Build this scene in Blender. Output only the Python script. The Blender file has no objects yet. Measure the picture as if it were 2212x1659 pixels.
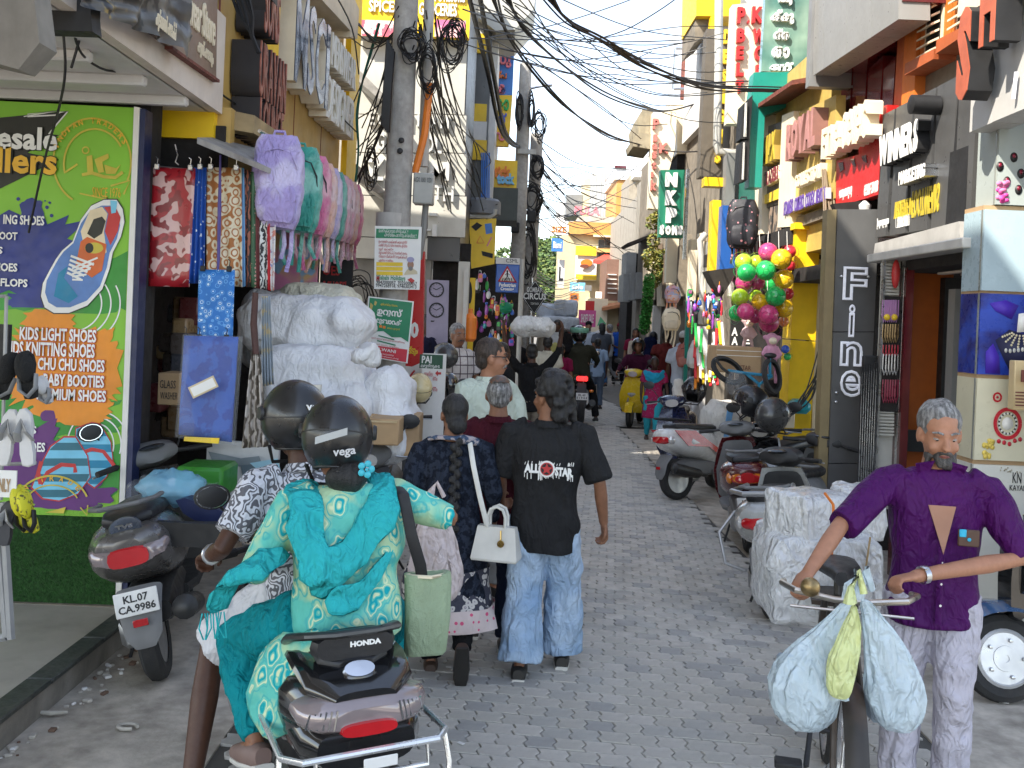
import bpy,math,random
from mathutils import Vector as V,Matrix as Mx,noise as NZ
R=math.radians
random.seed(11)
U=random.uniform
S=bpy.context.scene
COL=S.collection
sin,cos,pi=math.sin,math.cos,math.pi
# ---------------------------------------------------------------- camera, world, sun, exposure
RHO,FP,CX,HY,CH=R(2.4),2151.0,1106.0,690.0,2.0
cs_,sn_=cos(RHO),sin(RHO)
cd=bpy.data.cameras.new('camera');cam=bpy.data.objects.new('camera',cd);COL.objects.link(cam)
cd.sensor_width=36;cd.lens=FP/2212*36;cd.shift_y=-(829.5-HY)/2212
cd.clip_start=.05;cd.clip_end=2000
cam.matrix_world=Mx(((cs_,-sn_,0,0),(0,0,-1,0),(sn_,cs_,0,CH),(0,0,0,1)))
S.camera=cam
S.render.engine='CYCLES'
S.cycles.use_denoising=True
S.cycles.max_bounces=6;S.cycles.diffuse_bounces=4;S.cycles.transparent_max_bounces=8
S.view_settings.view_transform='Standard';S.view_settings.look='None'
S.view_settings.gamma=1;S.view_settings.use_curve_mapping=False
S.view_settings.exposure=2.15
AZ,EL=R(47),R(43)
w=bpy.data.worlds.new('World');S.world=w;w.use_nodes=True
wt=w.node_tree;bgn=wt.nodes['Background'];bgn.inputs[1].default_value=0.1
sky=wt.nodes.new('ShaderNodeTexSky');sky.sky_type='NISHITA';sky.sun_disc=False
sky.sun_elevation=EL;sky.sun_rotation=AZ+pi;sky.air_density=1.0;sky.dust_density=.5;sky.ozone_density=1.0
hz=wt.nodes.new('ShaderNodeHueSaturation');hz.inputs['Saturation'].default_value=.66;hz.inputs['Value'].default_value=1.0
wt.links.new(sky.outputs[0],hz.inputs['Color']);wt.links.new(hz.outputs[0],bgn.inputs[0])
sl=bpy.data.lights.new('sun','SUN');sl.energy=2.3;sl.angle=R(.5);sl.color=(1,.93,.82)
so=bpy.data.objects.new('sun',sl);COL.objects.link(so);so.location=(0,0,60)
so.rotation_euler=V((cos(EL)*sin(AZ),cos(EL)*cos(AZ),-sin(EL))).to_track_quat('-Z','Y').to_euler()

# ---------------------------------------------------------------- from the photograph's pixels (2212 wide) to places in the street
def ray(x,y):
    u=(x-CX)/FP;v=(HY-y)/FP
    return V((u*cs_-v*sn_,1,u*sn_+v*cs_))
def at(x,y,d): return V((0,0,CH))+ray(x,y)*d
def gnd(x,y,z=0):
    r=ray(x,y);return V((0,0,CH))+r*((z-CH)/r.z)
class PL:
    def __init__(s,p,ax):
        s.p=V(p);s.ax=V(ax).normalized();s.up=V((0,0,1));s.n=s.ax.cross(s.up)
    def pt(s,x,y,off=0):
        r=ray(x,y);t=(s.p-V((0,0,CH))).dot(s.n)/r.dot(s.n)
        return V((0,0,CH))+r*t+s.n*off
    def uv(s,x,y):
        q=s.pt(x,y)-s.p;return q.dot(s.ax),q.z
    def xy(s,u,z,off=0): return V((s.p.x,s.p.y,0))+s.ax*u+V((0,0,z+s.p.z))+s.n*off
def PF(d): return PL((0,d,0),(1,0,0))
def PR(X): return PL((X,0,0),(0,-1,0))
def PW(X): return PL((X,0,0),(0,1,0))
def PG(a,b): return PL((a[0],a[1],0),(b[0]-a[0],b[1]-a[1],0))

# ---------------------------------------------------------------- mesh builder
TXT={}
def text_geo(s,bold):
    k=(s,bold)
    if k not in TXT:
        c=bpy.data.curves.new('t','FONT');c.body=s;c.extrude=.5;c.offset=bold;c.resolution_u=2
        o=bpy.data.objects.new('t',c);m=bpy.data.meshes.new_from_object(o)
        vs=[v.co.copy() for v in m.vertices];fs=[tuple(p.vertices) for p in m.polygons]
        bpy.data.objects.remove(o);bpy.data.curves.remove(c);bpy.data.meshes.remove(m)
        x0=min(v.x for v in vs);x1=max(v.x for v in vs);y0=min(v.y for v in vs);y1=max(v.y for v in vs)
        TXT[k]=([V(((v.x-x0)/(x1-x0),(v.y-y0)/(y1-y0),v.z)) for v in vs],fs,(x1-x0)/(y1-y0))
    return TXT[k]
class MB:
    def __init__(s): s.v=[];s.f=[];s.m=[]
    def add(s,vs,fs,mi=0,xf=None):
        b=len(s.v)
        s.v+=[xf @ V(p) for p in vs] if xf else [V(p) for p in vs]
        s.f+=[tuple(b+i for i in f) for f in fs];s.m+=[mi]*len(fs);return s
    def box(s,c,d,mi=0,rz=0,xf=None):
        x,y,z=d[0]/2,d[1]/2,d[2]/2
        vs=[V(((i & 1)*2-1,(i >> 1 & 1)*2-1,(i >> 2)*2-1)) for i in range(8)]
        t=Mx.Translation(V(c)) @ Mx.Rotation(rz,4,'Z') @ Mx.Diagonal((x,y,z,1))
        return s.add(vs,[(0,2,3,1),(4,5,7,6),(0,1,5,4),(2,6,7,3),(0,4,6,2),(1,3,7,5)],mi,xf @ t if xf else t)
    def bbox(s,c,d,b=.01,mi=0,xf=None):
        x,y,z=d[0]/2,d[1]/2,d[2]/2;b=min(b,x*.9,y*.9,z*.9)
        def ring(zz,k): return [(x-k,y-b,zz),(x-b,y-k,zz),(-x+b,y-k,zz),(-x+k,y-b,zz),(-x+k,-y+b,zz),(-x+b,-y+k,zz),(x-b,-y+k,zz),(x-k,-y+b,zz)]
        t=Mx.Translation(V(c))
        return s.loft([ring(-z,b),ring(-z+b,0),ring(z-b,0),ring(z,b)],mi,True,xf @ t if xf else t)
    def loft(s,rings,mi=0,cap=True,xf=None,closed=True):
        n=len(rings[0]);vs=[p for r in rings for p in r];fs=[]
        for i in range(len(rings)-1):
            for j in range(n if closed else n-1):
                k=(j+1) % n;fs.append((i*n+j,i*n+k,(i+1)*n+k,(i+1)*n+j))
        if cap and closed: fs+=[tuple(range(n))[::-1],tuple((len(rings)-1)*n+j for j in range(n))]
        return s.add(vs,fs,mi,xf)
    def tube(s,pts,rad,n=8,mi=0,cap=True,side=None,ex=2.0,xf=None):
        pts=[V(p) for p in pts];L=len(pts);rings=[];sd=V(side) if side else None
        for i,p in enumerate(pts):
            t=(pts[min(i+1,L-1)]-pts[max(i-1,0)])
            t=t.normalized() if t.length > 1e-9 else V((0,0,1))
            if sd is None: sd=V((1,0,0)) if abs(t.x) < .8 else V((0,1,0))
            a=sd-t*sd.dot(t)
            if a.length < 1e-4: a=t.orthogonal()
            a.normalize();b=t.cross(a)
            if not side: sd=a
            r=rad[i] if isinstance(rad,(list,tuple)) else rad
            rx,ry=r if isinstance(r,(list,tuple)) else (r,r)
            ring=[]
            for k in range(n):
                q=2*pi*k/n;c,d=cos(q),sin(q)
                if ex != 2: c=math.copysign(abs(c) ** (2/ex),c);d=math.copysign(abs(d) ** (2/ex),d)
                ring.append(p+a*(rx*c)+b*(ry*d))
            rings.append(ring)
        return s.loft(rings,mi,cap,xf)
    def ell(s,c,r,mi=0,n=12,m=8,xf=None):
        if not isinstance(r,(list,tuple)): r=(r,r,r)
        c=V(c);vs=[c+V((0,0,r[2]))];fs=[]
        for i in range(1,m):
            a=pi*i/m
            vs+=[c+V((r[0]*sin(a)*cos(2*pi*j/n),r[1]*sin(a)*sin(2*pi*j/n),r[2]*cos(a))) for j in range(n)]
        vs.append(c-V((0,0,r[2])));e=len(vs)-1
        for j in range(n):
            k=(j+1) % n;fs.append((0,1+j,1+k));fs.append((e,e-n+k,e-n+j))
            for i in range(m-2): fs.append((1+i*n+j,1+(i+1)*n+j,1+(i+1)*n+k,1+i*n+k))
        return s.add(vs,fs,mi,xf)
    def lathe(s,prof,n=16,mi=0,xf=None,cap=True):
        return s.loft([[(r*cos(2*pi*k/n),r*sin(2*pi*k/n),z) for k in range(n)] for r,z in prof],mi,cap,xf)
    def prism(s,pts,h,mi=0,xf=None):
        n=len(pts);a=sum(pts[i][0]*pts[(i+1) % n][1]-pts[(i+1) % n][0]*pts[i][1] for i in range(n))
        if a < 0: pts=pts[::-1]
        vs=[(p[0],p[1],0) for p in pts]+[(p[0],p[1],-h) for p in pts]
        fs=[tuple(range(n)),tuple(range(2*n-1,n-1,-1))]+[(i,n+i,n+(i+1) % n,(i+1) % n) for i in range(n)]
        return s.add(vs,fs,mi,xf)
    def slab(s,pl,px,th,mi=0,off=0):
        u=[pl.uv(*p) for p in px]
        return s.prism(u,th,mi,s.pm(pl,off))
    def pm(s,pl,off=0):
        o=V((pl.p.x,pl.p.y,pl.p.z))+pl.n*off
        return Mx(((pl.ax.x,0,pl.n.x,o.x),(pl.ax.y,0,pl.n.y,o.y),(0,1,0,o.z),(0,0,0,1)))
    def rect(s,pl,x0,y0,x1,y1,th,mi=0,off=0):
        a=pl.uv(x0,y0);b=pl.uv(x1,y1)
        return s.prism([(a[0],b[1]),(b[0],b[1]),(b[0],a[1]),(a[0],a[1])],th,mi,s.pm(pl,off))
    def txt(s,st,o,ax,up,w,h,ext=.01,mi=0,bold=.0,keep=False):
        vs,fs,asp=text_geo(st,bold);o=V(o);ax=V(ax).normalized();up=V(up).normalized();n=ax.cross(up)
        if keep:
            if h*asp < w: o=o+ax*(w-h*asp)/2;w=h*asp
            else: o=o+up*(h-w/asp)/2;h=w/asp
        return s.add([o+ax*(p.x*w)+up*(p.y*h)+n*((p.z+.5)*ext) for p in vs],fs,mi)
    def ptxt(s,st,pl,x0,y0,x1,y1,ext=.01,mi=0,bold=.0,off=.002,keep=False):
        a=pl.uv(x0,y1);b=pl.uv(x1,y0)
        return s.txt(st,pl.xy(a[0],a[1]-pl.p.z,off),pl.ax,pl.up,b[0]-a[0],b[1]-a[1],ext,mi,bold,keep)
    def grid(s,fn,nu,nv,mi=0,xf=None):
        vs=[fn(i/nu,j/nv) for j in range(nv+1) for i in range(nu+1)]
        fs=[(j*(nu+1)+i,j*(nu+1)+i+1,(j+1)*(nu+1)+i+1,(j+1)*(nu+1)+i) for j in range(nv) for i in range(nu)]
        return s.add(vs,fs,mi,xf)
    def join(s,o,xf=None,mi=None):
        b=len(s.v);s.v+=[xf @ p for p in o.v] if xf else list(o.v)
        s.f+=[tuple(b+i for i in f) for f in o.f];s.m+=o.m if mi is None else [mi]*len(o.f);return s

WM={}
def setp(o,label=None,cat=None,group=None,kind=None):
    if label: o['label']=label
    if cat: o['category']=cat
    if group: o['group']=group
    if kind: o['kind']=kind
def T(name,label,cat,loc,rz=0,group=None,xf=None):
    o=bpy.data.objects.new(name,None);COL.objects.link(o);o.empty_display_size=.1
    m=Mx.Translation(V(loc)) @ Mx.Rotation(rz,4,'Z')
    if xf: m=m @ xf
    o.matrix_world=m;WM[o]=m;setp(o,label,cat,group);return o
def O(name,mb,mats,parent=None,label=None,cat=None,group=None,kind=None,W=0,sharp=38,vox=0,sm=0,disp=0,dsz=.08,sub=0,crump=0):
    me=bpy.data.meshes.new(name);vs=mb.v;off=None
    if parent and W:
        inv=WM[parent].inverted();vs=[inv @ p for p in vs]
    elif not parent and vs:
        lo=[min(p[i] for p in vs) for i in range(3)];hi=[max(p[i] for p in vs) for i in range(3)]
        off=V(((lo[0]+hi[0])/2,(lo[1]+hi[1])/2,lo[2]));vs=[p-off for p in vs]
    me.from_pydata([tuple(p) for p in vs],[],mb.f)
    if not isinstance(mats,(list,tuple)): mats=[mats]
    for m in mats: me.materials.append(m)
    if len(mats) > 1: me.polygons.foreach_set('material_index',mb.m)
    me.polygons.foreach_set('use_smooth',[True]*len(me.polygons))
    if not vox and sharp < 180: me.set_sharp_from_angle(angle=R(sharp))
    o=bpy.data.objects.new(name,me);COL.objects.link(o)
    if parent: o.parent=parent
    elif off is not None: o.location=off
    WM[o]=(WM[parent] if parent else (Mx.Translation(off) if off is not None else Mx.Identity(4)))
    if vox:
        r=o.modifiers.new('r','REMESH');r.mode='VOXEL';r.voxel_size=vox;r.use_smooth_shade=True
        if sm: q=o.modifiers.new('s','SMOOTH');q.iterations=sm;q.factor=.5
    if sub: q=o.modifiers.new('u','SUBSURF');q.levels=sub;q.render_levels=sub
    if disp:
        q=o.modifiers.new('d','DISPLACE');q.texture=dtex(dsz,crump);q.strength=disp;q.mid_level=.22 if crump==1 else .5;q.texture_coords='LOCAL'
    setp(o,label,cat,group,kind);return o
DT={}
def dtex(sz,crump=0):
    k=(sz,crump)
    if k not in DT:
        if crump==2: t=bpy.data.textures.new('soft','CLOUDS');t.noise_scale=sz
        elif crump: t=bpy.data.textures.new('crumple','VORONOI');t.noise_scale=sz;t.distance_metric='DISTANCE';t.weight_1=-1;t.weight_2=1;t.noise_intensity=1.2
        else: t=bpy.data.textures.new('folds','WOOD');t.wood_type='BANDNOISE';t.noise_type='SOFT_NOISE';t.noise_basis_2='SIN';t.noise_scale=sz*2.2;t.turbulence=9;t.noise_basis='IMPROVED_PERLIN'
        DT[k]=t
    return DT[k]
def dup(o,parent=None,loc=None,rz=None):
    c=o.copy();COL.objects.link(c)
    if parent: c.parent=parent
    if loc is not None: c.location=loc
    if rz is not None: c.rotation_euler=(0,0,rz)
    return c
def dup_tree(o,loc,rz=0,label=None,group=None):
    c=dup(o,None,loc,rz)
    if label: c['label']=label
    if group: c['group']=group
    for k in [q for q in COL.objects if q.parent==o]:
        e=dup(k,c)
        for g in [q for q in COL.objects if q.parent==k]: dup(g,e)
    return c

# ---------------------------------------------------------------- materials
def nd(t,ty,pr=None,ins=None):
    n=t.nodes.new(ty)
    for k,v in (pr or {}).items(): setattr(n,k,v)
    for k,v in (ins or {}).items():
        if hasattr(v,'is_output'): t.links.new(v,n.inputs[k])
        else: n.inputs[k].default_value=v
    return n
def c4(c): return (c[0],c[1],c[2],1)
def mixc(t,f,a,b,bt='MIX'):
    n=nd(t,'ShaderNodeMix',{'data_type': 'RGBA','blend_type': bt})
    for i,v in ((0,f),(6,a),(7,b)):
        if hasattr(v,'is_output'): t.links.new(v,n.inputs[i])
        else: n.inputs[i].default_value=v if i==0 else c4(v)
    return n.outputs[2]
def thr(t,v,a,b,o0=0.,o1=1.):
    return nd(t,'ShaderNodeMapRange',None,{0: v,1: a,2: b,3: o0,4: o1}).outputs[0]
def mth(t,op,a,b=0.):
    return nd(t,'ShaderNodeMath',{'operation': op},{0: a,1: b}).outputs[0]
def noi(t,vec,sc,det=4,ro=.55,dis=0): return nd(t,'ShaderNodeTexNoise',None,{'Vector': vec,'Scale': sc,'Detail': det,'Roughness': ro,'Distortion': dis}).outputs[0]
def mapv(t,vec,sc=(1,1,1),rot=(0,0,0)): return nd(t,'ShaderNodeMapping',None,{'Vector': vec,'Scale': sc,'Rotation': rot}).outputs[0]
MC={}
def mat(name,col,rough=.6,metal=0,var=.12,sc=6,bump=0,bsc=60,dirt=0,coat=0,emit=0,trans=0,alpha=1,fn=None,dcol=(.06,.045,.03),folds=0,sheen=0,spec=.5):
    if name in MC: return MC[name]
    m=bpy.data.materials.new(name);m.use_nodes=True;t=m.node_tree;b=t.nodes['Principled BSDF']
    ob=nd(t,'ShaderNodeTexCoord').outputs['Object']
    c=fn(t,ob) if fn else None
    n1=noi(t,ob,sc)
    f=thr(t,n1,.3,.7,1-var,1+var)
    base=c if c is not None else nd(t,'ShaderNodeRGB').outputs[0]
    if c is None: base.default_value=c4(col)
    mul=nd(t,'ShaderNodeVectorMath',{'operation': 'SCALE'},{0: base,3: f}).outputs[0]
    if dirt:
        d=mth(t,'MULTIPLY',thr(t,noi(t,mapv(t,ob,(1,1,.35)),2.6,8,.65),.48,.72),dirt)
        mul=mixc(t,d,mul,dcol)
    t.links.new(mul,b.inputs['Base Color'])
    b.inputs['Metallic'].default_value=metal;b.inputs['Specular IOR Level'].default_value=spec
    t.links.new(thr(t,noi(t,ob,sc*3),.3,.7,max(.02,rough-.09),min(1,rough+.09)),b.inputs['Roughness'])
    if coat: b.inputs['Coat Weight'].default_value=coat;b.inputs['Coat Roughness'].default_value=.08
    if sheen: b.inputs['Sheen Weight'].default_value=sheen
    if emit: t.links.new(mul,b.inputs['Emission Color']);b.inputs['Emission Strength'].default_value=emit
    if trans: b.inputs['Transmission Weight'].default_value=trans
    if alpha < 1: b.inputs['Alpha'].default_value=alpha
    if bump or folds:
        h=noi(t,ob,bsc,6,.6) if bump else None
        if folds:
            def rdg(sc_,st,ro): return mth(t,'ABSOLUTE',mth(t,'SUBTRACT',noi(t,mapv(t,ob,st,ro),sc_,2,.5,.8),.5))
            fo=mth(t,'ADD',mth(t,'MULTIPLY',rdg(9,(1,1,.45),(.4,.3,0)),-2.2),mth(t,'MULTIPLY',rdg(21,(1,1,.6),(-.5,.4,.3)),-1.))
            h=fo if h is None else mth(t,'ADD',mth(t,'MULTIPLY',h,.25),fo)
        bp=nd(t,'ShaderNodeBump',None,{'Strength': max(bump,folds),'Distance': .035 if folds else .006,'Height': h})
        t.links.new(bp.outputs[0],b.inputs['Normal'])
    MC[name]=m;return m
def cells(base,bands,sc,rand=1.0,dist=0,stretch=(1,1,1),base2=None,sc2=3,feat='F1'):
    def fn(t,ob):
        v=mapv(t,ob,stretch)
        if dist:
            w_=nd(t,'ShaderNodeTexNoise',None,{'Vector': v,'Scale': sc*.9,'Detail': 2}).outputs[1]
            v=nd(t,'ShaderNodeVectorMath',{'operation': 'ADD'},{0: v,1: nd(t,'ShaderNodeVectorMath',{'operation': 'SCALE'},{0: w_,3: dist/sc}).outputs[0]}).outputs[0]
        vo=nd(t,'ShaderNodeTexVoronoi',{'feature': feat},{'Vector': v,'Scale': sc,'Randomness': rand}).outputs[0]
        c=mixc(t,thr(t,noi(t,ob,sc2,2),.44,.56),base,base2) if base2 else mixc(t,0.,base,base)
        for a,b_,k in bands:
            f=mth(t,'MULTIPLY',thr(t,vo,a-.015,a+.015),thr(t,vo,b_+.015,b_-.015)) if a > 0 else thr(t,vo,b_+.015,b_-.015)
            c=mixc(t,f,c,k)
        return c
    return fn
def waves(a,b,sc,dist=6,lo=.45,hi=.55,rot=(0,0,0),det=2,dsc=1.5):
    def fn(t,ob):
        wv=nd(t,'ShaderNodeTexWave',None,{'Vector': mapv(t,ob,(1,1,1),rot),'Scale': sc,'Distortion': dist,'Detail': det,'Detail Scale': dsc}).outputs[1]
        return mixc(t,thr(t,wv,lo,hi),a,b)
    return fn
def blot(a,b,sc,lo=.48,hi=.52,c=None,det=3):
    def fn(t,ob):
        n=noi(t,ob,sc,det);r=mixc(t,thr(t,n,lo,hi),a,b)
        if c: r=mixc(t,thr(t,noi(t,ob,sc*1.7,det),.55,.58),r,c)
        return r
    return fn
def plaid(base,ln,sc,wd=.12):
    def fn(t,ob):
        sx=nd(t,'ShaderNodeSeparateXYZ',None,{0: mapv(t,ob,(sc,sc,sc))});r=base
        for i in (0,2):
            fr=mth(t,'FRACT',sx.outputs[i]);r=mixc(t,thr(t,fr,wd+.02,wd),r,ln)
        return r
    return fn
# ---------------------------------------------------------------- materials of the street
conc=mat('concrete',(.45,.405,.34),.9,var=.25,sc=9,bump=.7,bsc=45,dirt=.5)
joint=mat('joint_sand',(.1,.095,.085),.95,bump=.4)
pavm=[mat('paver_%d' % i,c,.8,var=.13,sc=14,bump=.35,bsc=160,dirt=.4,dcol=(.2,.18,.15)) for i,c in enumerate(((.46,.435,.385),(.49,.46,.41),(.42,.405,.37),(.51,.48,.43),(.36,.35,.33)))]
pavstuff=mat('paver_far',(.225,.223,.218),.8,var=.25,sc=3,bump=.3,bsc=120,dirt=.25)
tile=mat('tile_beige',(.42,.38,.33),.45,var=.08,sc=3,dirt=.3)
purple_t=mat('tile_purple',(.09,.05,.06),.5,var=.15)
granite=mat('kerb_granite',(.045,.05,.045),.55,var=.3,sc=20,dirt=.3,dcol=(.15,.13,.1))
turfm=mat('turf',(.018,.07,.012),.95,var=.6,sc=60,bump=1,bsc=300)
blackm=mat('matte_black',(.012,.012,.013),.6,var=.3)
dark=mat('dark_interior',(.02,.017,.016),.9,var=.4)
whitep=mat('white_paint',(.74,.72,.68),.6,var=.06,dirt=.15)
soffm=mat('soffit_paint',(.62,.6,.58),.7,var=.05,dirt=.1)
cream=mat('cream_paint',(.7,.6,.44),.6,var=.08,dirt=.25)
fasc=mat('fascia_paint',(.66,.58,.5),.65,var=.06,dirt=.2)
yellow=mat('yellow_panel',(.84,.54,.01),.42,var=.07,dirt=.12)
mustard=mat('mustard_cladding',(.48,.31,.09),.45,var=.2,sc=2.5,dirt=.4,dcol=(.5,.44,.33))
brownp=mat('brown_board',(.2,.13,.09),.4,var=.25,sc=4)
greyp=mat('grey_cladding',(.2,.2,.195),.42,var=.1,sc=3,dirt=.2)
dgrey=mat('dark_grey_cladding',(.075,.075,.075),.35,var=.12,sc=3,dirt=.15,dcol=(.15,.14,.12))
ltgrey=mat('light_grey_cladding',(.5,.49,.44),.5,var=.06,dirt=.15)
navy=mat('navy_paint',(.012,.02,.075),.45)
redp=mat('red_panel',(.55,.02,.02),.35,var=.08,dirt=.1)
maroon=mat('maroon_gloss',(.1,.012,.014),.16,var=.2,coat=.6)
green_p=mat('green_panel',(.012,.17,.095),.4,var=.08)
teal=mat('teal_panel',(.015,.26,.2),.35,var=.06)
bluep=mat('blue_panel',(.02,.1,.36),.4,var=.08)
orange=mat('orange_paint',(.62,.16,.02),.5,var=.08,dirt=.12)
burnt=mat('burnt_orange',(.42,.1,.03),.55,var=.1,dirt=.15)
rust=mat('rusty_steel',(.16,.045,.03),.7,var=.4,sc=20)
woodm=mat('weathered_wood',(.2,.17,.13),.85,var=.35,sc=5,bump=.5,bsc=20,dirt=.4)
steel=mat('steel',(.55,.55,.56),.3,1,var=.1)
chrome=mat('chrome',(.75,.75,.76),.12,1,var=.05)
tin=mat('tin_sheet',(.3,.29,.27),.55,.4,var=.3,sc=8,dirt=.5)
glassd=mat('dark_glass',(.03,.035,.04),.08,var=.1,coat=.5)
lwhite=mat('letter_white',(.8,.79,.75),.45,var=.03)
lcream=mat('letter_cream',(.78,.68,.5),.4,var=.05)
lred=mat('letter_red',(.5,.03,.03),.45)
lyel=mat('letter_yellow',(.8,.55,.03),.45)
lblk=mat('letter_black',(.015,.015,.016),.5)
lgreen=mat('letter_green',(.02,.22,.1),.45)
lorg=mat('letter_orange',(.75,.2,.02),.45)
lpink=mat('letter_pink',(.72,.2,.25),.45)
lblue=mat('letter_blue',(.05,.2,.6),.45)
kraft=mat('cardboard',(.42,.28,.15),.8,var=.1,bump=.2)
pvc=mat('pvc_pipe',(.5,.49,.45),.45,var=.1,dirt=.4)
bluew=mat('sky_blue',(.2,.5,.75),.5)
cable=mat('cable_black',(.012,.012,.013),.5)
polem=mat('pole_concrete',(.38,.365,.34),.9,var=.18,sc=14,bump=.6,bsc=70,dirt=.35)

# ---------------------------------------------------------------- ground, road, pavers, kerb
def sheet(name,pts,z,m,th=.05,**k):
    mb=MB();mb.prism([(p[0],p[1]) for p in pts],th,0,Mx.Translation((0,0,z)));return O(name,mb,m,kind='structure',**k)
sheet('ground',[(-400,-60),(400,-60),(400,700),(-400,700)],-.03,mat('ground_soil',(.2,.18,.15),.95,var=.2),.5)
sheet('pavement',[(-2.16,-3),(-1.25,-3),(-1.25,19),(-2.6,19)],.012,conc)
sheet('pavement',[(2.15,-3),(5.5,-3),(5.5,19),(2.15,19)],.012,conc)
road=sheet('road',[(-1.25,-3),(2.15,-3),(2.15,19.4),(-1.25,19.4)],0,joint)
LB=[(-2.4,19.4),(2.7,19.4),(2.4,34),(1.0,60),(-7,60),(-3.5,34)]
roadf=sheet('road',LB,.0,joint)
sheet('road',[(-7,60),(1,60),(-4,110),(-14,110)],.006,conc)
L_,W_=.138,.124
def paver_geo(l,wd,z0=0.,h=.016):
    a=.009;q=[(l/2+a,-wd/2),(l/2-a,-wd/6),(l/2+a,wd/6),(l/2-a,wd/2)]
    o=q+[(-l/2-a,wd/2),(-l/2+a,wd/6),(-l/2-a,-wd/6),(-l/2+a,-wd/2)]
    k=.945
    return [[(x,y,z0) for x,y in o],[(x,y,z0+h-.004) for x,y in o],[(x*k,y*k,z0+h) for x,y in o]]
def inside(p,poly):
    r=False;n=len(poly)
    for i in range(n):
        a,b=poly[i],poly[(i+1) % n]
        if (a[1] > p[1]) != (b[1] > p[1]) and p[0] < (b[0]-a[0])*(p[1]-a[1])/(b[1]-a[1])+a[0]: r=not r
    return r
def lay(poly,ang,y0,y1,x0,x1,l,wd):
    e1=V((cos(ang),sin(ang),0));e2=V((-sin(ang),cos(ang),0));c=V(((x0+x1)/2,y0,0));out=[]
    for j in range(-12,int((y1-y0)/wd)+14):
        for i in range(-int((x1-x0)/l),int((x1-x0)/l)+1):
            p=c+e1*((i+(j % 2)*.5)*l)+e2*(j*wd)
            if inside((p.x,p.y),poly): out.append(p)
    return out
near=lay([(-1.2,2.3),(2.1,2.3),(2.1,19.3),(-1.2,19.3)],R(-6),2.3,19.3,-1.6,2.5,L_,W_)
def infr(p):
    q=p-V((0,0,CH));u=CX+(q.x*cs_+q.z*sn_)/q.y*FP;v=HY-(q.z*cs_-q.x*sn_)/q.y*FP
    return 0 < u < 2212 and 0 < v < 1659
vis=sorted([p for p in near if infr(p)],key=lambda p: p.y+abs(p.x-.7)*.4)
pick=set(id(p) for p in vis[:300])
pms=[]
for m in pavm:
    mb=MB();mb.loft(paver_geo(L_-.006,W_-.006));me=bpy.data.meshes.new('paver');me.from_pydata([tuple(v) for v in mb.v],[],mb.f);me.materials.append(m);pms.append(me)
stuff=MB()
for p in near:
    tl=Mx.Rotation(R(-6)+U(-.012,.012),4,'Z') @ Mx.Rotation(U(-.012,.012),4,'X') @ Mx.Rotation(U(-.01,.01),4,'Y')
    z=U(-.003,.002);k=random.choice((0,0,0,1,1,1,2,2,3,4))
    if id(p) in pick:
        o=bpy.data.objects.new('paver',pms[k]);COL.objects.link(o);o.parent=road;o.location=p+V((0,0,z))-road.location;o.rotation_euler=tl.to_euler()
    else: stuff.loft(paver_geo(L_-.006,W_-.006),k,True,Mx.Translation(p+V((0,0,z))) @ tl)
O('paver',stuff,pavm,road,kind='stuff',W=1)
farp=MB();fp_=[p for p in lay(LB[:3]+[LB[5]],R(90+9),19.4,36,-5,9,.2,.115)]+[p for p in lay(LB[:3]+[LB[5]],R(99),19.4,36,-14,-5,.2,.115)]
seen_=set()
for p in fp_:
    q=(round(p.x,2),round(p.y,2))
    if q in seen_ or p.y < 19.55: continue
    seen_.add(q);farp.loft(paver_geo(.193,.108),random.choice((0,0,1,1,2,3)),True,Mx.Translation(p+V((0,0,U(-.002,.002)))) @ Mx.Rotation(R(99),4,'Z'))
O('paver',farp,pavm,roadf,kind='stuff',W=1)
# header course where the two bonds meet
hd=MB()
for i in range(22): hd.loft(paver_geo(.2,.1),i % 4,True,Mx.Translation((-1.9+i*.206,19.42+.02*sin(i),.004)))
O('header_course',hd,pavm,road,kind='stuff',W=1)

# left shop floor, kerb, litter
FL=sheet('floor',[(-6,1.0),(-2.27,1.0),(-2.27,6.05),(-6,6.05)],.15,tile,.2)
sheet('floor',[(-6,6.05),(-2.27,6.05),(-2.1,12.6),(-6,12.6)],.13,conc,.2)
mb=MB();a=gnd(0,1475,.15)
mb.prism([(-3.4,4.58),(-2.52,4.58),(-2.52,4.95),(-3.4,4.95)],.01,0,Mx.Translation((0,0,.154)));O('floor_tile',mb,purple_t,FL,W=1)
kb=sheet('kerb',[(-2.268,1.0),(-2.13,1.0),(-2.19,7.0),(-2.268,7.0)],.148,mat('kerb_base',(.24,.22,.19),.9,var=.25,bump=.6,dirt=.5),.2)
for i in range(9):
    mb=MB();mb.bbox((-2.208,1.4+i*.62,.158),(.125,.612,.028),.006);O('kerb_tile',mb,granite,kb,W=1)
mb=MB()
for i in range(90):
    y=U(3.4,5.8);x=-2.13+abs(random.gauss(0,.07));s=U(.006,.022)
    mb.bbox((x,y,.012+s*.4),(s*U(.8,2.4),s*U(.8,2),s*.8),s*.2,random.choice((0,0,1,2)),Mx.Translation((x,y,0)) @ Mx.Rotation(U(0,6),4,'Z') @ Mx.Translation((-x,-y,0)))
for i in range(60):
    y=U(4,16);x=U(-1.1,2.9);s=U(.006,.02)
    mb.bbox((x,y,.02),(s*2,s,.003),.001,random.choice((0,1)),Mx.Translation((x,y,0)) @ Mx.Rotation(U(0,6),4,'Z') @ Mx.Translation((-x,-y,0)))
O('litter',mb,[mat('litter_pale',(.5,.46,.4),.8),mat('litter_white',(.75,.73,.7),.7),mat('litter_brown',(.16,.1,.07),.9)],kind='stuff')
def single(name,mb,m,label,cat,group=None,**k): return O(name,mb,m,label=label,cat=cat,group=group,**k)
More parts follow.
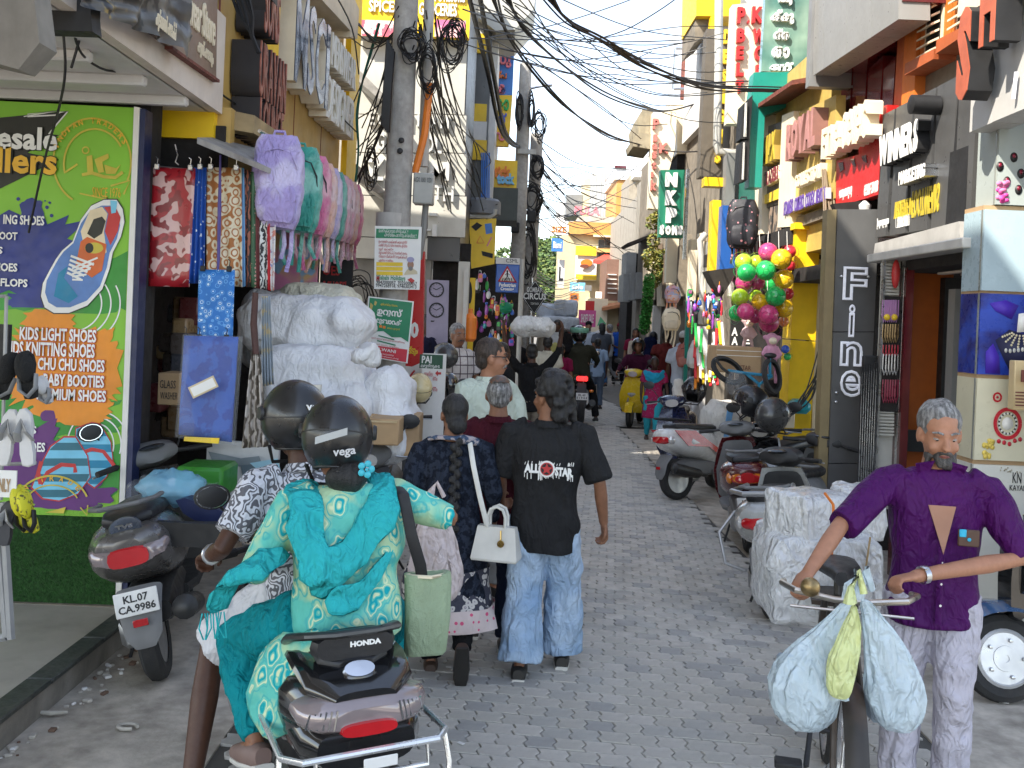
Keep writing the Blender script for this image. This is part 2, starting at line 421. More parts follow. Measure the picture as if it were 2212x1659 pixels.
mb=MB();p=gnd(112,1540,.03);mb.tube([p-V((.07,.0,0)),p+V((0,-.012,.004)),p+V((.07,.02,0))],[.012,.016,.011],7);single('stone',mb,mat('rubble',(.45,.42,.36),.9,var=.2,bump=.6),'long pale stone chip lying by the foot of the left kerb','stone',disp=.01)
mb=MB();p=gnd(276,1571,.022);mb.tube([p+V((.045*cos(q),.03*sin(q),.004)) for q in [i*pi/7 for i in range(13)]],.009,6);single('broken_ring',mb,mat('rubble',(.4,.4,.4)),'pale broken ring lying on the grey concrete in front of the kerb','debris')
mb=MB();p=gnd(1445,1083*.864+0,.02)
for px,py,c_ in ((1440,936,'pale pink'),(1428,950,'white')):
    mb=MB();p=gnd(px,py+12,.022);mb.prism([(p.x-.09,p.y-.03),(p.x+.05,p.y-.05),(p.x+.1,p.y+.03),(p.x-.03,p.y+.06)],.003,0,Mx.Translation((0,0,.022)));single('paper_scrap',mb,mat('scrap '+c_,(.7,.45,.45) if 'pink' in c_ else (.75,.75,.72),.7),c_+' paper scrap lying on the road before the woman in the blue scarf','litter')
for px,py in ((2168,1517),(2150,1455),(2185,1440)):
    mb=MB();p=gnd(px,py,.02);mb.prism([(p.x-.03,p.y-.01),(p.x+.02,p.y-.02),(p.x+.035,p.y+.012),(p.x,p.y+.02)],.003,0,Mx.Translation((0,0,.024)));single('paper_scrap',mb,lwhite,'small white paper scrap on the concrete in front of the white wheel','litter','paper scraps by the white wheel')

# ---------------------------------------------------------------- left: shoe shop, canopy, upper storey
bt=T('shoe_shop_building','two storey shoe shop with pale canopy, brown signboard and green graphic panel','building',(-4.2,3.5,0))
mb=MB();mb.box((-5.1,2.05,6.32),(6.1,7.6,6.0));O('upper_wall',mb,mat('left_wall',(.4,.36,.3),.8,var=.1,dirt=.3),bt,W=1)  # storey out of view, its length and height set to shade the street
mb=MB();mb.box((-5,2.4,3.31),(5.9,8.44,.06));O('soffit',mb,soffm,bt,W=1)
mb=MB();mb.box((-2.02,1.9,3.6),(.08,9.42,.64));O('fascia',mb,fasc,bt,W=1)
for (x1,y1,x0) in ((315,175,-4.6),(405,219,-4.8),(197,122,-4.4)):
    r=ray(x1,y1);t=1.25/r.z;p=V((0,0,CH))+r*t
    mb=MB();mb.bbox(((p.x+x0)/2,p.y,3.25),(abs(p.x-x0),.07,.06),.012);O('tube_light',mb,soffm,bt,W=1)
P6=PF(6.07)
mb=MB();mb.slab(P6,[(-260,205),(296,233),(254,1118),(-300,1098)],.05)
panel=T('graphic_panel','bright green shop panel with printed sneaker, flip flops and white shoe words','shop panel',at(60,1100,6.1))
lime=mat('print_lime',(.2,.47,.03),.45,var=.16,sc=1.2);lime2=mat('print_green',(.03,.26,.03),.45,var=.15)
O('board',mb,lime,panel,W=1)
pw=mat('print_white',(.78,.78,.76),.45);po=mat('print_orange',(.75,.26,.015),.45,var=.12);pb=mat('print_navy',(.015,.03,.2),.45,var=.2)
pp=mat('print_purple',(.11,.02,.16),.45,var=.1);py_=mat('print_gold',(.55,.45,.05),.45);pbk=mat('print_black',(.012,.014,.012),.45)
ps=mat('print_steel_blue',(.09,.2,.48),.45,var=.2);pt_=mat('print_teal',(.0,.2,.36),.45);psk=mat('print_sky',(.17,.52,.72),.45);pr=mat('print_red',(.5,.03,.03),.45)
pcr=mat('print_cream',(.72,.6,.4),.45);por=mat('print_orangered',(.6,.12,.02),.45);pmv=mat('print_dark_teal',(.02,.14,.2),.45)
PM=[pw,po,pb,pp,py_,pbk,ps,pt_,psk,pr,pcr,por,lime2,pmv]
W0,OR,NV,PU,GO,BK,SB,TE,SK,RD,CR,OG,LG,DT_=range(14)
def clampx(p): return (min(p[0],288-(p[1]-231)*.0377),p[1])
def splat(cx,cy,rx,ry,n=40,amp=.25,seed=0,sq=.6):
    rs=random.Random(seed);out=[]
    for i in range(n):
        a=2*pi*i/n;c,s=cos(a),sin(a);k=1+rs.uniform(-amp,amp)*(1 if i % 2 else .4)
        out.append((0,0));out[-1]=clampx((cx+rx*k*math.copysign(abs(c) ** sq,c),cy+ry*k*math.copysign(abs(s) ** sq,s)))
    return out
def band(pts,wd):
    L=[];Rr=[]
    for i,p in enumerate(pts):
        a=pts[max(i-1,0)];b=pts[min(i+1,len(pts)-1)];dx,dy=b[0]-a[0],b[1]-a[1];l=math.hypot(dx,dy) or 1
        L.append((p[0]-dy/l*wd/2,p[1]+dx/l*wd/2));Rr.append((p[0]+dy/l*wd/2,p[1]-dx/l*wd/2))
    return L+Rr[::-1]
def arc(cx,cy,rx,ry,a0,a1,n=24): return [(cx+rx*cos(R(a0+(a1-a0)*i/n)),cy+ry*sin(R(a0+(a1-a0)*i/n))) for i in range(n+1)]
def ribbon(mb,pl,pts,wd,mi,off):
    L=band(pts,wd);n=len(pts)
    a=[pl.pt(*p,off) for p in L[:n]];b=[pl.pt(*p,off) for p in L[n:]][::-1]
    mb.add(a+b,[(i,i+1,n+i+1,n+i) for i in range(n-1)],mi)
pm_=MB()
def D(px,mi,off): pm_.add([P6.pt(*p,off) for p in px],[tuple(range(len(px)))],mi)
D(splat(150,615,200,60,40,.3,2),LG,.0015);D(splat(95,905,170,40,40,.3,3),LG,.0015);D(splat(180,1010,110,60,30,.3,9),LG,.0015)
D([(-60,260),(147,240),(104,289),(128,292),(60,330),(128,345),(0,408),(-80,420)],BK,.003)
D(splat(20,560,150,85,44,.28,5),NV,.004);D(splat(70,460,24,30,20,.3,6),NV,.0042);D(splat(78,650,70,16,20,.3,7),NV,.0042)
D(splat(140,795,118,84,60,.16,8,.4),OR,.0055);D(splat(165,890,85,26,30,.3,4),OR,.0057);D(splat(105,690,55,20,24,.3,14),OR,.0059)
D(splat(40,985,95,70,44,.3,11),PU,.0062);D(splat(150,1070,90,28,30,.3,12),PU,.0064);D(splat(105,898,16,12,14,.1,1),PU,.0064)
for px,py,r in ((40,430,4),(108,438,3),(102,448,4),(112,466,4),(98,434,2),(66,447,3),(120,540,3),(136,555,3)): D(arc(px,py,r,r,0,330,10),NV,.0043)
ribbon(pm_,P6,arc(200,350,84,94,120,385,40),4,GO,.0066);ribbon(pm_,P6,arc(205,355,66,76,165,330,30),4,GO,.0066)
ribbon(pm_,P6,[(143,372),(168,355)],4,GO,.0066);ribbon(pm_,P6,[(173,418),(238,432),(225,424)],3,GO,.0066);ribbon(pm_,P6,[(240,402),(282,390),(268,420)],4,GO,.0066)
D([(188,338),(200,335),(203,375),(190,377)],GO,.0067);D([(205,345),(215,340),(235,332),(236,342),(222,350),(226,372),(214,374)],GO,.0067);D([(226,356),(252,364),(262,355),(250,376),(230,376)],GO,.0067)
ribbon(pm_,P6,[(178,378),(200,374),(225,382),(250,384),(266,372)],7,GO,.0068);ribbon(pm_,P6,arc(186,325,7,7,0,360,14),3,GO,.0067)
for k in range(3): ribbon(pm_,P6,arc(150,655,70+k*20,62+k*16,-40+k*8,95,24),3,W0,.003)
for k in range(3): ribbon(pm_,P6,arc(212,960,34+k*16,44+k*14,190,380,24),3,W0,.003)
# sneaker print
ol=[(253,432),(266,452),(270,480),(262,512),(245,545),(238,580),(222,625),(190,660),(150,676),(118,676),(98,664),(90,640),(94,612),(108,585),(122,560),(135,542),(158,522),(176,475),(198,445),(226,432)]
def scal(pts,k,cx,cy): return [(cx+(x-cx)*k,cy+(y-cy)*k) for x,y in pts]
D(scal(ol,1.02,180,560),BK,.0075);D(ol,W0,.0085);D(scal(ol,.9,178,556),SB,.0095)
D([(250,445),(262,470),(256,500),(240,530),(228,500),(236,462),(226,448)],RD,.0105);D([(176,500),(196,455),(222,447),(234,462),(226,500),(232,545),(214,560),(186,545)],CR,.0108)
D([(190,505),(204,474),(222,468),(230,478),(222,505),(205,516)],BK,.0118);D([(176,522),(190,512),(232,528),(222,585),(200,600),(165,575)],OG,.0118)
D(arc(205,536,20,12,0,330,16),GO,.0126);D(arc(195,536,9,11,0,330,14),BK,.013)
D([(128,590),(148,575),(140,600),(170,640),(150,655),(118,640)],TE,.0105);D([(240,433),(255,435),(252,460),(242,462)],SK,.0126)
for k in range(5): ribbon(pm_,P6,[(152-k*2+3,553+k*9),(205-k*7,572+k*8)],5,W0,.0136);ribbon(pm_,P6,[(158,580+k*6),(213-k*8,557+k*12)],4,W0,.0138)
# flip flop print
for q,k in (([(200,914),(218,918),(240,955),(245,1000),(230,1030),(205,1052),(188,1040),(165,960),(166,926)],0),([(165,945),(190,985),(196,1030),(170,1065),(130,1080),(95,1075),(72,1052),(88,1010),(112,965),(140,945)],1)):
    D(scal(q,1.05,sum(x for x,y in q)/9,sum(y for x,y in q)/len(q)+5),RD,.0075+k*.004);D(q,SK,.0085+k*.004)
    ys=sorted(y for x,y in q)
    for j in range(4):
        y0=ys[0]+(ys[-1]-ys[0])*(j*.25+.08);y1=y0+(ys[-1]-ys[0])*.12
        def xs(y):
            r=[]
            for i in range(len(q)):
                a,b=q[i],q[(i+1) % len(q)]
                if (a[1] > y) != (b[1] > y): r.append(a[0]+(b[0]-a[0])*(y-a[1])/(b[1]-a[1]))
            return min(r),max(r)
        if y1 < ys[-1]-2: a0,b0=xs(y0);a1,b1=xs(y1);D([(a0,y0),(b0,y0),(b1,y1),(a1,y1)],(TE,DT_)[k],.0093+k*.004)
ribbon(pm_,P6,[(186,975),(200,970),(225,975),(248,1005)],8,RD,.0105);ribbon(pm_,P6,[(90,1045),(105,1020),(135,1003),(163,1005),(165,1020)],9,RD,.0145);ribbon(pm_,P6,[(90,1045),(85,1020),(92,996)],9,RD,.0148)
ribbon(pm_,P6,arc(115,1095,80,68,190,340,24),4,GO,.0165);ribbon(pm_,P6,arc(115,1095,60,48,195,335,24),3,GO,.0165);ribbon(pm_,P6,[(176,1095),(190,1112),(192,1090)],3,GO,.0165)
D([(100,1106),(145,1094),(140,1108)],GO,.0168)
for k in range(7): ribbon(pm_,P6,[(52,252+k),(124,240),(60,247)],2,W0,.0042) if k==0 else None
ribbon(pm_,P6,[(60,252),(120,249),(130,243),(147,241),(118,275),(106,290)],3,W0,.0042)
O('print',pm_,PM,panel,W=1,sharp=180)
tx=MB()
def word(s,x0,y0,x1,y1,mi=0,off=.017,bold=.03,sh=True):
    if y0 > 400: y0+=3.5;y1 -= 3.5
    tx.ptxt(s,P6,x0,y0,x1,y1,.001,mi,bold,off)
    if sh: tx.ptxt(s,P6,x0-1.1,y0-1.1,x1+1.1,y1+1.4,.001,1 if mi==0 and y0 > 650 and y0 < 870 else 2,bold+.035,off-.003)
word('esale',-4,278,128,322);word('llers',-4,322,127,374,3)
for s,x0,y0,x1,y1 in (('ING SHOES',10,464,99,488),('BOOT',-8,499,41,521),('S',-3,530,9,552),('HOES',-10,566,41,589),('FLOPS',4,600,63,622),
        ('KIDS LIGHT SHOES',45,709,211,737),('KIDS KNITTING SHOES',14,740,208,769),('CHU CHU SHOES',84,774,229,802),('BABY BOOTIES',96,808,228,836),('PREMIUM SHOES',82,840,232,866),
        ('S',68,916,82,940),('OES',66,952,101,978),('ES',58,984,79,1008)):
    word(s,x0,y0,x1,y1,sh=700 < y0 < 870)
for s,a0,a1,rr,cx,cy,rx,ry in (('INDIAN TRADERS',205,330,0,200,352,76,84),('AN TRADE',205,318,0,115,1095,70,57)):
    for i,ch in enumerate(s):
        if ch==' ': continue
        a=R(a0+(a1-a0)*i/(len(s)-1));c=P6.pt(cx+rx*cos(a),cy+ry*sin(a),.0167);th=a+pi/2
        ax=V((cos(-th),0,sin(-th)));tx.txt(ch,c-ax*.013,ax,P6.n.cross(ax),.026*(.4 if ch=='I' else 1),.033,.001,3,.02)
tx.ptxt('SINCE 1976',P6,200,407,262,425,.001,3,0,.0068)
O('lettering',tx,[pw,pr,pbk,mat('print_amber',(.75,.42,.03),.45)],panel,W=1,sharp=180)
mb=MB();mb.slab(P6,[(291,231),(303,233),(262,1318),(250,1318)],.12,0,.012);O('frame',mb,whitep,panel,W=1)
mb=MB();mb.slab(P6,[(303.5,235),(315,236),(274,1318),(262.5,1318)],.12,0,.004);O('side_strip',mb,navy,panel,W=1)
mb=MB();mb.slab(P6,[(-300,1099),(254,1119),(244,1312),(-300,1290)],.04,0,-.01);tb=O('turf_base',mb,turfm,label='dark green artificial turf panel below the green graphic panel',cat='artificial turf')
g=MB()
for i in range(9000):
    x=U(-60,252);y=U(1106,1306);p=P6.pt(x,y,-.01);q=p+V((U(-.012,.012),-U(.01,.024),U(.004,.022)));sd=V((U(.001,.002),0,0));g.add([p-sd,p+sd,q],[(0,1,2)],0)
o=O('grass',g,mat('turf_blade',(.02,.095,.014),.9,var=.5,sc=30),tb,kind='stuff',W=1,sharp=180)
mb=MB();mb.slab(P6,[(-300,1288),(250,1308),(250,1322),(-300,1302)],.06,0,.02);O('base_board',mb,woodm,panel,W=1)
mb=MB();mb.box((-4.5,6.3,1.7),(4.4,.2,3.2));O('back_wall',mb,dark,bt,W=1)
# fascia boards
F1=PW(-1.955);sg=T('signboard','brown footwear store signboard fixed above the pale canopy fascia','signboard',at(420,60,6))
mb=MB();mb.slab(F1,[(300,-60),(471,-60),(467,174),(367,101),(300,50)],.04);O('board',mb,brownp,sg,W=1)
mb=MB();mb.slab(F1,[(365,99),(468,172),(468,178),(365,106)],.07,0,.02);O('edge',mb,rust,sg,W=1)
mb=MB();mb.ptxt('otwear Store',F1,391,30,463,38,.012,0,.01);mb.ptxt('ഷൂസ് ഷോറൂം',F1,425,108,460,120,.006,0,0);O('lettering',mb,lcream,sg,W=1)
F2=PW(-1.9);bn=T('flex_banner','dark crumpled flex banner hanging in front of the brown signboard','banner',at(300,40,5.5))
mb=MB()
def bnf(u,v):
    x=165+u*230;top=-40;bot=10+u*102+(18 if u > .9 else 0);return F2.pt(x,top+(bot-top)*v,.03+.03*NZ.noise(V((u*7,v*5,1)))+.02*sin(u*25+v*4))
mb.grid(bnf,40,16);O('sheet',mb,mat('flex_print',(.1,.09,.075),.4,fn=blot((.1,.095,.085),(.3,.22,.08),3.2,.56,.6,(.03,.03,.03))),bn,W=1,sharp=180)
mb=MB();mb.ptxt('ഫുട്‌വെയർ ഷോപ്പ്',F2,303,50,350,62,.004,0,0,.075);O('lettering',mb,lcream,bn,W=1)
P3=PF(3.3);mb=MB();mb.slab(P3,[(-40,-30),(70,-30),(84,92),(40,150),(-40,130)],.12)
single('awning_box',mb,mat('dirty_white',(.22,.2,.17),.85,var=.2,dirt=.5),'grimy white box end of a rolled awning at the upper left corner','awning box',disp=.012)
mb=MB();mb.slab(PF(4.4),[(76,-40),(200,-40),(196,30),(200,68),(86,64)],.1);single('shutter_box',mb,blackm,'black slab standing in for the shaded underside between awning end and flex banner','shade slab')  # black slab put in for the dark shade of the underside
def fr(d,x0,y0,x1,y1):
    return at((x0+x1)/2,(y0+y1)/2,d),(x1-x0)*d/FP,(y1-y0)*d/FP
def fbox(mb,d,x0,y0,x1,y1,th,mi=0,b=0):
    c,w_,h_=fr(d,x0,y0,x1,y1);c=c+V((0,th/2,0))
    return mb.bbox(c,(w_,th,h_),b,mi) if b else mb.box(c,(w_,th,h_),mi)
def hang(pl,tl,tr,br,bl,folds=3,amp=.02,th=.03,seed=0,nv=10):
    mb=MB();A,B,C_,E_=[pl.pt(*p) for p in (tl,tr,br,bl)];nu=max(10,folds*8);rings=[]
    for j in range(nv+1):
        v=j/nv;fo=[];bk=[]
        for i in range(nu+1):
            u=i/nu;p=(A*(1-u)+B*u)*(1-v)+(E_*(1-u)+C_*u)*v
            w_=amp*sin(2*pi*folds*u+seed+.6*sin(3*v+seed))*(.5+.5*v)+.006*NZ.noise(V((u*4,v*4,seed)))
            fo.append(p+pl.n*w_);bk.append(p+pl.n*(w_-th*(.35+.65*sin(pi*u))))
        rings.append(fo+bk[::-1])
    mb.loft(rings);return mb
# ---------------------------------------------------------------- left: textile shop and yellow shop building
g1,g2=(-2.02,6.64),(-1.86,10.3);YP=PG(g1,g2);YO=PL(YP.p+YP.n*.22,YP.ax);LY=(V((g2[0],g2[1],0))-V((g1[0],g1[1],0))).length
yb=T('clothing_shop_building','mustard yellow clothing shop with raised metal letters above an awning of hanging backpacks','building',(-2.6,8.5,0))
def onY(u0,u1,z0,z1,th,off,mi=0,mb=None):
    mb=mb or MB();return mb.prism([(u0,z0),(u1,z0),(u1,z1),(u0,z1)],th,mi,mb.pm(YP,off))
O('wall',onY(-.02,LY,3.12,6.9,3.5,0),mustard,yb,W=1)
def yu(x,y): return YP.uv(x,y)[0]
for a,b,z0 in ((yu(552,200),yu(579,200),3.25),(yu(736,300),yu(757,300),3.05)): O('pillar',onY(a,b,z0,6.9,.06,.07),yellow,yb,W=1)
mb=MB()
for x in (470,600,640,700): mb=onY(yu(x,120),yu(x,120)+.012,3.3,6.85,.01,.004,0,mb)
O('panel_joint',mb,rust,yb,W=1)
mb=MB();A=V((-1.79,6.7,3.3));B=V((-1.6,9.75,3.26))
mb.loft([[A,A+V((-.5,0,.08)),A+V((-.5,0,-.06)),A+V((0,0,-.12))],[B,B+V((-.5,0,.08)),B+V((-.5,0,-.06)),B+V((0,0,-.12))]]);O('awning',mb,mat('awning_drab',(.33,.24,.12),.6,var=.3,dirt=.5),yb,W=1)
mb=MB();mb.slab(YO,[(640,-60),(757,66),(757,80),(772,84),(776,20),(740,-60)],.3,0,.0);O('cornice',mb,cream,yb,W=1)
mb=MB();mb.box((-3.4,8.3,1.6),(.1,4,3.2));mb.box((-3.0,10.2,1.6),(2,.1,3.2));mb.box((-2.9,6.64,3.0),(1.9,.1,.4));O('shop_interior',mb,dark,yb,W=1)
mb=MB();fbox(mb,6.55,305,238,462,297,.1);O('lintel',mb,yellow,yb,W=1)
mb=MB();fbox(mb,6.62,462,232,498,330,.1);O('corner_post',mb,mustard,yb,W=1)
def signletters(label,name,words,sides,cat='sign'):
    t=T(name,label,cat,YP.pt(words[0][1],words[0][2],.1))
    mb=MB()
    for (s,x0,y1,x1,y0,ext,mi,bold) in words: mb.ptxt(s,YP,x0,y1,x1,y0,ext,mi,bold,.02)
    return t,mb
def ywords(name,label,s,bl,tr,ext,mbody,mface,bold=.04,fb=.0,back=None):
    t=T(name,label,'sign',YP.pt(*bl))
    a=YP.uv(*bl);b=YP.uv(*tr);mb=MB();w_,h_=b[0]-a[0],b[1]-a[1]

    n=len(s);wd=[max(.3,text_geo(c,bold)[2]) if c != ' ' else .3 for c in s];tot=sum(wd);u=a[0]
    for c,k in zip(s,wd):
        du=w_*k/tot
        if c != ' ':
            mb=MB();o_=YP.xy(u,a[1]-YP.p.z,.01);mb.txt(c,o_,YP.ax,YP.up,du*.92,h_,ext,0,bold);mb.txt(c,o_+YP.n*ext,YP.ax,YP.up,du*.92,h_,.008,1,fb)
            O('letter',mb,[mbody,mface],t,W=1)
        u+=du
    if back:
        mb=MB();onY(a[0]-.03,b[0]+.03,a[1]-.02,b[1]+.02,back,.012,0,mb);O('backing',mb,blackm,t,W=1)
    return t
lmet=mat('letter_red_metal',(.3,.1,.07),.35,.3,var=.5,sc=12);ldk=mat('letter_dark_side',(.02,.018,.02),.5)
lnavy=mat('letter_navy_face',(.03,.05,.1),.18,var=.3,coat=.5)
lside=mat('letter_cream_side',(.66,.6,.48),.5,var=.1,dirt=.15)
ywords('shop_name_sign','reddish metal raised letters URAVAN on dark boxes at the yellow wall corner','URAVAN',(493,203),(560,138),.2,ldk,lmet,.03,.02)
ywords('shop_name_sign','reddish metal raised letters LOUNGE, lower row above the tin awning','LOUNGE',(494,292),(553,246),.2,ldk,lmet,.03,.02)
ywords('shop_name_sign','dark boxed letters cut by the top edge beside the yellow pillar','SONS',(505,66),(545,-20),.2,ldk,lmet,.03,.02)
ywords('shop_name_sign','tall cream and navy raised letters MSCI on the mustard wall','MSCI',(588,172),(674,60),.16,lside,lnavy,.03,.015)
ywords('shop_name_sign','white raised letters MENSWEAR, upper small row on the mustard wall','MENSWEAR',(676,138),(734,134),.16,lside,lwhite,.02,.0)
ywords('shop_name_sign','white raised letters DESIGNER, lower small row on the mustard wall','DESIGNER',(664,250),(731,222),.16,lside,lwhite,.02,.0)
mb=MB();mb.box((-1.93,7.02,4.55),(.3,.34,.75));t_=single('window_box',mb,blackm,'black open window box beside the left yellow pillar','window')
# tin awning over the fabrics
ta=MB();A,B,C_,E_=at(426,297,5.75),at(590,366,6.35),at(560,322,6.6),at(430,290,6.3)
ta.loft([[A,A+V((0,0,-.035)),E_+V((0,.3,-.0)),E_+V((0,.3,.035))],[B,B+V((0,0,-.035)),C_+V((0,.3,.0)),C_+V((0,.3,.035))]]);single('tin_awning',ta,tin,'small sloping grey tin awning above the hanging fabrics','awning')
# fabrics
FPn=PF(6.28)
fabs=[
 ('red and pale pink patterned cloth panel, largest on the fabric rack',[(328,362),(422,364),(409,620),(318,618)],1,.012,mat('fab_red',(.5,.02,.03),.35,fn=blot((.42,.015,.025),(.72,.45,.42),9,.5,.515,(.24,.008,.015),1),coat=.2)),
 ('blue cloth with white and yellow flowers next to the red panel',[(421,362),(447,362),(442,612),(409,612)],3,.02,mat('fab_blue',(.03,.12,.5),.6,fn=cells((.015,.09,.42),[(0,.2,(.75,.8,.85))],26,.9))),
 ('brown and cream floral cloth hanging behind the purple ribbon',[(447,362),(522,362),(524,620),(447,612)],3,.012,mat('fab_brown',(.4,.17,.05),.6,fn=cells((.36,.13,.03),[(0,.3,(.7,.62,.48)),(.42,.6,(.66,.58,.42))],15,.5,.25))),
 ('plain sky blue cloth edge beside the brown floral cloth',[(520,362),(527,363),(530,618),(523,620)],1,.005,mat('fab_sky',(.15,.35,.62),.6)),
 ('dark brown and black batik cloth on the fabric rack',[(527,366),(540,368),(541,620),(530,620)],1,.01,mat('fab_batik',(.2,.06,.04),.6,fn=waves((.02,.015,.015),(.3,.1,.06),12,8))),
 ('pink green chequered cloth on the fabric rack',[(539,370),(552,372),(553,622),(541,620)],1,.01,mat('fab_check',(.4,.1,.1),.6,fn=cells((.05,.12,.06),[(0,.3,(.6,.35,.3))],40,.2))),
 ('maroon cloth strip on the fabric rack',[(551,374),(560,376),(561,624),(553,622)],1,.008,mat('fab_maroon',(.12,.02,.02),.6)),
 ('black and white leaf patterned cloth on the fabric rack',[(559,382),(577,386),(578,626),(561,624)],1,.01,mat('fab_bw',(.1,.1,.1),.6,fn=waves((.02,.02,.025),(.65,.65,.62),14,10))),
 ('bright red cloth edge at the near side of the white floral cloth',[(576,388),(582,390),(584,628),(578,626)],1,.004,mat('fab_brred',(.55,.02,.03),.6)),
 ('white cloth with blue flowers, outermost on the fabric rack',[(581,390),(598,394),(592,628),(584,628)],1,.006,mat('fab_wb',(.6,.6,.62),.6,fn=blot((.66,.66,.66),(.15,.2,.45),14,.56,.6,(.6,.25,.2)))),
 ('blue printed cloth with white circles hanging below the rack',[(429,582),(507,583),(502,738),(426,735)],2,.006,mat('fab_circ',(.03,.2,.6),.6,fn=cells((.02,.16,.5),[(.2,.3,(.55,.72,.85)),(.42,.5,(.12,.35,.7))],28,.8))),
]
for i,(lb,q,f_,a_,m_) in enumerate(fabs):
    pl=PF(6.28-(.1 if i==10 else 0)+(i if i < 10 else 0)*.012)
    single('hanging_cloth',hang(pl,*q,f_,a_,.02,i),m_,lb,'cloth','fabrics on the shop rack',sharp=180)
mb=MB();mb.tube([at(320,358,6.3),at(600,386,6.42)],.008,6);single('hanging_rail',mb,steel,'thin metal rail holding the clipped fabrics','rail')
cl=None
for x,y in ((339,360),(411,362),(432,360),(455,360),(510,362),(438,580),(495,581),(401,727),(430,728),(489,729)):
    mb=MB();c=at(x,y,6.14);mb.bbox(c,(.03,.02,.035),.004);mb.tube([c+V((0,0,.01)),c+V((.004,0,.05)),c+V((-.01,0,.06))],.003,5)
    single('binder_clip',mb,blackm if y > 370 else steel,'small clip gripping the top of a hanging cloth','clip','clips on the hanging cloths')
mb=MB();mb.tube([at(476,335,6.2),at(474,450,6.2),at(472,560,6.2),at(470,590,6.2)],[.006,.012,.01,.006],6);single('ribbon',mb,mat('ribbon',(.08,.06,.25),.5),'dark purple twisted ribbon hanging over the brown floral cloth','ribbon')
mb=MB();mb.tube([at(378,312,6.2),at(384,335,6.2),at(379,350,6.2),at(386,356,6.2)],.004,5);single('wire_hook',mb,steel,'bent steel hook hanging above the red cloth panel','hook')
BG=PF(6.1);t=T('bagged_trousers','blue folded trousers in clear plastic with a white tag, hanging below the printed cloth','garment',BG.pt(450,960))
O('garment',hang(BG,(398,725),(514,728),(500,955),(386,938),1,.012,.05,3),mat('denim_blue',(.012,.055,.3),.6,fn=blot((.012,.05,.3),(.02,.09,.42),9)),t,W=1,sharp=180)
pl_c=mat('clear_plastic',(.85,.88,.9),.12,alpha=.07,coat=.3,bump=.8,bsc=25)
O('plastic_cover',hang(PF(6.04),(394,722),(522,727),(504,962),(376,945),1,.014,.1,5),pl_c,t,W=1,sharp=180)
mb=MB();c=BG.pt(449,834,.09);mb.bbox((0,0,0),(.17,.004,.075),.001,0,Mx.Translation(c) @ Mx.Rotation(R(-28),4,'Y'));mb.bbox((0,-.003,0),(.15,.003,.055),.001,1,Mx.Translation(c) @ Mx.Rotation(R(-28),4,'Y'));O('price_tag',mb,[mat('tag_tan',(.6,.5,.3)),lwhite],t,W=1)
mb=MB();mb.slab(BG,[(405,941),(480,944),(478,956),(404,950)],.01,0,.06);O('header_strip',mb,lyel,t,W=1)
for i,(lb,q,m_) in enumerate((
  ('gathered grey brown sequined cloth hanging beside the bagged trousers',[(543,760),(560,760),(582,965),(522,968)],mat('fab_sequin',(.3,.24,.19),.4,fn=waves((.1,.08,.06),(.55,.5,.45),9,6,.3,.7))),
  ('pale blue yellow flowered cloth behind the sequined cloth',[(566,640),(584,640),(592,830),(566,835)],mat('fab_pale',(.4,.45,.5),.6,fn=blot((.38,.43,.48),(.6,.5,.3),10,.54,.6))))):
    single('hanging_cloth',hang(PF(6.15+i*.2),*q,4,.018,.03,i),m_,lb,'cloth','fabrics on the shop rack',sharp=180)
mb=MB();mb.tube([at(552,632,6.15),at(548,700,6.15),at(553,765,6.15)],[.018,.022,.02],7);single('rope_bundle',mb,mat('rope_dark',(.08,.04,.035),.8),'dark twisted rope holding up the sequined cloth','rope')
# shelf goods behind the fabrics
for i in range(26):
    x0=U(318,395);y0=U(640,930);wd=U(24,50);hh=U(30,70);mb=MB();fbox(mb,U(6.9,7.6),x0,y0,x0+wd,y0+hh,.3,0,.015)
    single('packed_cloth',mb,mat('pack_%d' % (i % 5),[(.1,.08,.07),(.16,.1,.05),(.12,.03,.03),(.3,.2,.1),(.07,.07,.08)][i % 5],.3,coat=.5,bump=.5,bsc=30),'plastic wrapped dark cloth pack stacked in the shadowed textile shop','cloth pack','cloth packs in the textile shop')
mb=MB();fbox(mb,6.45,340,806,388,875,.25,0,.006);cb=single('carton',mb,kraft,'brown carton with handwriting inside the textile shop beside the bagged trousers','carton')
mb=MB();mb.ptxt('GLASS',PF(6.44),345,822,380,838,.001,0,0);mb.ptxt('WASHER',PF(6.44),346,848,384,862,.001,0,0);O('handwriting',mb,lblk,cb,W=1)
mb=MB();fbox(mb,6.6,445,955,600,1075,.05);t=single('picture_board',mb,mat('pic_white',(.55,.56,.56),.5),'white board printed with jeans standing behind the riders','picture board')
mb=MB();q=PF(6.585)
for k,c in (([(450,975),(520,990),(560,985),(565,1000),(520,1008),(460,1000)],0),([(520,1005),(575,1000),(600,1040),(595,1060),(530,1060)],1),([(540,1000),(600,990),(610,1030),(580,1035)],2)): mb.add([q.pt(*p,.001+c*.002) for p in k],[tuple(range(len(k)))],c)
O('print',mb,[mat('pic_grey',(.2,.24,.26)),mat('pic_slate',(.12,.17,.2)),mat('pic_sky',(.35,.6,.7))],t,W=1,sharp=180)
mb=MB();fbox(mb,5.95,376,1010,480,1078,.35,0,.02);single('plastic_crate',mb,mat('crate_green',(.03,.2,.02),.4),'green plastic crate behind the grey parked scooter','crate')
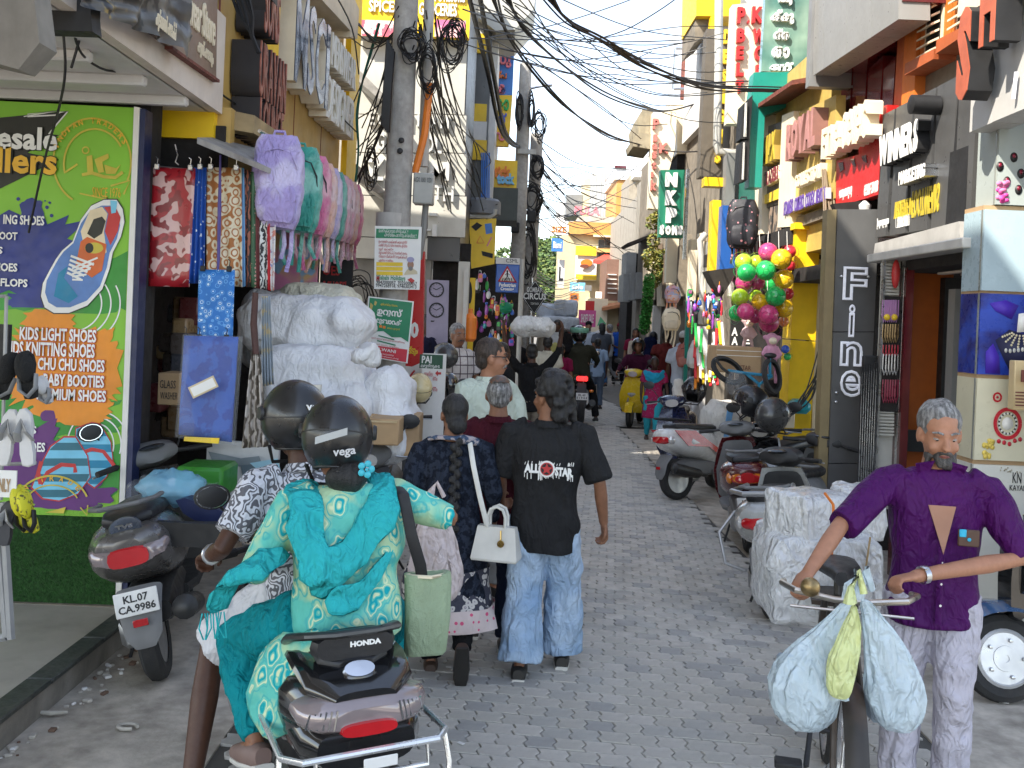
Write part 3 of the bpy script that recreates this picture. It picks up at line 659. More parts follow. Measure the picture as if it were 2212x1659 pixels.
for i,(x,y,s,m_) in enumerate(((330,1060,.16,pl_c),(372,1052,.2,mat('bag_bluish',(.25,.55,.75),.2,alpha=.55,bump=1,bsc=20)),(430,1075,.18,pl_c))):
    mb=MB();c=at(x,y,5.7);mb.ell(c,(s,s*.7,s*.55),0,24,16);single('plastic_bag',mb,m_,['clear crumpled plastic bag beside the left scooter handlebar','bluish crumpled plastic bag between scooter and green crate','clear crumpled plastic bag in front of the green crate'][i],'plastic bag',disp=.09,crump=1)
mb=MB();A=at(385,1082,5.5);mb.slab(PF(5.5),[(382,1082),(400,1078),(505,1115),(500,1132),(420,1125),(395,1110)],.25);single('blue_tarp',mb,navy,'folded dark blue tarpaulin behind the grey scooter','tarpaulin',disp=.02)
mb=MB()
for i in range(16): mb.box(at(412+i*.2,1130+i*3.2,5.2),(.42,.05,.008))
mb.slab(PF(5.26),[(380,1128),(480,1128),(470,1185),(385,1180)],.02);single('foot_mat',mb,blackm,'black ribbed mat standing behind the mirror of the riders scooter','mat')
# colour poster in the shop and dark shoe sign
mb=MB();fbox(mb,9.0,590,492,686,632,.03);t=single('colour_poster',mb,mat('poster_mix',(.7,.3,.4),.4,fn=blot((.75,.28,.5),(.75,.5,.25),3.5,.45,.55,(.3,.5,.75),1)),'bright pink and orange picture poster below the hanging backpacks','poster')
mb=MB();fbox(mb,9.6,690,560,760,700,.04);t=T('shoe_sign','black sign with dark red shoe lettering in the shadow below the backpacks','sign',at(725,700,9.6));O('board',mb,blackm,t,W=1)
mb=MB();mb.ptxt("S SHOES'",PF(9.6),697,608,748,628,.004,0,.02);mb.ptxt("EN'S",PF(9.6),712,648,754,664,.004,0,.02);mb.ptxt('OES',PF(9.6),697,575,735,594,.004,0,.02);O('lettering',mb,lred,t,W=1)
# ---------------------------------------------------------------- backpacks
def backpack(label,c,w_,h_,dp,rz,m1,m2,group=None,straps=True,cat='backpack'):
    t=T('backpack',label,cat,c,rz,group)
    mb=MB();R_=[]
    for i in range(13):
        z=-h_/2+h_*i/12;k=math.sqrt(max(0,1-abs((i-6)/6.3) ** 3.2));kk=.5+.5*k
        R_.append([(w_/2*kk*math.copysign(abs(cos(a)) ** .55,cos(a)),dp/2*(.45+.55*k)*math.copysign(abs(sin(a)) ** .55,sin(a)),z) for a in [2*pi*j/24 for j in range(24)]])
    mb.loft(R_);O('body',mb,m1,t,disp=.05,dsz=.12,crump=2)
    mb=MB();R_=[]
    for i in range(9):
        z=-h_*.44+h_*.4*i/8;k=math.sqrt(max(0,1-abs((i-4)/4.3) ** 3))
        R_.append([(w_*.38*(.6+.4*k)*math.copysign(abs(cos(a)) ** .5,cos(a)),-dp*.42+dp*.22*(.3+.7*k)*math.copysign(abs(sin(a)) ** .6,sin(a)),z) for a in [2*pi*j/20 for j in range(20)]])
    mb.loft(R_);O('pocket',mb,m2,t,disp=.03,dsz=.1,crump=2)
    mb=MB();mb.tube([(-w_*.40,-dp*.40,-h_*.02),(-w_*.38,-dp*.47,h_*.15),(-w_*.25,-dp*.49,h_*.3),(0,-dp*.48,h_*.34),(w_*.25,-dp*.49,h_*.3),(w_*.38,-dp*.47,h_*.15),(w_*.40,-dp*.40,-h_*.02)],.006,5);O('zip',mb,blackm if sum(m1.name.encode()) % 2 else m2,t)
    mb=MB();mb.tube([(-.04,0,h_*.48),(-.03,0,h_*.55),(.03,0,h_*.55),(.04,0,h_*.48)],.01,6);O('handle',mb,m2,t)
    if straps:
        for k in (-.3,-.1,.12,.3):
            mb=MB();x=w_*k;l=U(.16,.3);mb.tube([(x,dp*.3,-h_*.42),(x+U(-.02,.02),dp*.3,-h_*.5-l*.5),(x+U(-.04,.04),dp*.3,-h_*.5-l)],[(.014,.003)]*3,6);O('strap',mb,m2,t)
    return t
def bagm(n,a,b): return mat(n,a,.6,fn=blot(a,b,5,.44,.58),folds=.8,sheen=.2)
BM=[bagm('bag_lilac',(.37,.3,.6),(.52,.47,.68)),bagm('bag_teal',(.03,.3,.24),(.22,.5,.42)),bagm('bag_pink',(.62,.14,.3),(.68,.38,.45)),bagm('bag_peach',(.68,.4,.32),(.66,.5,.5)),bagm('bag_lav',(.42,.36,.6),(.6,.52,.62)),bagm('bag_green',(.05,.27,.22),(.2,.42,.36)),bagm('bag_mauve',(.55,.25,.33),(.66,.5,.52)),bagm('bag_rose',(.6,.3,.36),(.6,.45,.5))]
bl_=['lilac backpack, nearest and largest under the yellow shop awning','teal green backpack hanging second behind the lilac one','magenta pink backpack hanging third in the awning row','peach backpack hanging fourth in the awning row','pale lavender backpack between the peach and the dark green ones','dark green backpack sixth in the awning row','pink backpack seventh in the awning row after the dark green one','mauve pink backpack eighth in the awning row','peach pink backpack ninth in the awning row','rose backpack at the very far end of the awning row']
for i,(x,y,hp) in enumerate(((600,394,200),(645,410,182),(668,422,168),(684,432,158),(697,439,151),(709,445,146),(720,450,141),(730,455,137),(740,459,133),(749,463,129))):
    d=.60*FP/hp;backpack(bl_[i],at(x,y,d),.33,.6,.22,R(10),BM[(0,1,2,3,4,5,7,6,3,2)[i]],BM[(0,1,2,3,4,5,7,6,3,2)[i]],'backpacks under the yellow shop awning')
mb=MB();mb.tube([at(560,283,6.5),at(752,385,9.5)],.012,6);single('bag_rail',mb,steel,'steel rail under the awning holding the row of backpacks','rail')
# ---------------------------------------------------------------- bales under white sheets, on the left
balem=mat('white_sacking',(.76,.76,.77),.75,var=.05,folds=.55,dirt=.1,spec=.15);balec=mat('cream_sacking',(.6,.58,.46),.75,folds=.8);baleg=mat('grey_sacking',(.36,.36,.36),.75,folds=.8)
def bale(label,parts,m_,cat='bale',grp=None,disp=.09,vox=.025,dsz=.22):
    mb=MB()
    for d,x0,y0,x1,y1,th,b in parts: fbox(mb,d,x0,y0,x1,y1,th,0,b)
    return single('bale',mb,m_,label,cat,grp,vox=vox,sm=4,disp=disp,dsz=dsz,crump=2)
bale('white covered bale, upper large one behind the riders helmets',[(7.3,500,640,775,770,.9,.12),(7.25,690,660,798,740,.5,.1)],balem)
bale('white covered bale, lower middle one of the pile behind the helmets',[(7.0,545,752,775,960,1.0,.1),(6.9,600,830,800,960,.7,.1)],balem)
bale('white covered bale with long creases in front of the tilted green poster',[(7.0,772,795,878,1010,.8,.14),(6.95,800,870,892,1010,.7,.1)],balem)
bale('cream sheet covered bale on top of the white bale pile',[(7.9,585,612,760,690,.7,.1)],balec)
bale('grey sheeted bale end behind the dark rope at the pile',[(7.6,508,625,600,800,.6,.1)],baleg)
mb=MB();mb.tube([at(782,780,6.9),at(796,762,6.85),at(808,748,6.8),at(812,738,6.8)],[.14,.08,.05,.015],10);single('sheet_corner',mb,balem,'twisted knotted corner of the white sheet beside the green poster','sheet corner',disp=.05,sub=1)
mb=MB();fbox(mb,6.2,596,832,690,885,.02);fbox(mb,6.18,600,852,650,868,.02,1);single('printed_sack',mb,[mat('sack_print',(.6,.57,.5),folds=.6),bluew],'pale printed sack with a blue band behind the rear helmet','sack',disp=.03)
# ---------------------------------------------------------------- poles
def pole(label,base,top,r0,r1,extra=None):
    t=T('utility_pole',label,'utility pole',base);ax=V(top)-V(base)
    mb=MB();mb.tube([V(base)+ax*k for k in (0,.25,.5,.75,1)],[r0+(r1-r0)*k for k in (0,.25,.5,.75,1)],20);O('post',mb,polem,t,W=1);return t
d1=9.3;b1=at(846,700,d1);b1.z=0;t1=at(890,-260,d1)
po1=pole('thick concrete utility pole wrapped with black cables, nearest in the street',b1,t1,.155,.1)
mb=MB()
for x,y in ((867,303),(864,326)): mb.lathe([(.001,0),(.028,0),(.022,.02),(.001,.025)],10,0,Mx.Translation(at(x,y,9.165)) @ Mx.Rotation(R(90),4,'X'))
O('bolt_hole',mb,blackm,po1,W=1)
mb=MB();mb.tube([at(848,462,d1),at(846,492,d1)],.152,20);O('pasted_notice',mb,mat('old_paper',(.45,.43,.4),.8,dirt=.4),po1,W=1)
mb=MB();fbox(mb,9.2,892,373,936,440,.18,0,.012);t=T('meter_box','pale grey electric box with a stencilled number on the thick pole','electric box',at(915,440,9.2));O('case',mb,mat('box_grey',(.4,.4,.37),.5,dirt=.2),t,W=1)
mb=MB();mb.ptxt('AGX 1001 0201',PF(9.2),894,384,934,393,.002,0,0);O('lettering',mb,lblk,t,W=1)
mb=MB();mb.tube([at(920,440,9.3),at(915,500,9.3),at(905,560,9.3)],.03,8);O('conduit',mb,mat('conduit',(.2,.2,.19)),t,W=1)
mb=MB();mb.tube([at(929,180,9.35),at(917,290,9.35),at(896,374,9.35)],.035,8);single('red_pipe',mb,lorg,'orange red cable pipe running down beside the thick pole','pipe')
mb=MB();mb.tube([at(928,-30,9.5),at(922,150,9.5),at(914,360,9.5)],.05,10);single('steel_pipe',mb,pvc,'thin grey steel pipe standing behind the orange cable pipe','pipe')
mb=MB()
for i in range(5): mb.tube([at(838+i*3,88+6*i,9.15),at(832+3*i,180,9.1),at(826+3*i,270+4*i,9.15)],.018,6)
single('cable_bundle',mb,cable,'thick vertical bundle of black cables hanging on the near side of the thick pole','cable bundle')
d2=20.;b2=at(1112,700,d2);b2.z=0;po2=pole('slim concrete utility pole in the middle distance behind the crossing sign',b2,at(1136,138,d2),.17,.12)
b3=at(1140,700,21);b3.z=0;po3=pole('shorter grey pole tangled in cables beside the slim concrete pole',b3,at(1160,290,21),.14,.13)
mb=MB();mb.tube([at(1143,192,d2),at(1160,188,d2),at(1178,185,d2)],.025,6);mb.bbox(at(1183,184,d2),(.2,.1,.05),.02);O('lamp_arm',mb,steel,po2,W=1)
mb=MB();fbox(mb,19.8,1118,322,1158,332,.1);O('crossbar',mb,pvc,po2,W=1)
for q in ((1104,480,1122,502),(1140,455,1158,480)): mb=MB();fbox(mb,19.6,*q,.2,0,.02);O('junction_box',mb,blackm,po2,W=1)
# ---------------------------------------------------------------- posters on the near pole
P9=PF(9.08);t=T('notice_board','white travel notice with green header and red lines tied to the thick pole','notice',at(858,626,9.08))
mb=MB();mb.slab(P9,[(810,488),(911,490),(906,626),(808,624)],.015);O('board',mb,lwhite,t,W=1)
mb=MB();mb.slab(P9,[(813,494),(905,496),(903,516),(812,514)],.002,1,.004)
for y in (566,576,586): mb.slab(P9,[(813,y),(870,y+1),(870,y+9),(813,y+8)],.002,2,.004)
mb.slab(P9,[(880,604),(888,600),(896,606),(890,613)],.002,3,.004)
mb.slab(P9,[(874,590),(880,582),(892,580),(901,586),(902,592),(873,594)],.002,6,.004);mb.slab(P9,arc(887,572,7,9,0,340,14),.002,4,.005);mb.slab(P9,arc(887,561,8,6,0,340,14),.002,5,.006);mb.slab(P9,arc(887,580,5,5,0,340,10),.002,7,.006)
O('print',mb,[lwhite,lgreen,lyel,lred,mat('face_print',(.35,.2,.13)),mat('turban_print',(.35,.33,.5)),mat('shawl_print',(.6,.52,.35)),mat('beard_print',(.2,.19,.18))],t,W=1)
mb=MB();mb.ptxt('യാത്രക്കാരുടെ ശ്രദ്ധക്ക്..!!',P9,818,496,882,504,.001,0,0,.006);mb.ptxt('പ്രത്യേകം മറന്നുപോകല്ലേ..!!',P9,830,505,900,513,.001,0,0,.006)
for i,s in enumerate(('ഉംറ യാത്ര പാക്കേജ് കൂടെ ഇന്ന്','ഹജ്ജ് ഗ്രൂപ്പ് വിസ സേവനം ഇവിടെ','ടൂർ യാത്ര','ദുബായ് ട്രിപ്പ് സന്ദർശനം','വിമാന ടിക്കറ്റ് ബുക്കിംഗ്','എല്ലാ രാജ്യം')): mb.ptxt(s,P9,818,520+i*8,880 if i not in (2,5) else 850,526+i*8,.001,1,0,.004)
mb.ptxt('Misbahi Holidays',P9,813,596,876,607,.001,2,.02,.004);mb.ptxt('M',P9,813,596,820,607,.002,1,.03,.0045);mb.ptxt('9847000057, 7025000057',P9,813,609,901,614,.001,3,.01,.004);mb.ptxt('9947268918, 9746303413',P9,812,616,900,621,.001,3,.01,.004)
O('lettering',mb,[lwhite,lred,lgreen,lblk],t,W=1,sharp=180)
t=T('festival_poster','tilted green white and red poster with white Malayalam heading on the thick pole','poster',at(840,785,9.05))
PT=PL(at(787,770,9.05),(cos(R(-6)),0,sin(R(-6))));PT.up=V((0,0,1))
P0=PF(9.04);q=lambda u,v: ((1-u)*((1-v)*796+v*784)+u*((1-v)*894+v*880),(1-u)*((1-v)*640+v*769)+u*((1-v)*651+v*785))
mb=MB();mb.slab(P0,[q(0,0),q(1,0),q(1,1),q(0,1)],.015);O('board',mb,lwhite,t,W=1)
mb=MB();mb.slab(P0,[q(.03,.02),q(.97,.02),q(.97,.66),q(.8,.6),q(.6,.62),q(.4,.54),q(.2,.57),q(.03,.52)],.002,0,.004);mb.slab(P0,[q(.03,.8),q(.97,.78),q(.97,.985),q(.03,.98)],.002,1,.004)
mb.slab(P0,[q(.06,.1),q(.12,.14),q(.1,.22),q(.05,.2)],.002,2,.006);mb.slab(P0,[q(.15,.06),q(.2,.08),q(.18,.14),q(.14,.13)],.002,2,.006);mb.slab(P0,[q(.3,.45),q(.36,.45),q(.36,.49),q(.3,.49)],.002,3,.006);mb.slab(P0,[q(.38,.455),q(.44,.455),q(.44,.495),q(.38,.495)],.002,3,.006)
mb.slab(P0,[q(.3,.615),q(.66,.645),q(.66,.665),q(.3,.635)],.002,0,.004);mb.slab(P0,[q(.28,.7),q(.7,.73),q(.7,.75),q(.28,.72)],.002,0,.004)
O('print',mb,[lgreen,mat('poster_red',(.6,.03,.05),.45),mat('lantern',(.5,.4,.12)),lorg],t,W=1)
th_=R(-6.5);ax_=V((cos(th_),0,sin(th_)));up_=V((-sin(th_),0,cos(th_)));mb=MB()
def qt(s,u0,v0,u1,v1,mi,bold=.0):
    a=P0.pt(*q(u0,v1),.006);b=P0.pt(*q(u1,v1),.006);c=P0.pt(*q(u0,v0),.006);mb.txt(s,a,b-a,c-a,(b-a).length,(c-a).length,.001,mi,bold)
qt('ഉറൂസ്',.22,.15,.78,.31,0,.035);qt('മുബാറക്',.22,.32,.78,.44,0,.035);qt('എല്ലാവർക്കും സ്വാഗതം',.28,.08,.66,.13,1);qt('മഖാം ഉറൂസ്',.48,.46,.76,.5,1);qt('പാലസ് റോഡ് കൊച്ചി മഹോത്സവം',.1,.655,.9,.69,2);qt('ജൂൺ മാസം ആദ്യം',.2,.755,.78,.785,2)
qt('HALWANI',.18,.815,.72,.87,0,.02);qt('Call 9562626000',.2,.9,.68,.925,0);qt('try Outside halwani.shop',.06,.94,.8,.968,0)
O('lettering',mb,[lwhite,lyel,lred],t,W=1,sharp=180)
# red totem, PAI board
mb=MB();PR5=PF(10.2);t=T('red_shop_totem','tall red curved shop totem with white and yellow letters behind the thick pole','shop sign',at(880,860,10.2))
mb.slab(PR5,[(868,545),(917,543),(912,782),(890,792),(850,788),(856,660)],.12);O('panel',mb,redp,t,W=1)
mb=MB();mb.slab(PR5,[(850,788),(890,792),(912,782),(908,900),(850,900)],.12);O('lower_panel',mb,whitep,t,W=1)
mb=MB()
for k in range(6): ribbon(mb,PR5,[(880,815+k*7),(870-k,800+k*8)],4,0,.01);ribbon(mb,PR5,[(884,815+k*7),(896+k,800+k*8)],4,0,.01)
mb.ptxt('0',PR5,886,696,905,730,.004,1,.05);mb.ptxt('ട്ടും',PR5,882,748,903,768,.004,2,.03);O('lettering',mb,[lred,lwhite,lyel],t,W=1)
t=T('medicine_shop_board','white and dark green medicine shop board with a red arrow beside the red totem','sign board',at(935,862,9.9));P10=PF(9.9)
mb=MB();fbox(mb,9.9,906,764,957,1110,.04);O('board',mb,whitep,t,W=1)
mb=MB();mb.rect(P10,907,765,956,797,.003,0,.004);mb.slab(P10,[(940,806),(946,800),(946,804),(953,804),(953,809),(946,809),(946,813)],.003,1,.004);O('print',mb,[mat('pai_green',(.03,.09,.05)),lred],t,W=1)
mb=MB();mb.ptxt('PAI',P10,911,769,933,784,.002,0,.03,.006);mb.ptxt('മരുന്നുകട',P10,909,787,950,795,.002,0,.02,.006);mb.ptxt('നല്ല',P10,916,802,935,812,.002,1,0,.006);mb.ptxt('ണം',P10,935,814,945,822,.002,1,0,.006);mb.ptxt('ണം',P10,935,836,945,845,.002,1,0,.006);O('lettering',mb,[lwhite,lred],t,W=1)
# ---------------------------------------------------------------- grey shop building facing the camera
d=13.;P13=PF(d);wb=T('jewellery_building','pale grey panelled shop building with raised letters facing the camera behind the thick pole','building',at(900,900,13.5))
mb=MB();fbox(mb,13.06,757,-200,1008,560,2.5);O('wall',mb,dgrey,wb,W=1)
xs_=[759,836,924,1007];ysn=[88,247,330,422,512,559]
for i in range(3):
    for j in range(5):
        if i==2 and j==4: continue
        mb=MB();fbox(mb,d,xs_[i]+1,ysn[j]+1,xs_[i+1]-1,ysn[j+1]-1,.05);O('cladding_panel',mb,ltgrey,wb,W=1)
mb=MB()
for ch,x0,y0,x1,y1 in (('E',797,243,812,271),('G',816,246,834,272),('Y',836,247,852,273),('P',856,248,872,274),('T',876,249,893,275),('I',902,250,907,275),('A',931,251,950,277),('N',952,253,971,279),('G',815,288,832,325),('O',919,296,938,330),('L',940,298,956,333),('Z',790,345,832,390),('M',929,352,972,390),('T',937,402,956,432),('H',958,404,981,436),('-',927,462,946,467),('1',934,486,945,511),('-',922,496,932,499)):
    mb=MB();mb.ptxt(ch,P13,x0,y0,x1,y1,.07,0,.02,.0);O('letter',mb,mat('letter_silver',(.62,.62,.6),.4,.2),wb,W=1)
t=T('spice_shop_sign','yellow sign with white spices and groceries words at the top behind the pole','sign',at(890,84,12.8));P12=PF(12.8)
mb=MB();mb.rect(P12,768,-90,1013,83,.1);O('board',mb,yellow,t,W=1)
mb=MB();mb.rect(P12,772,42,850,80,.004,0,.004);O('picture',mb,mat('spice_pic',(.7,.5,.5),fn=blot((.75,.6,.55),(.6,.1,.15),8)),t,W=1);mb=MB();mb.rect(P12,940,42,1005,82,.004,0,.004);O('picture',mb,mat('spice_pic2',(.6,.2,.3),fn=blot((.6,.15,.3),(.7,.4,.4),6)),t,W=1)
mb=MB();mb.ptxt('SPICES',P12,797,4,862,26,.03,0,.02);mb.ptxt('GROCERIES',P12,905,10,988,34,.03,0,.02);mb.ptxt('Spice Nuts',P12,800,-30,862,-4,.03,0,.02);mb.ptxt('Provisions',P12,930,-26,1006,4,.03,0,.02);O('lettering',mb,lwhite,t,W=1)
mb=MB();mb.slab(PF(12.2),[(757,120),(775,150),(830,205),(820,215),(757,160)],1.2);mb.slab(PF(11.8),[(757,345),(790,370),(832,415),(815,418),(757,380)],1.2);single('tin_roof',mb,tin,'dark corroded tin roof edges beside the yellow shop and the grey building','tin roof')
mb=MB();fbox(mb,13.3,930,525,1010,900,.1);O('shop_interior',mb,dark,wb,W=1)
mb=MB();fbox(mb,13.1,757,559,925,900,.12);O('ground_wall',mb,mat('ground_wall',(.2,.19,.17),.7,dirt=.4),wb,W=1)
mb=MB();fbox(mb,12.7,984,565,1008,900,.1);O('side_wall',mb,ltgrey,wb,W=1)
t=T('clock_banner','tall lilac banner with two printed wall clocks in the dark shop','banner',at(948,770,12.9));PC=PF(12.9)
mb=MB();mb.slab(PC,[(922,604),(970,606),(966,780),(920,780)],.02);O('sheet',mb,mat('lilac_print',(.3,.27,.36),.5),t,W=1)
mb=MB()
for cy in (626,670):
    ribbon(mb,PC,arc(943,cy,15,15,0,360,28),3,0,.006);ribbon(mb,PC,[(943,cy),(935,cy-4)],1.5,0,.006);ribbon(mb,PC,[(943,cy),(952,cy-5)],1.5,0,.006)
    for k in range(12): a=k*pi/6;ribbon(mb,PC,[(943+11*cos(a),cy+11*sin(a)),(943+13*cos(a),cy+13*sin(a))],1,0,.006)
O('clock_face',mb,[lblk],t,W=1)
mb=MB();fbox(mb,12.5,1000,575,1008,760,.08);single('down_pipe',mb,pvc,'white rain pipe at the corner beside the clock banner shop','pipe')
# ---------------------------------------------------------------- toy shop row on the left
ts=T('toy_shop_building','toy shop with yellow white and grey striped wall behind the grey building','building',at(1040,900,17))
mb=MB();fbox(mb,16.2,1008,0,1055,560,.2);O('wall',mb,dgrey,ts,W=1)
for y0,y1,m_ in ((-20,36,yellow),(36,72,whitep),(72,114,yellow),(224,262,yellow),(262,302,whitep),(302,345,yellow)):
    mb=MB();fbox(mb,16.15,1014,y0,1051,y1,.06);O('stripe_panel',mb,m_,ts,W=1)
mb=MB();fbox(mb,16.6,1050,-40,1072,470,3);O('side_wall',mb,whitep,ts,W=1)
mb=MB();mb.slab(PF(15.9),[(1010,-20),(1160,-20),(1152,20),(1112,64),(1070,66),(1010,20)],1.6);O('eave',mb,ltgrey,ts,W=1)
mb=MB();fbox(mb,17.2,1040,405,1118,475,1.2);O('dark_storey',mb,mat('green_grey',(.06,.07,.065),.6),ts,W=1)
mb=MB()
for i in range(5): mb.tube([at(1041+i*4,330,16.0),at(1040+i*4,440,16.0)],.012,6)
single('blue_rods',mb,lblue,'bundle of thin blue rods standing against the toy shop wall','rod bundle')
t=T('vertical_sign','tall blue and yellow vertical sign with NEW and coloured Malayalam letters','sign',at(1080,316,18));PV_=PF(18)
mb=MB();fbox(mb,18,1058,94,1109,205,.15);O('upper_panel',mb,lblue,t,W=1)
mb=MB();mb.slab(PV_,[(1057,205.5),(1107,205.5),(1099,316),(1050,314)],.15);O('lower_panel',mb,yellow,t,W=1)
for s,x0,y0,x1,y1,m_ in (('NEW',1064,97,1104,112,lwhite),('സു',1060,121,1105,146,lpink),('പ്പ',1068,155,1095,170,lorg),('ർ',1070,184,1092,203,lpink),('ടോ',1057,216,1100,238,mat('sg',(.03,.4,.1))),('യ്',1063,246,1095,270,mat('sb',(.08,.12,.5))),('സ്',1058,280,1095,304,lpink)):
    mb=MB();mb.ptxt(s,PV_,x0,y0,x1,y1,.06,0,.03);O('letter',mb,m_,t,W=1)
t=T('toy_sign','yellow rectangular toy sign with orange and blue words below the vertical sign','sign',at(1085,406,17.5));PV2=PF(17.5)
mb=MB();fbox(mb,17.5,1055,346,1117,406,.1);O('board',mb,yellow,t,W=1)
mb=MB();mb.ptxt('tick',PV2,1067,360,1104,384,.05,0,.06);mb.ptxt('tock',PV2,1073,376,1112,398,.06,1,.06);mb.ptxt('fun for kids',PV2,1075,399,1100,402,.01,2,0);O('lettering',mb,[lorg,bluew,lorg],t,W=1)
t=T('travel_goods_board','yellow board with pictures of laptop, blue bag and toys below the water tank','sign board',at(1050,590,15.6));PV3=PF(15.6)
mb=MB();mb.slab(PV3,[(1013,474),(1072,472),(1068,570),(1018,580)],.06);O('board',mb,yellow,t,W=1)
mb=MB();mb.slab(PV3,[(1018,490),(1030,480),(1042,487),(1028,499)],.004,0,.006);mb.slab(PV3,[(1047,484),(1062,482),(1064,503),(1050,506)],.01,1,.006);mb.slab(PV3,[(1040,542),(1065,548),(1064,558),(1042,552)],.004,0,.006);ribbon(mb,PV3,[(1030,525),(1037,510),(1046,525),(1030,525)],2,2,.006);ribbon(mb,PV3,[(1052,532),(1062,512)],3,3,.006)
O('picture',mb,[blackm,lblue,lorg,lpink],t,W=1)
mb=MB();mb.lathe([(.26,0),(.3,.02),(.3,.22),(.26,.26),(.1,.28)],18,0,Mx.Translation(at(1040,466,15.8)));single('water_tank',mb,mat('tank_grey',(.2,.21,.23),.5),'grey water tank on the low roof above the yellow goods board','water tank')
mb=MB();mb.tube([at(1013,467,15.6),at(1060,468,15.6),at(1068,462,15.6),at(1070,452,15.6)],.035,8);single('roof_pipe',mb,pvc,'white pipe running along below the grey water tank','pipe')
t=T('crossing_sign','blue pedestrian crossing sign with red triangle under a white CSML plate','traffic sign',at(1097,640,14.6));PS=PF(14.6)
mb=MB();fbox(mb,14.6,1071,571,1121,632,.03,0,.01);O('plate',mb,mat('sign_blue',(.012,.09,.4),.35),t,W=1)
mb=MB();fbox(mb,14.6,1071,557,1123,570.5,.03);O('top_plate',mb,whitep,t,W=1)
mb=MB();mb.slab(PS,[(1096,574),(1117,611),(1075,608)],.003,0,.004);mb.slab(PS,[(1096,580),(1112,608),(1080,606)],.003,1,.007);mb.slab(PS,arc(1096,586,2,2.4,0,340,8),.003,2,.01);ribbon(mb,PS,[(1096,588),(1096,597)],3,2,.01);ribbon(mb,PS,[(1096,596),(1092,605)],1.6,2,.01);ribbon(mb,PS,[(1096,596),(1100,605)],1.6,2,.01);ribbon(mb,PS,[(1091,594),(1096,590),(1101,594)],1.4,2,.01)
for k in range(5): ribbon(mb,PS,[(1085+k*5,607),(1087+k*4.4,601)],2,2,.0095)
O('symbol',mb,[lred,lwhite,lblk],t,W=1,sharp=180)
mb=MB();mb.ptxt('Pedestrian',PS,1078,612,1114,619,.002,0,.03,.004);mb.ptxt('Crossing',PS,1081,621,1110,629,.002,0,.03,.004);mb.ptxt('CSML',PS,1093,560,1120,567,.002,1,0,.004);O('lettering',mb,[lwhite,lblk],t,W=1,sharp=180)
mb=MB();b=at(1124,700,14.7);b.z=0;mb.tube([b,at(1128,560,14.7)],.035,8);O('post',mb,pvc,t,W=1)
t=T('diamond_sign','black diamond shaped circus notice with white letters on the slim pole','notice',at(1155,682,19.4));PD=PF(19.4)
mb=MB();mb.slab(PD,[(1156,605),(1182,640),(1154,680),(1127,642)],.02);O('board',mb,blackm,t,W=1)
mb=MB();mb.ptxt('GOMBAY',PD,1138,621,1171,631,.004,0,.02);mb.ptxt('CIRCUS',PD,1130,634,1180,646,.004,0,.03);mb.ptxt('TODAY SHOW',PD,1146,654,1164,658,.004,0,0);ribbon(mb,PD,[(1156,608),(1179,640),(1154,677),(1130,642),(1156,608)],1,0,.003);O('lettering',mb,lwhite,t,W=1)
mb=MB();mb.tube([at(1150,600,19.5),at(1144,760,19.5)],.07,10);single('thin_post',mb,steel,'thin grey steel post behind the black diamond notice','post')
# toys and small goods hanging along the left shops
tc=[(.6,.03,.04),(.03,.4,.08),(.04,.15,.6),(.75,.5,.02),(.65,.2,.4),(.7,.7,.7),(.02,.3,.35),(.75,.25,.02),(.02,.02,.03),(.35,.08,.45)]
tm=[mat('toy_%d' % i,c,.35,var=.1,coat=.2) for i,c in enumerate(tc)]
tn=['red','green','blue','yellow','pink','white','teal','orange','black','violet']
def toy(x,y,d,w_,h_,k,kind):
    mb=MB();c=at(x,y,d);W=w_*d/FP;H_=h_*d/FP
    if kind==0: mb.bbox(c,(W,.06,H_),.015,0);mb.bbox(c+V((0,-.035,H_*.15)),(W*.7,.01,H_*.4),.004,1)
    elif kind==1: mb.ell(c,(W/2,W/2,H_/2),0,10,8);mb.tube([c+V((0,0,H_/2)),c+V((0,0,H_*.9))],.006,4,1)
    elif kind==2: mb.tube([c+V((0,0,H_/2)),c+V((W*.1,0,0)),c-V((0,0,H_/2))],[W*.15,W*.4,W*.2],8,0);mb.ell(c+V((0,0,H_*.55)),W*.3,1,8,6)
    else: mb.lathe([(W*.2,-H_/2),(W*.5,-H_*.3),(W*.45,H_*.2),(W*.15,H_*.5)],10,0,Mx.Translation(c));mb.tube([c+V((-W*.3,0,H_*.3)),c+V((0,0,H_*.8)),c+V((W*.3,0,H_*.3))],.006,4,1)
    return mb
rs=random.Random(5)
for i in range(64):
    x=rs.uniform(1026,1108);y=rs.uniform(585 if x > 1070 else 590,745);
    if 1068 < x and y < 640: y=rs.uniform(645,745)
    k=rs.randrange(10);kd=rs.randrange(4);hh=rs.uniform(9,26);wd=rs.uniform(6,12)
    single('hanging_toy',toy(x,y,rs.uniform(14.8,17.5),wd,hh,k,kd),[tm[k],tm[(k+3) % 10]],'%s %s hanging at the front of the left toy shop' % (tn[k],['boxed toy','round toy','long plastic toy','small handled toy'][kd]),'toy','%s %s goods of the left toy shop' % (tn[k],['boxed','round','long','handled'][kd]))
mb=MB();fbox(mb,17.8,1008,560,1125,900,.1);O('shop_interior',mb,dark,ts,W=1)
t=T('cricket_bat_stand','tall yellow display strip with a black bat beside the left toy shop','display stand',at(1012,760,13.6));mb=MB();fbox(mb,13.6,1006,600,1024,760,.06);O('panel',mb,yellow,t,W=1);mb=MB();mb.slab(PF(13.6),arc(1015,632,5,24,0,350,20),.03,0,.04);O('bat',mb,blackm,t,W=1)
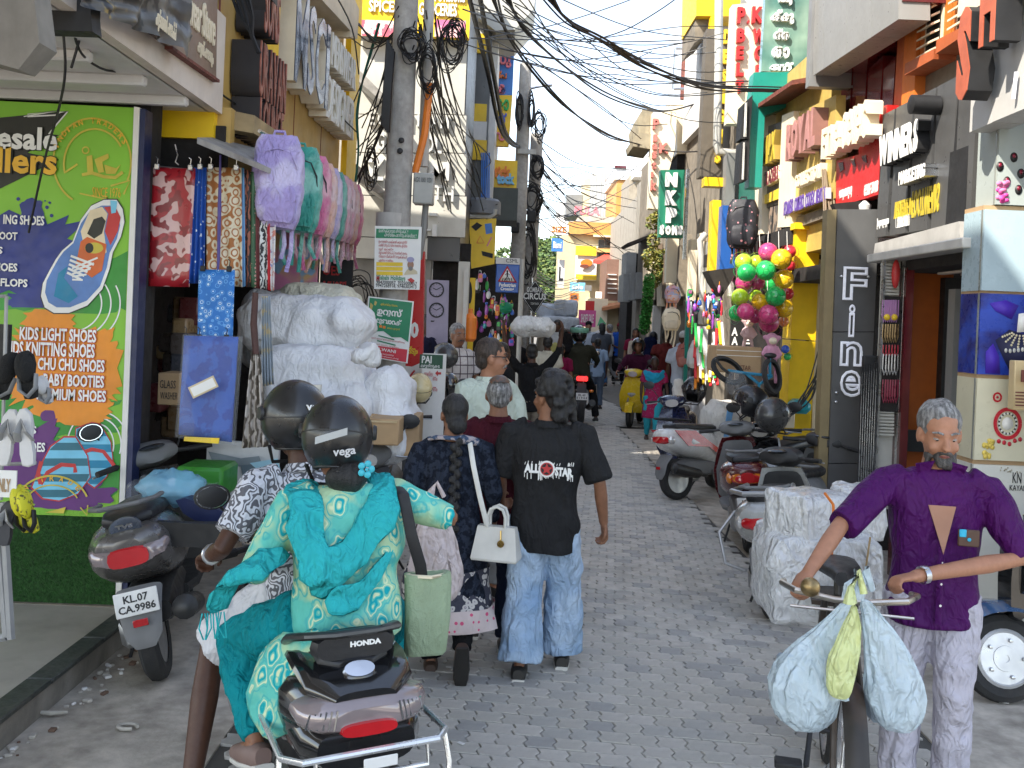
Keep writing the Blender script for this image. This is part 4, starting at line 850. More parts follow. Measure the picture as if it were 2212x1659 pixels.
mb=MB();mb.lathe([(.05,0),(.085,.04),(.085,.3),(.03,.36),(.03,.42)],12,0,Mx.Translation(at(1014,738,12.6)));single('gas_bottle',mb,lorg,'small orange red cylinder bottle beside the yellow bat strip','bottle')
mb=MB();c=at(1092,665,15.2);mb.ell(c,(.11,.1,.09),0,14,8);mb.ell(c+V((0,-.07,-.04)),(.1,.12,.012),0,14,6);single('sun_hat',mb,mat('cap_green',(.0,.25,.12)),'green cap hanging below the pedestrian crossing sign','cap')
# ================================================================ right side of the street
XR=3.2;PX=PR(XR);PXi=PR(XR+.12)
rb=T('footwear_shop_building','right hand footwear shop building with orange louvred windows over a dark signboard','building',(4.5,8,0))
def yat(x,X=XR): return PR(X).pt(x,300).y
def wallbox(parent,y0,y1,z0,z1,X,m_,name='wall',th=3.0):
    mb=MB();mb.box((X+th/2,(y0+y1)/2,(z0+z1)/2),(th,y1-y0,z1-z0));return O(name,mb,m_,parent,W=1)
wallbox(rb,5.4,6.2,-.1,8.5,XR+.4,greyp)
wallbox(rb,6.2,8.9,3.7,9,XR+.18,mat('taupe_cladding',(.2,.17,.13),.5,var=.1,dirt=.2))
# louvred windows
PO=PR(XR+.12)
def orng(px,m_,th,off,nm): mb=MB();mb.slab(PO,px,th,0,off);return O(nm,mb,m_,rb,W=1)
orng([(1942,-40),(1972,-40),(1952,228),(1925,240)],burnt,.25,-.02,'pilaster')
orng([(1968,-40),(1993,-40),(1982,215),(1954,228)],orange,.25,.03,'pilaster')
for (q,lou,sill) in (([(1993,-40),(2060,-40),(2050,110),(1986,140)],[(2006,-20),(2043,-20),(2036,108),(1998,128)],[(1986,139),(2052,106),(2049,129),(1984,164)]),([(2062,-40),(2118,-40),(2110,60),(2056,88)],[(2074,-20),(2112,-20),(2106,62),(2066,84)],[(2056,88),(2112,60),(2110,82),(2054,118)])):
    orng(q,orange,.2,.0,'window_frame');orng(sill,burnt,.3,.12,'sill');orng(lou,cream,.2,.01,'louvre_frame')
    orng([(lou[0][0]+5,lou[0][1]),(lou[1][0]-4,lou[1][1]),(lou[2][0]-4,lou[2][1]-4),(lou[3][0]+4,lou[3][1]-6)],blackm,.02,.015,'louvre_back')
    for k in range(9):
        f=k/8;y0=lou[3][1]-12-f*150;y1=lou[2][1]-10-f*150
        if y1 < -60: continue
        xl=lou[3][0]+4+(lou[0][0]-lou[3][0])*f*.9;xr=lou[2][0]-3+(lou[1][0]-lou[2][0])*f*.9
        mb=MB();a=PO.pt(xl,y0,.02);b=PO.pt(xr,y1,.02)
        mb.loft([[a,a+V((-.07,0,-.035)),a+V((-.07,0,-.05)),a+V((0,0,-.018))],[b,b+V((-.07,0,-.035)),b+V((-.07,0,-.05)),b+V((0,0,-.018))]]);O('slat',mb,cream,rb,W=1)
# dark signboard with WINNERS
wg=T('footwear_signboard','dark grey signboard with raised white WINNERS and MARKETING letters and yellow footwear words','signboard',PX.pt(2000,520))
for i,(x0,x1,k) in enumerate(((1892,1921,0),(1921.6,1962,1),(1962.6,2010,1),(2010.6,2058,1),(2058.6,2103,1))):
    yt=lambda x: 248+(x-1908)*(147-248)/(2102-1908);yb_=lambda x: 513+(x-1892)*(483-513)/(2080-1892)
    mb=MB();mb.slab(PX,[(x0+15,yt(x0+15)),(x1+12,yt(x1+12)),(x1-8,yb_(x1-8)),(x0,yb_(x0))],.16);O('panel',mb,dgrey,wg,W=1)
mb=MB();mb.slab(PF(PX.pt(2102,147).y+.02),[(2103,150),(2125,165),(2098,505),(2081,486)],.3);O('side',mb,blackm,wg,W=1)
def pletters(s,par,pl,x0,y1,x1,y0,ext,mface,mside,bold=.03,off=.0,slant=0):
    a=pl.uv(x0,y1);b=pl.uv(x1,y0);wd=[text_geo(c,bold)[2] if c != ' ' else .35 for c in s];wd=[max(.25,k) for k in wd];tot=sum(wd);u=a[0];w_,h_=b[0]-a[0],b[1]-a[1]
    for c,k in zip(s,wd):
        du=w_*k/tot
        if c != ' ':
            mb=MB();o_=pl.xy(u,a[1]-pl.p.z,off);mb.txt(c,o_,pl.ax,pl.up,du*.93,h_,ext,1,bold);mb.txt(c,o_+pl.n*ext,pl.ax,pl.up,du*.93,h_,.006,0,bold)
            O('letter',mb,[mface,mside],par,W=1)
        u+=du
pletters('WINNERS',wg,PX,1923,362,2013,255,.1,lwhite,blackm,.05)
pletters('MARKETING',wg,PX,1968,402,2028,352,.1,lwhite,steel,.04)
mb=MB();mb.ptxt('WHOLESALE IN',PX,1934,464,1970,437,.006,1,.01);mb.ptxt('FOOTWEARS',PX,1973,457,2029,413,.006,1,.02);mb.ptxt('Jew Street Ernakulam',PX,1896,490,1920,472,.004,0);mb.ptxt('തൃപ്തി ഫുട്‌വെയർ',PX,2047,452,2078,438,.004,0,.02);mb.ptxt('22461974-2374437',PX,1940,487,1963,469,.004,0)
for q in ([(1936,470),(1966,463)],[(1936,492),(1965,486)],[(1936,470),(1936,492)],[(1966,463),(1965,486)]): ribbon(mb,PX,q,1,0,.003)
O('lettering',mb,[lwhite,mat('letter_gold',(.55,.42,.04),.45)],wg,W=1)
mb=MB();p=PX.pt(2030,228);mb.lathe([(.06,0),(.075,.01),(.075,.22),(.05,.23)],14,0,Mx.Translation(p+V((0,0,0))) @ Mx.Rotation(R(-90),4,'Y'));fl=single('spot_lamp',mb,blackm,'black cylindrical spot lamp sticking out above the WINNERS letters','lamp')
mb=MB();mb.slab(PR(XR-.05),[(1890,526),(2072,478),(2074,520),(1886,556)],.2);O('lower_band',mb,mat('silver_band',(.4,.39,.37),.45,dirt=.3),wg,W=1)
mb=MB();a=PR(XR-.12).pt(1880,556);b=PR(XR-.12).pt(2088,524);mb.bbox((a.x+.08,(a.y+b.y)/2,2.655),(.22,a.y-b.y,.07),.008);O('light_box',mb,mat('silver_bar',(.6,.59,.55),.4,dirt=.2),wg,W=1)
# doorway under the sign
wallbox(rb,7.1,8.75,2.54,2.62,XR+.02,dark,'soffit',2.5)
for x0,y0,x1,y1 in ((1990,570,2010,592),(2040,560,2062,584),(2085,553,2100,566)):
    mb=MB();a=at(x0,y0,8.0);mb.bbox((a.x+.15,a.y-.3,2.51),(.06,.55,.02),.005);O('ceiling_light',mb,mat('strip_lamp',(.5,.42,.36)),rb,W=1)
mb=MB();fbox(mb,8.15,1944,578,1961,1300,.15);O('door_post',mb,maroon,rb,W=1)
mb=MB();fbox(mb,8.5,1955,585,2045,1300,.1);O('doorway_wall',mb,mat('door_orange',(.42,.1,.012),.4,var=.15,dirt=.15),rb,W=1)
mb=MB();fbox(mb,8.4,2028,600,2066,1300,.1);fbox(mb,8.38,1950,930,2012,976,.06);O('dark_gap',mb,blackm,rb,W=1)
mb=MB();fbox(mb,7.7,2050,625,2118,1300,.12);O('inner_wall',mb,greyp,rb,W=1)
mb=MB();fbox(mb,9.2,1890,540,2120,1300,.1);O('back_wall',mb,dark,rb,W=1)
# display case with necklaces
dc=T('display_case','narrow glass display case of hanging necklaces beside the maroon door post','display case',at(1925,1080,8.25));PDC=PF(8.25)
mb=MB();fbox(mb,8.3,1902,560,1944,1100,.1);O('back_panel',mb,ltgrey,dc,W=1)
for k in range(18): mb=MB();fbox(mb,8.24,1905,570+k*7,1942,574+k*7,.03);O('slat',mb,ltgrey,dc,W=1) if k < 10 else O('slat',MB().join(mb,Mx.Translation((0,0,-.95))),ltgrey,dc,W=1)
mb=MB();fbox(mb,8.24,1903,640,1943,890,.03);O('dark_back',mb,dark,dc,W=1)
for row,(y0,h_,m_,n) in enumerate(((648,48,mat('bead_mauve',(.4,.2,.4)),7),(680,12,lyel,2),(700,40,mat('bead_bronze',(.25,.17,.08),.3,.5),6),(745,22,mat('bead_red',(.4,.03,.05),.3),5),(765,45,mat('bead_silver',(.5,.5,.5),.3,.6),5),(820,50,mat('bead_maroon',(.25,.03,.06),.3),6))):
    for i in range(n):
        x=1908+32*(i+.5)/n;mb=MB();a=at(x,y0,8.2);hh=h_*8.2/FP
        if n==2: mb.ell(a-V((0,0,.02)),.028,0,10,8)
        else: mb.tube([a+V((-.012,0,0)),a+V((-.014,0,-hh*.7)),a+V((0,0,-hh)),a+V((.014,0,-hh*.7)),a+V((.012,0,0))],.0055,5)
        O('necklace',mb,m_,dc,W=1)
mb=MB();fbox(mb,8.2,1899,560,1903,1100,.05);fbox(mb,8.2,1943,560,1946,1100,.05);O('frame',mb,steel,dc,W=1)
mb=MB();mb.ell(at(1935,592,8.18),(.035,.03,.12),0,10,8);O('red_garland',mb,lred,dc,W=1)
# Fine panel
fp=T('neon_name_panel','dark grey wall panel with white outline neon letters F i n e','sign panel',at(1840,1120,8.9));PN=PF(8.9)
for q in ([(1810,452),(1899,452),(1888,716),(1800,716)],[(1800,718),(1888,718),(1870,1000),(1790,1000)],[(1790,1002),(1870,1002),(1858,1205),(1780,1205)]):
    mb=MB();mb.slab(PN,q,.1);O('panel',mb,mat('fine_grey',(.1,.1,.1),.4,var=.08,dirt=.1),fp,W=1)
mb=MB();mb.slab(PN,[(1789,452),(1809,452),(1782,1205),(1762,1205)],.14,0,-.02);O('side_strip',mb,mat('fine_side',(.26,.2,.1),.5,dirt=.3),fp,W=1)
neon=mat('neon_tube',(.85,.87,.95),.25,emit=.03)  # tubes are unlit; faint glow added to whiten the glass
def outline(s,pl,x0,y0,x1,y1,rad,off):
    c=bpy.data.curves.new('t','FONT');c.body=s;c.fill_mode='NONE' if hasattr(c,'fill_mode') else c.fill_mode;c.bevel_depth=.03;c.bevel_resolution=1;c.resolution_u=3;c.offset=.02
    o=bpy.data.objects.new('t',c);m=bpy.data.meshes.new_from_object(o);vs=[v.co.copy() for v in m.vertices];fs=[tuple(p.vertices) for p in m.polygons]
    bpy.data.objects.remove(o)
    ax0=min(v.x for v in vs);ax1=max(v.x for v in vs);ay0=min(v.y for v in vs);ay1=max(v.y for v in vs)
    a=pl.uv(x0,y1);b=pl.uv(x1,y0);mb=MB();k=(b[1]-a[1])/(ay1-ay0)
    mb.add([pl.xy(a[0]+(v.x-ax0)/(ax1-ax0)*(b[0]-a[0]),a[1]-pl.p.z+(v.y-ay0)*k,off+v.z*k) for v in vs],fs);return mb
for s,x0,y0,x1,y1 in (('F',1817,578,1873,648),('i',1829,658,1846,728),('n',1811,738,1862,790),('e',1811,800,1860,856)):
    O('neon_letter',outline(s,PN,x0,y0,x1,y1,2,.03),neon,fp,W=1)
mb=MB()
for x,y in ((1817,597),(1875,598),(1806,848),(1862,850),(1805,868),(1860,868)): mb.lathe([(.012,0),(.012,.02),(.004,.024)],8,0,Mx.Translation(PN.pt(x,y)) @ Mx.Rotation(R(90),4,'X'))
O('stud',mb,steel,fp,W=1)
rods=T('rod_bundle','black and silver wrapped rods standing in a row below the neon panel','rods',at(1885,1080,8.3))
for i in range(8):
    mb=MB();a=at(1862+i*5.2,792-i*1.5,8.3);b=at(1848+i*4.6,1240,8.2);mb.tube([b,a],.011,6,0);mb.tube([b+V((0,-.008,.1)),a+V((0,-.008,-.05))],.005,4,1);O('rod',mb,[blackm,steel],rods,W=1)
mb=MB();fbox(mb,8.35,1866,768,1900,800,.06,0,.01);O('rod_top',mb,blackm,rods,W=1)
# ---- S panel and jewellery pillar
PS_=PR(3.05);sp=T('silver_name_panel','pale silver wall panel with huge red edged letter S at the upper right','sign panel',PS_.pt(2150,260))
mb=MB();mb.slab(PS_,[(2106,41),(2142,24),(2142,265),(2094,286)],.2);O('panel',mb,mat('silver_panel',(.5,.49,.47),.4,var=.05,dirt=.1),sp,W=1)
mb=MB();mb.slab(PS_,[(2142.6,23),(2300,-60),(2300,198),(2142.6,264)],.2);O('panel',mb,mat('silver_panel',(.5,.5,.5)),sp,W=1)
mb=MB();mb.slab(PS_,[(2106,40),(2300,-62),(2300,-140),(2112,-30)],.1,0,.12);O('ledge',mb,cream,sp,W=1)
pletters('S',sp,PS_,2130,226,2172,6,.16,mat('s_red',(.42,.1,.05),.4,var=.2),blackm,.06,.04)
pletters('H',sp,PS_,2184,108,2230,-90,.16,mat('s_red',(.42,.1,.05)),blackm,.04,.04)
mb=MB();mb.tube([PS_.pt(2206,156,.03),PS_.pt(2200,214,.03)],.012,6);O('neon_tube',mb,neon,sp,W=1)
dpl=6.62;Pj=PF(dpl);jp=T('jewellery_pillar','pillar clad with printed jewellery posters behind the man in the purple shirt','pillar',at(2170,1300,6.7))
segs=[(262,441),(452,627),(633,808),(817,993),(1003,1392)];xe=lambda y: 2136-(y-262)*.044
pj=[mat('poster_grey',(.36,.4,.38),.35,var=.05),mat('poster_pale',(.36,.47,.52),.3,var=.06),mat('poster_blue',(.012,.02,.3),.3,fn=blot((.008,.012,.15),(.02,.06,.4),4,.42,.6)),mat('poster_beige',(.62,.58,.42),.35,var=.05),mat('poster_ivory',(.66,.65,.58),.35,var=.05)]
sdm=mat('pillar_side',(.26,.27,.24),.3,var=.3,sc=4,coat=.3)
for (y0,y1),m_ in zip(segs,pj):
    dx=24 if y0 < 300 else 0
    mb=MB();mb.slab(Pj,[(xe(y0)+dx,y0),(2420,y0+12),(2420,y1+12),(xe(y1)+dx,y1)],.3);O('poster_panel',mb,m_,jp,W=1)
    A,B=Pj.pt(xe(y0)+dx-1,y0),Pj.pt(xe(y1)+dx-1,y1);s_=V((.03+.004,.32,0));s2=V((.3,0,0))
    mb=MB();mb.loft([[B+V((0,.02,0)),B+s_,B+s_+s2,B+s2+V((0,.02,0))],[A+V((0,.02,0)),A+s_,A+s_+s2,A+s2+V((0,.02,0))]]);O('side_panel',mb,sdm,jp,W=1)
for y in (447,630,813,998):
    mb=MB();mb.slab(Pj,[(xe(y)+2,y-5),(2420,y+7),(2420,y+18),(xe(y)+2,y+6)],.28,0,-.03);O('joint_strip',mb,kraft,jp,W=1)
mb=MB()
for cx,cy in ((2160,360),(2175,392),(2190,340),(2200,410),(2205,375)): mb.slab(Pj,arc(cx,cy,8,11,0,345,14),.003,0,.004);mb.slab(Pj,arc(cx,cy-3,4,5,0,340,10),.003,1,.008)
for i in range(22): a=U(0,6.28);mb.slab(Pj,arc(2162+U(-9,14),422+U(-28,14),U(5,8),U(4,7),0,330,8),.002,2+i % 2,.004+i*.0004)
# necklace poster
mb.slab(Pj,[(2150,735),(2180,712),(2212,722),(2300,730),(2300,808),(2180,800),(2165,770)],.002,4,.003);mb.slab(Pj,[(2129,760),(2145,742),(2158,770),(2160,808),(2128,806)],.002,5,.003);mb.slab(Pj,[(2137,655),(2172,648),(2200,660),(2185,690),(2150,672)],.002,5,.0035)
for r_ in range(5):
    for k in range(9): a=R(200+k*20);mb.slab(Pj,arc(2206+(22+r_*5.4)*cos(a),716-(10+r_*6)*sin(a)*1.0+0,2.4,2.6,0,320,7),.004,6,.006)
for k in range(7): mb.slab(Pj,arc(2172+k*9,758-abs(k-1)*1,3,5,0,330,8),.004,7,.008)
mb.slab(Pj,[(2200,678),(2225,674),(2225,716),(2196,718)],.004,8,.005)
# red earring poster
ribbon(mb,Pj,arc(2176,915,27,31,0,360,30),8,9,.005);ribbon(mb,Pj,arc(2176,915,19,22,0,360,26),4,0,.005);mb.slab(Pj,arc(2176,915,12,14,0,350,16),.002,8,.005);ribbon(mb,Pj,arc(2154,858,8,9,0,360,16),4,9,.005);mb.slab(Pj,arc(2154,858,3,3,0,340,8),.002,9,.005)
for k in range(16): a=k*pi/8;mb.slab(Pj,arc(2176+19*cos(a),915+22*sin(a),2.4,2.6,0,330,7),.002,8,.008)
for k in range(5): mb.slab(Pj,arc(2157+k*11.5,953+(2-abs(k-2))*3-(4 if k > 2 else 0),4.4,5,0,345,10),.003,9,.006)
for i in range(20): mb.slab(Pj,arc(2130+U(-6,14),985+U(-35,5),U(3,6),U(4,7),0,330,8),.002,10,.004+i*.0003)
for i in range(14): mb.slab(Pj,arc(2160+U(0,50),1010+U(0,12),1.5,2,0,320,6),.002,11,.004)
for k,y in enumerate((1185,1220,1245,1280)): mb.slab(Pj,arc(2204,y,7,9,0,340,10),.003,12,.005);mb.slab(Pj,arc(2204,y,4,5,0,340,10),.003,13,.009)
O('print',mb,[lblk,mat('gem_red',(.2,.01,.03),.2),mat('petal_pink',(.65,.06,.3)),mat('petal_rose',(.75,.2,.4)),mat('pr_darkblue',(.006,.008,.05)),mat('pr_violet',(.06,.02,.4)),mat('pearl',(.7,.62,.42),.3),mat('pearl_white',(.65,.65,.6),.3),lwhite,mat('bead_scarlet',(.5,.015,.03),.3),mat('petal_yellow',(.7,.52,.1)),mat('pr_taupe',(.4,.36,.26)),mat('gem_black',(.03,.03,.03)),mat('gem_green',(.05,.3,.22),.2)],jp,W=1,sharp=180)
mb=MB();mb.ptxt('KN',Pj,2186,1021,2206,1043,.002,0,0,.005);mb.ptxt('KAYANA',Pj,2180,1049,2226,1059,.002,0,0,.005);O('lettering',mb,lblk,jp,W=1)
mb=MB();fbox(mb,6.4,2191,780,2260,887,.08,0,.006);t=single('shop_notice_box',mb,mat('box_tan',(.6,.46,.25),.5),'tan wall box with slots fixed over the jewellery posters','wall box')
mb=MB();fbox(mb,6.31,2207,800,2240,826,.01)
for k in range(5): fbox(mb,6.31,2195,847+k*7,2240,850+k*7,.01)
O('slot',mb,rust,t,W=1)
# ---- upper grey block, maroon cladding, Fine Selections
ub=T('boutique_building','boutique with overhanging grey upper block and maroon cladding beside the orange building','building',(4.5,10,0))
PU_=PR(2.95)
for x0,x1 in ((1757,1778),(1778.5,1829),(1829.5,1882),(1882.5,1941)):
    yb_=lambda x: 163+(x-1757)*(42-163)/(1940-1757)
    mb=MB();mb.slab(PU_,[(x0,-60),(x1,-60),(x1,yb_(x1)),(x0,yb_(x0))],.25);O('cladding_panel',mb,mat('grey_upper',(.24,.235,.22),.35,var=.06,dirt=.1),ub,W=1)
ya,yb2=PU_.pt(1757,163).y,PU_.pt(1941,42).y;zc=PU_.pt(1757,163).z
mb=MB();mb.box((3.55,(ya+yb2)/2,zc+.1),(1.15,ya-yb2,.12));O('soffit',mb,maroon,ub,W=1)
mb=MB();mb.box((2.97+.2,ya+.1,zc+2.2),(.5,.12,4.6));O('end_wall',mb,greyp,ub,W=1)
wallbox(ub,8.9,yb2+.4,2.7,8,XR+.3,maroon);wallbox(ub,8.9,11.3,2.7,8,XR+.3,maroon)
PM_=PR(XR+.15)
for x0,x1 in ((1819,1843),(1843.7,1875),(1875.7,1908),(1908.7,1935)):
    mb=MB();mb.slab(PM_,[(x0,150),(x1,120),(x1-10,265),(x0-6,300)],.1);O('maroon_panel',mb,maroon,ub,W=1)
fs_=T('selection_signboard','red signboard with cream raised Fine Selections letters next to the WINNERS sign','signboard',PX.pt(1850,440))
mb=MB();mb.slab(PX,[(1807,347),(1850,335),(1905,322),(1898,420),(1805,448)],.12);O('panel',mb,redp,fs_,W=1)
mb=MB();mb.slab(PX,[(1840,258),(1870,240),(1912,226),(1905,322),(1852,338)],.1,0,-.02);O('upper_panel',mb,redp,fs_,W=1)
for q in ([(1812,352),(1822,350),(1824,366),(1816,372)],[(1838,344),(1846,342),(1850,360),(1842,356)],[(1862,338),(1872,335),(1874,352),(1866,348)]): mb=MB();mb.slab(PX,q,.005,0,.006);O('flame_shape',mb,maroon,fs_,W=1)
pletters('Fine',fs_,PX,1808,346,1852,258,.14,lcream,lcream,.03,.02);pletters('Selec',fs_,PX,1855,325,1915,213,.14,lcream,lcream,.03,.02)
mb=MB();mb.ptxt('ഫൈൻ സെലക്ഷൻ',PX,1814,427,1840,412,.004,0,.02);mb.ptxt('GSTIN: 32AAB',PX,1868,414,1897,400,.004,0,.02);O('lettering',mb,lwhite,fs_,W=1)
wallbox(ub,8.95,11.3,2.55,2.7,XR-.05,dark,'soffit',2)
mb=MB();mb.slab(PF(9.3),[(1800,440),(1835,520),(1900,560),(1900,430)],.1);O('dark_wall',mb,dark,ub,W=1)
mb=MB();mb.lathe([(.01,0),(.05,.02),(.06,.08),(.02,.12)],10,0,Mx.Translation(at(1868,462,9.2)));single('ceiling_bulb',mb,soffm,'small white bulb in the dark corner below the red signboard','lamp')
# ---- ROYAL COLLECTION
ry=T('cosmetics_shop_building','narrow cosmetics shop with gold sign boards and a yellow entrance pillar','building',(4.2,12,0))
wallbox(ry,10.6,13.2,2.9,5.2,XR+.1,mat('gold_board',(.5,.36,.1),.45,var=.12,dirt=.3))
rs_=T('collection_signboard','gold signboard with dusty pink ROYAL and white COLLECTION letters','signboard',PX.pt(1760,470))
mb=MB();mb.slab(PX,[(1722,245),(1806,205),(1804,428),(1718,462)],.1);O('panel',mb,mat('gold_board',(.5,.36,.1)),rs_,W=1)
pletters('ROYAL',rs_,PX,1727,350,1797,228,.16,mat('letter_dusty',(.42,.2,.18),.5,var=.2),mat('letter_dusty2',(.25,.12,.1)),.05)
pletters('COLLECTION',rs_,PX,1730,408,1788,352,.07,lcream,lcream,.03)
for i,s in enumerate(('FLOWERS','COSMETICS','CODEX','BEAUTY')):
    x0=1707+i*24;x1=x0+23;f=lambda x: 440+(x-1707)*(405-440)/96
    mb=MB();mb.slab(PX,[(x0,f(x0)),(x1,f(x1)),(x1,f(x1)+24),(x0,f(x0)+24)],.05,0,.08);O('strip_panel',mb,mat('strip_lilac',(.5,.48,.5),.4),rs_,W=1)
    mb=MB();mb.ptxt(s,PX,x0+2,f(x0)+20,x1-2,f(x1)+5,.004,0,.02,.082);O('lettering',mb,mat('letter_purple',(.12,.06,.3)),rs_,W=1)
mt_=T('traders_signboard','cream framed signboard with yellow and maroon TRADERS letters','signboard',PX.pt(1680,480))
mb=MB();mb.slab(PX,[(1642,255),(1660,248),(1655,505),(1640,509)],.2,0,.06);O('pillar',mb,lcream,mt_,W=1)
mb=MB();mb.slab(PX,[(1700,250),(1726,240),(1716,490),(1690,492)],.2,0,.06);O('pillar',mb,lcream,mt_,W=1)
mb=MB();mb.slab(PX,[(1660,272),(1702,258),(1694,440),(1654,450)],.1);O('panel',mb,mat('trader_board',(.12,.1,.07),.5),mt_,W=1)
pletters('IMAX',mt_,PX,1668,360,1698,280,.12,mat('letter_ochre',(.5,.36,.03)),mat('letter_ochre2',(.3,.2,.03)),.04);pletters('TRADERS',mt_,PX,1664,404,1697,356,.08,mat('letter_maroon',(.2,.03,.04)),lcream,.04)
mb=MB();mb.slab(PX,[(1652,424),(1694,404),(1692,428),(1652,442)],.05,0,.03);O('strip',mb,lyel,mt_,W=1)
mb=MB();mb.slab(PX,[(1662,446),(1692,436),(1688,496),(1660,505)],.05,0,.0);O('picture',mb,mat('shelf_pic',(.2,.15,.12),fn=blot((.1,.09,.08),(.3,.22,.16),9)),mt_,W=1)
mb=MB();A,B=PX.pt(1640,252),PX.pt(1760,175);mb.loft([[A+V((-.25,0,0)),A+V((.3,0,.12)),A+V((.3,0,.05)),A+V((-.25,0,-.05))],[B+V((-.25,0,0)),B+V((.3,0,.12)),B+V((.3,0,.05)),B+V((-.25,0,-.05))]]);O('canopy_edge',mb,rust,mt_,W=1)
mb=MB();mb.slab(PX,[(1716,470),(1805,440),(1805,460),(1716,492)],.1,0,-.02);O('wood_band',mb,woodm,ry,W=1)
yp=T('yellow_pillar','tall plain bright yellow entrance pillar beside the bunch of plastic balls','pillar',at(1730,960,11.3));Py=PF(11.3)
for q in ([(1720,493),(1772,493),(1762,736),(1708,732)],[(1708,734),(1762,738),(1742,1090),(1690,1085)]): mb=MB();mb.slab(Py,q,.35);O('panel',mb,yellow,yp,W=1)
mb=MB();fbox(mb,11.2,1718,482,1806,496,.2);fbox(mb,11.3,1796,482,1806,560,.2);O('door_head',mb,yellow,yp,W=1)
mb=MB();mb.slab(PF(11.35),[(1772,560),(1790,600),(1778,980),(1752,980),(1764,560)],.2);O('cream_jamb',mb,cream,yp,W=1)
mb=MB();mb.slab(PF(11.6),[(1755,480),(1812,480),(1800,1000),(1735,1000)],.1);O('dark_back',mb,dark,yp,W=1)
t=MB();fbox(t,10.5,1694,888,1717,925,.08,0,.008);single('switch_box',t,lcream,'small cream switch box with loose wires at the foot of the yellow pillar','switch box')
# ---- shop of balls
bs=T('toy_shop_interior','dark open toy shop with black sign behind the hanging plastic balls','shop',at(1640,880,12.8))
mb=MB();fbox(mb,13.0,1600,500,1740,1060,.1);O('back_wall',mb,dark,bs,W=1)
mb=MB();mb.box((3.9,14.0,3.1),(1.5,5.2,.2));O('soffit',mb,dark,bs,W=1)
mb=MB();fbox(mb,12.4,1578,690,1635,760,.04);O('sign',mb,blackm,bs,W=1)
mb=MB();P12b=PF(12.4)
for ch,x,y in (('A',1580,708),('R',1608,706),('A',1580,728),('E',1606,726)): mb.ptxt(ch,P12b,x,y,x+14,y+17,.004,0,.03)
O('lettering',mb,lwhite,bs,W=1)
bcol={'p': ('pink',mat('ball_pink',(.62,.06,.2),.28,var=.05,coat=.4)),'y': ('yellow',mat('ball_yellow',(.8,.48,.015),.28,var=.05,coat=.4)),'l': ('lime green',mat('ball_lime',(.4,.62,.03),.28,var=.05,coat=.4)),'g': ('green',mat('ball_green',(.02,.45,.1),.28,var=.05,coat=.4)),'m': ('magenta',mat('ball_magenta',(.45,.04,.16),.28,var=.05,coat=.4)),'r': ('red',mat('ball_red',(.6,.03,.05),.28,var=.05,coat=.4)),'o': ('orange',mat('ball_orange',(.75,.25,.08),.28,coat=.4)),'b': ('blue',mat('ball_blue',(.03,.1,.5),.28,coat=.4))}
bls=[('p',1010,470,85,0),('y',1130,533,92,-.1),('l',790,560,78,0),('g',815,655,82,-.16),('l',905,565,70,.15),('g',990,635,90,-.12),('y',1152,712,88,0),('m',790,750,75,.12),('m',915,745,72,.2),('g',1020,765,66,.22),('l',757,875,77,-.05),('l',895,870,66,.15),('y',935,915,74,.02),('g',1078,870,90,-.14),('g',730,1020,75,.05),('p',808,1005,78,-.12),('m',895,1050,62,.15),('p',1012,1035,90,-.15),('m',1018,1105,92,.05),('y',1150,975,85,.05),('r',1205,465,58,.2),('r',1205,590,52,.25),('r',1188,845,55,.3),('o',1150,1095,48,.25),('b',1165,1345,38,0),('g',1185,1412,34,.05)]
pos_w=['hanging topmost of the ball bunch','at the upper right of the ball bunch below the pink ball','at the upper left of the ball bunch','left, touching the lime ball above it','half hidden behind the upper green balls','football patterned, in the middle of the upper bunch','at the right edge beside the yellow pillar','behind the upper left green ball','in the middle of the bunch behind two green balls','half hidden above the middle green ball','at the left middle of the bunch','behind the left middle lime ball','in the centre of the lower bunch','football patterned, right of the centre of the bunch','at the lower left behind the pink ball','at the lower left in front of the green ball','half hidden low in the bunch','football patterned, lowest in front','lowest of all under the patterned pink ball','at the lower right beside the yellow pillar','and white, behind the top yellow ball','behind the upper right yellow balls','in shadow at the right of the bunch','at the bottom right in shadow','small, low in the shop by the yellow pillar','small, below the small blue ball']
ico=[(0,sin(a),cos(a)) for a in ()]
g_=(1+5 ** .5)/2;IV=[V(v).normalized() for v in ((0,1,g_),(0,-1,g_),(0,1,-g_),(0,-1,-g_),(1,g_,0),(-1,g_,0),(1,-g_,0),(-1,-g_,0),(g_,0,1),(-g_,0,1),(g_,0,-1),(-g_,0,-1))]
def seam(mb,c,r,rot,kind):
    def arcv(a,b):
        mb.tube([c+(a.lerp(b,k/3)).normalized()*(r*1.002) for k in range(4)],r*.022,4,0)
    if kind:
        for i in range(12):
            nb=[j for j in range(12) if j != i and (IV[i]-IV[j]).length < 1.2]
            pv=[rot @ (IV[i]*2+IV[j]).normalized() for j in nb]
            for j in range(len(nb)):
                if j > 0 or True: arcv(pv[j],rot @ (IV[i]+IV[nb[j]]*2).normalized()) if nb[j] > i else None
            for j in range(len(nb)):
                for k in range(j):
                    if (IV[nb[j]]-IV[nb[k]]).length < 1.2: arcv(pv[j],pv[k])
    else:
        for ax in (V((1,0,0)),V((0,0,1))):
            o_=ax.orthogonal();q=ax.cross(o_);mb.tube([c+rot @ (o_*cos(a)+q*sin(a))*r*1.002 for a in [k*pi/10 for k in range(21)]],r*.018,4,0)
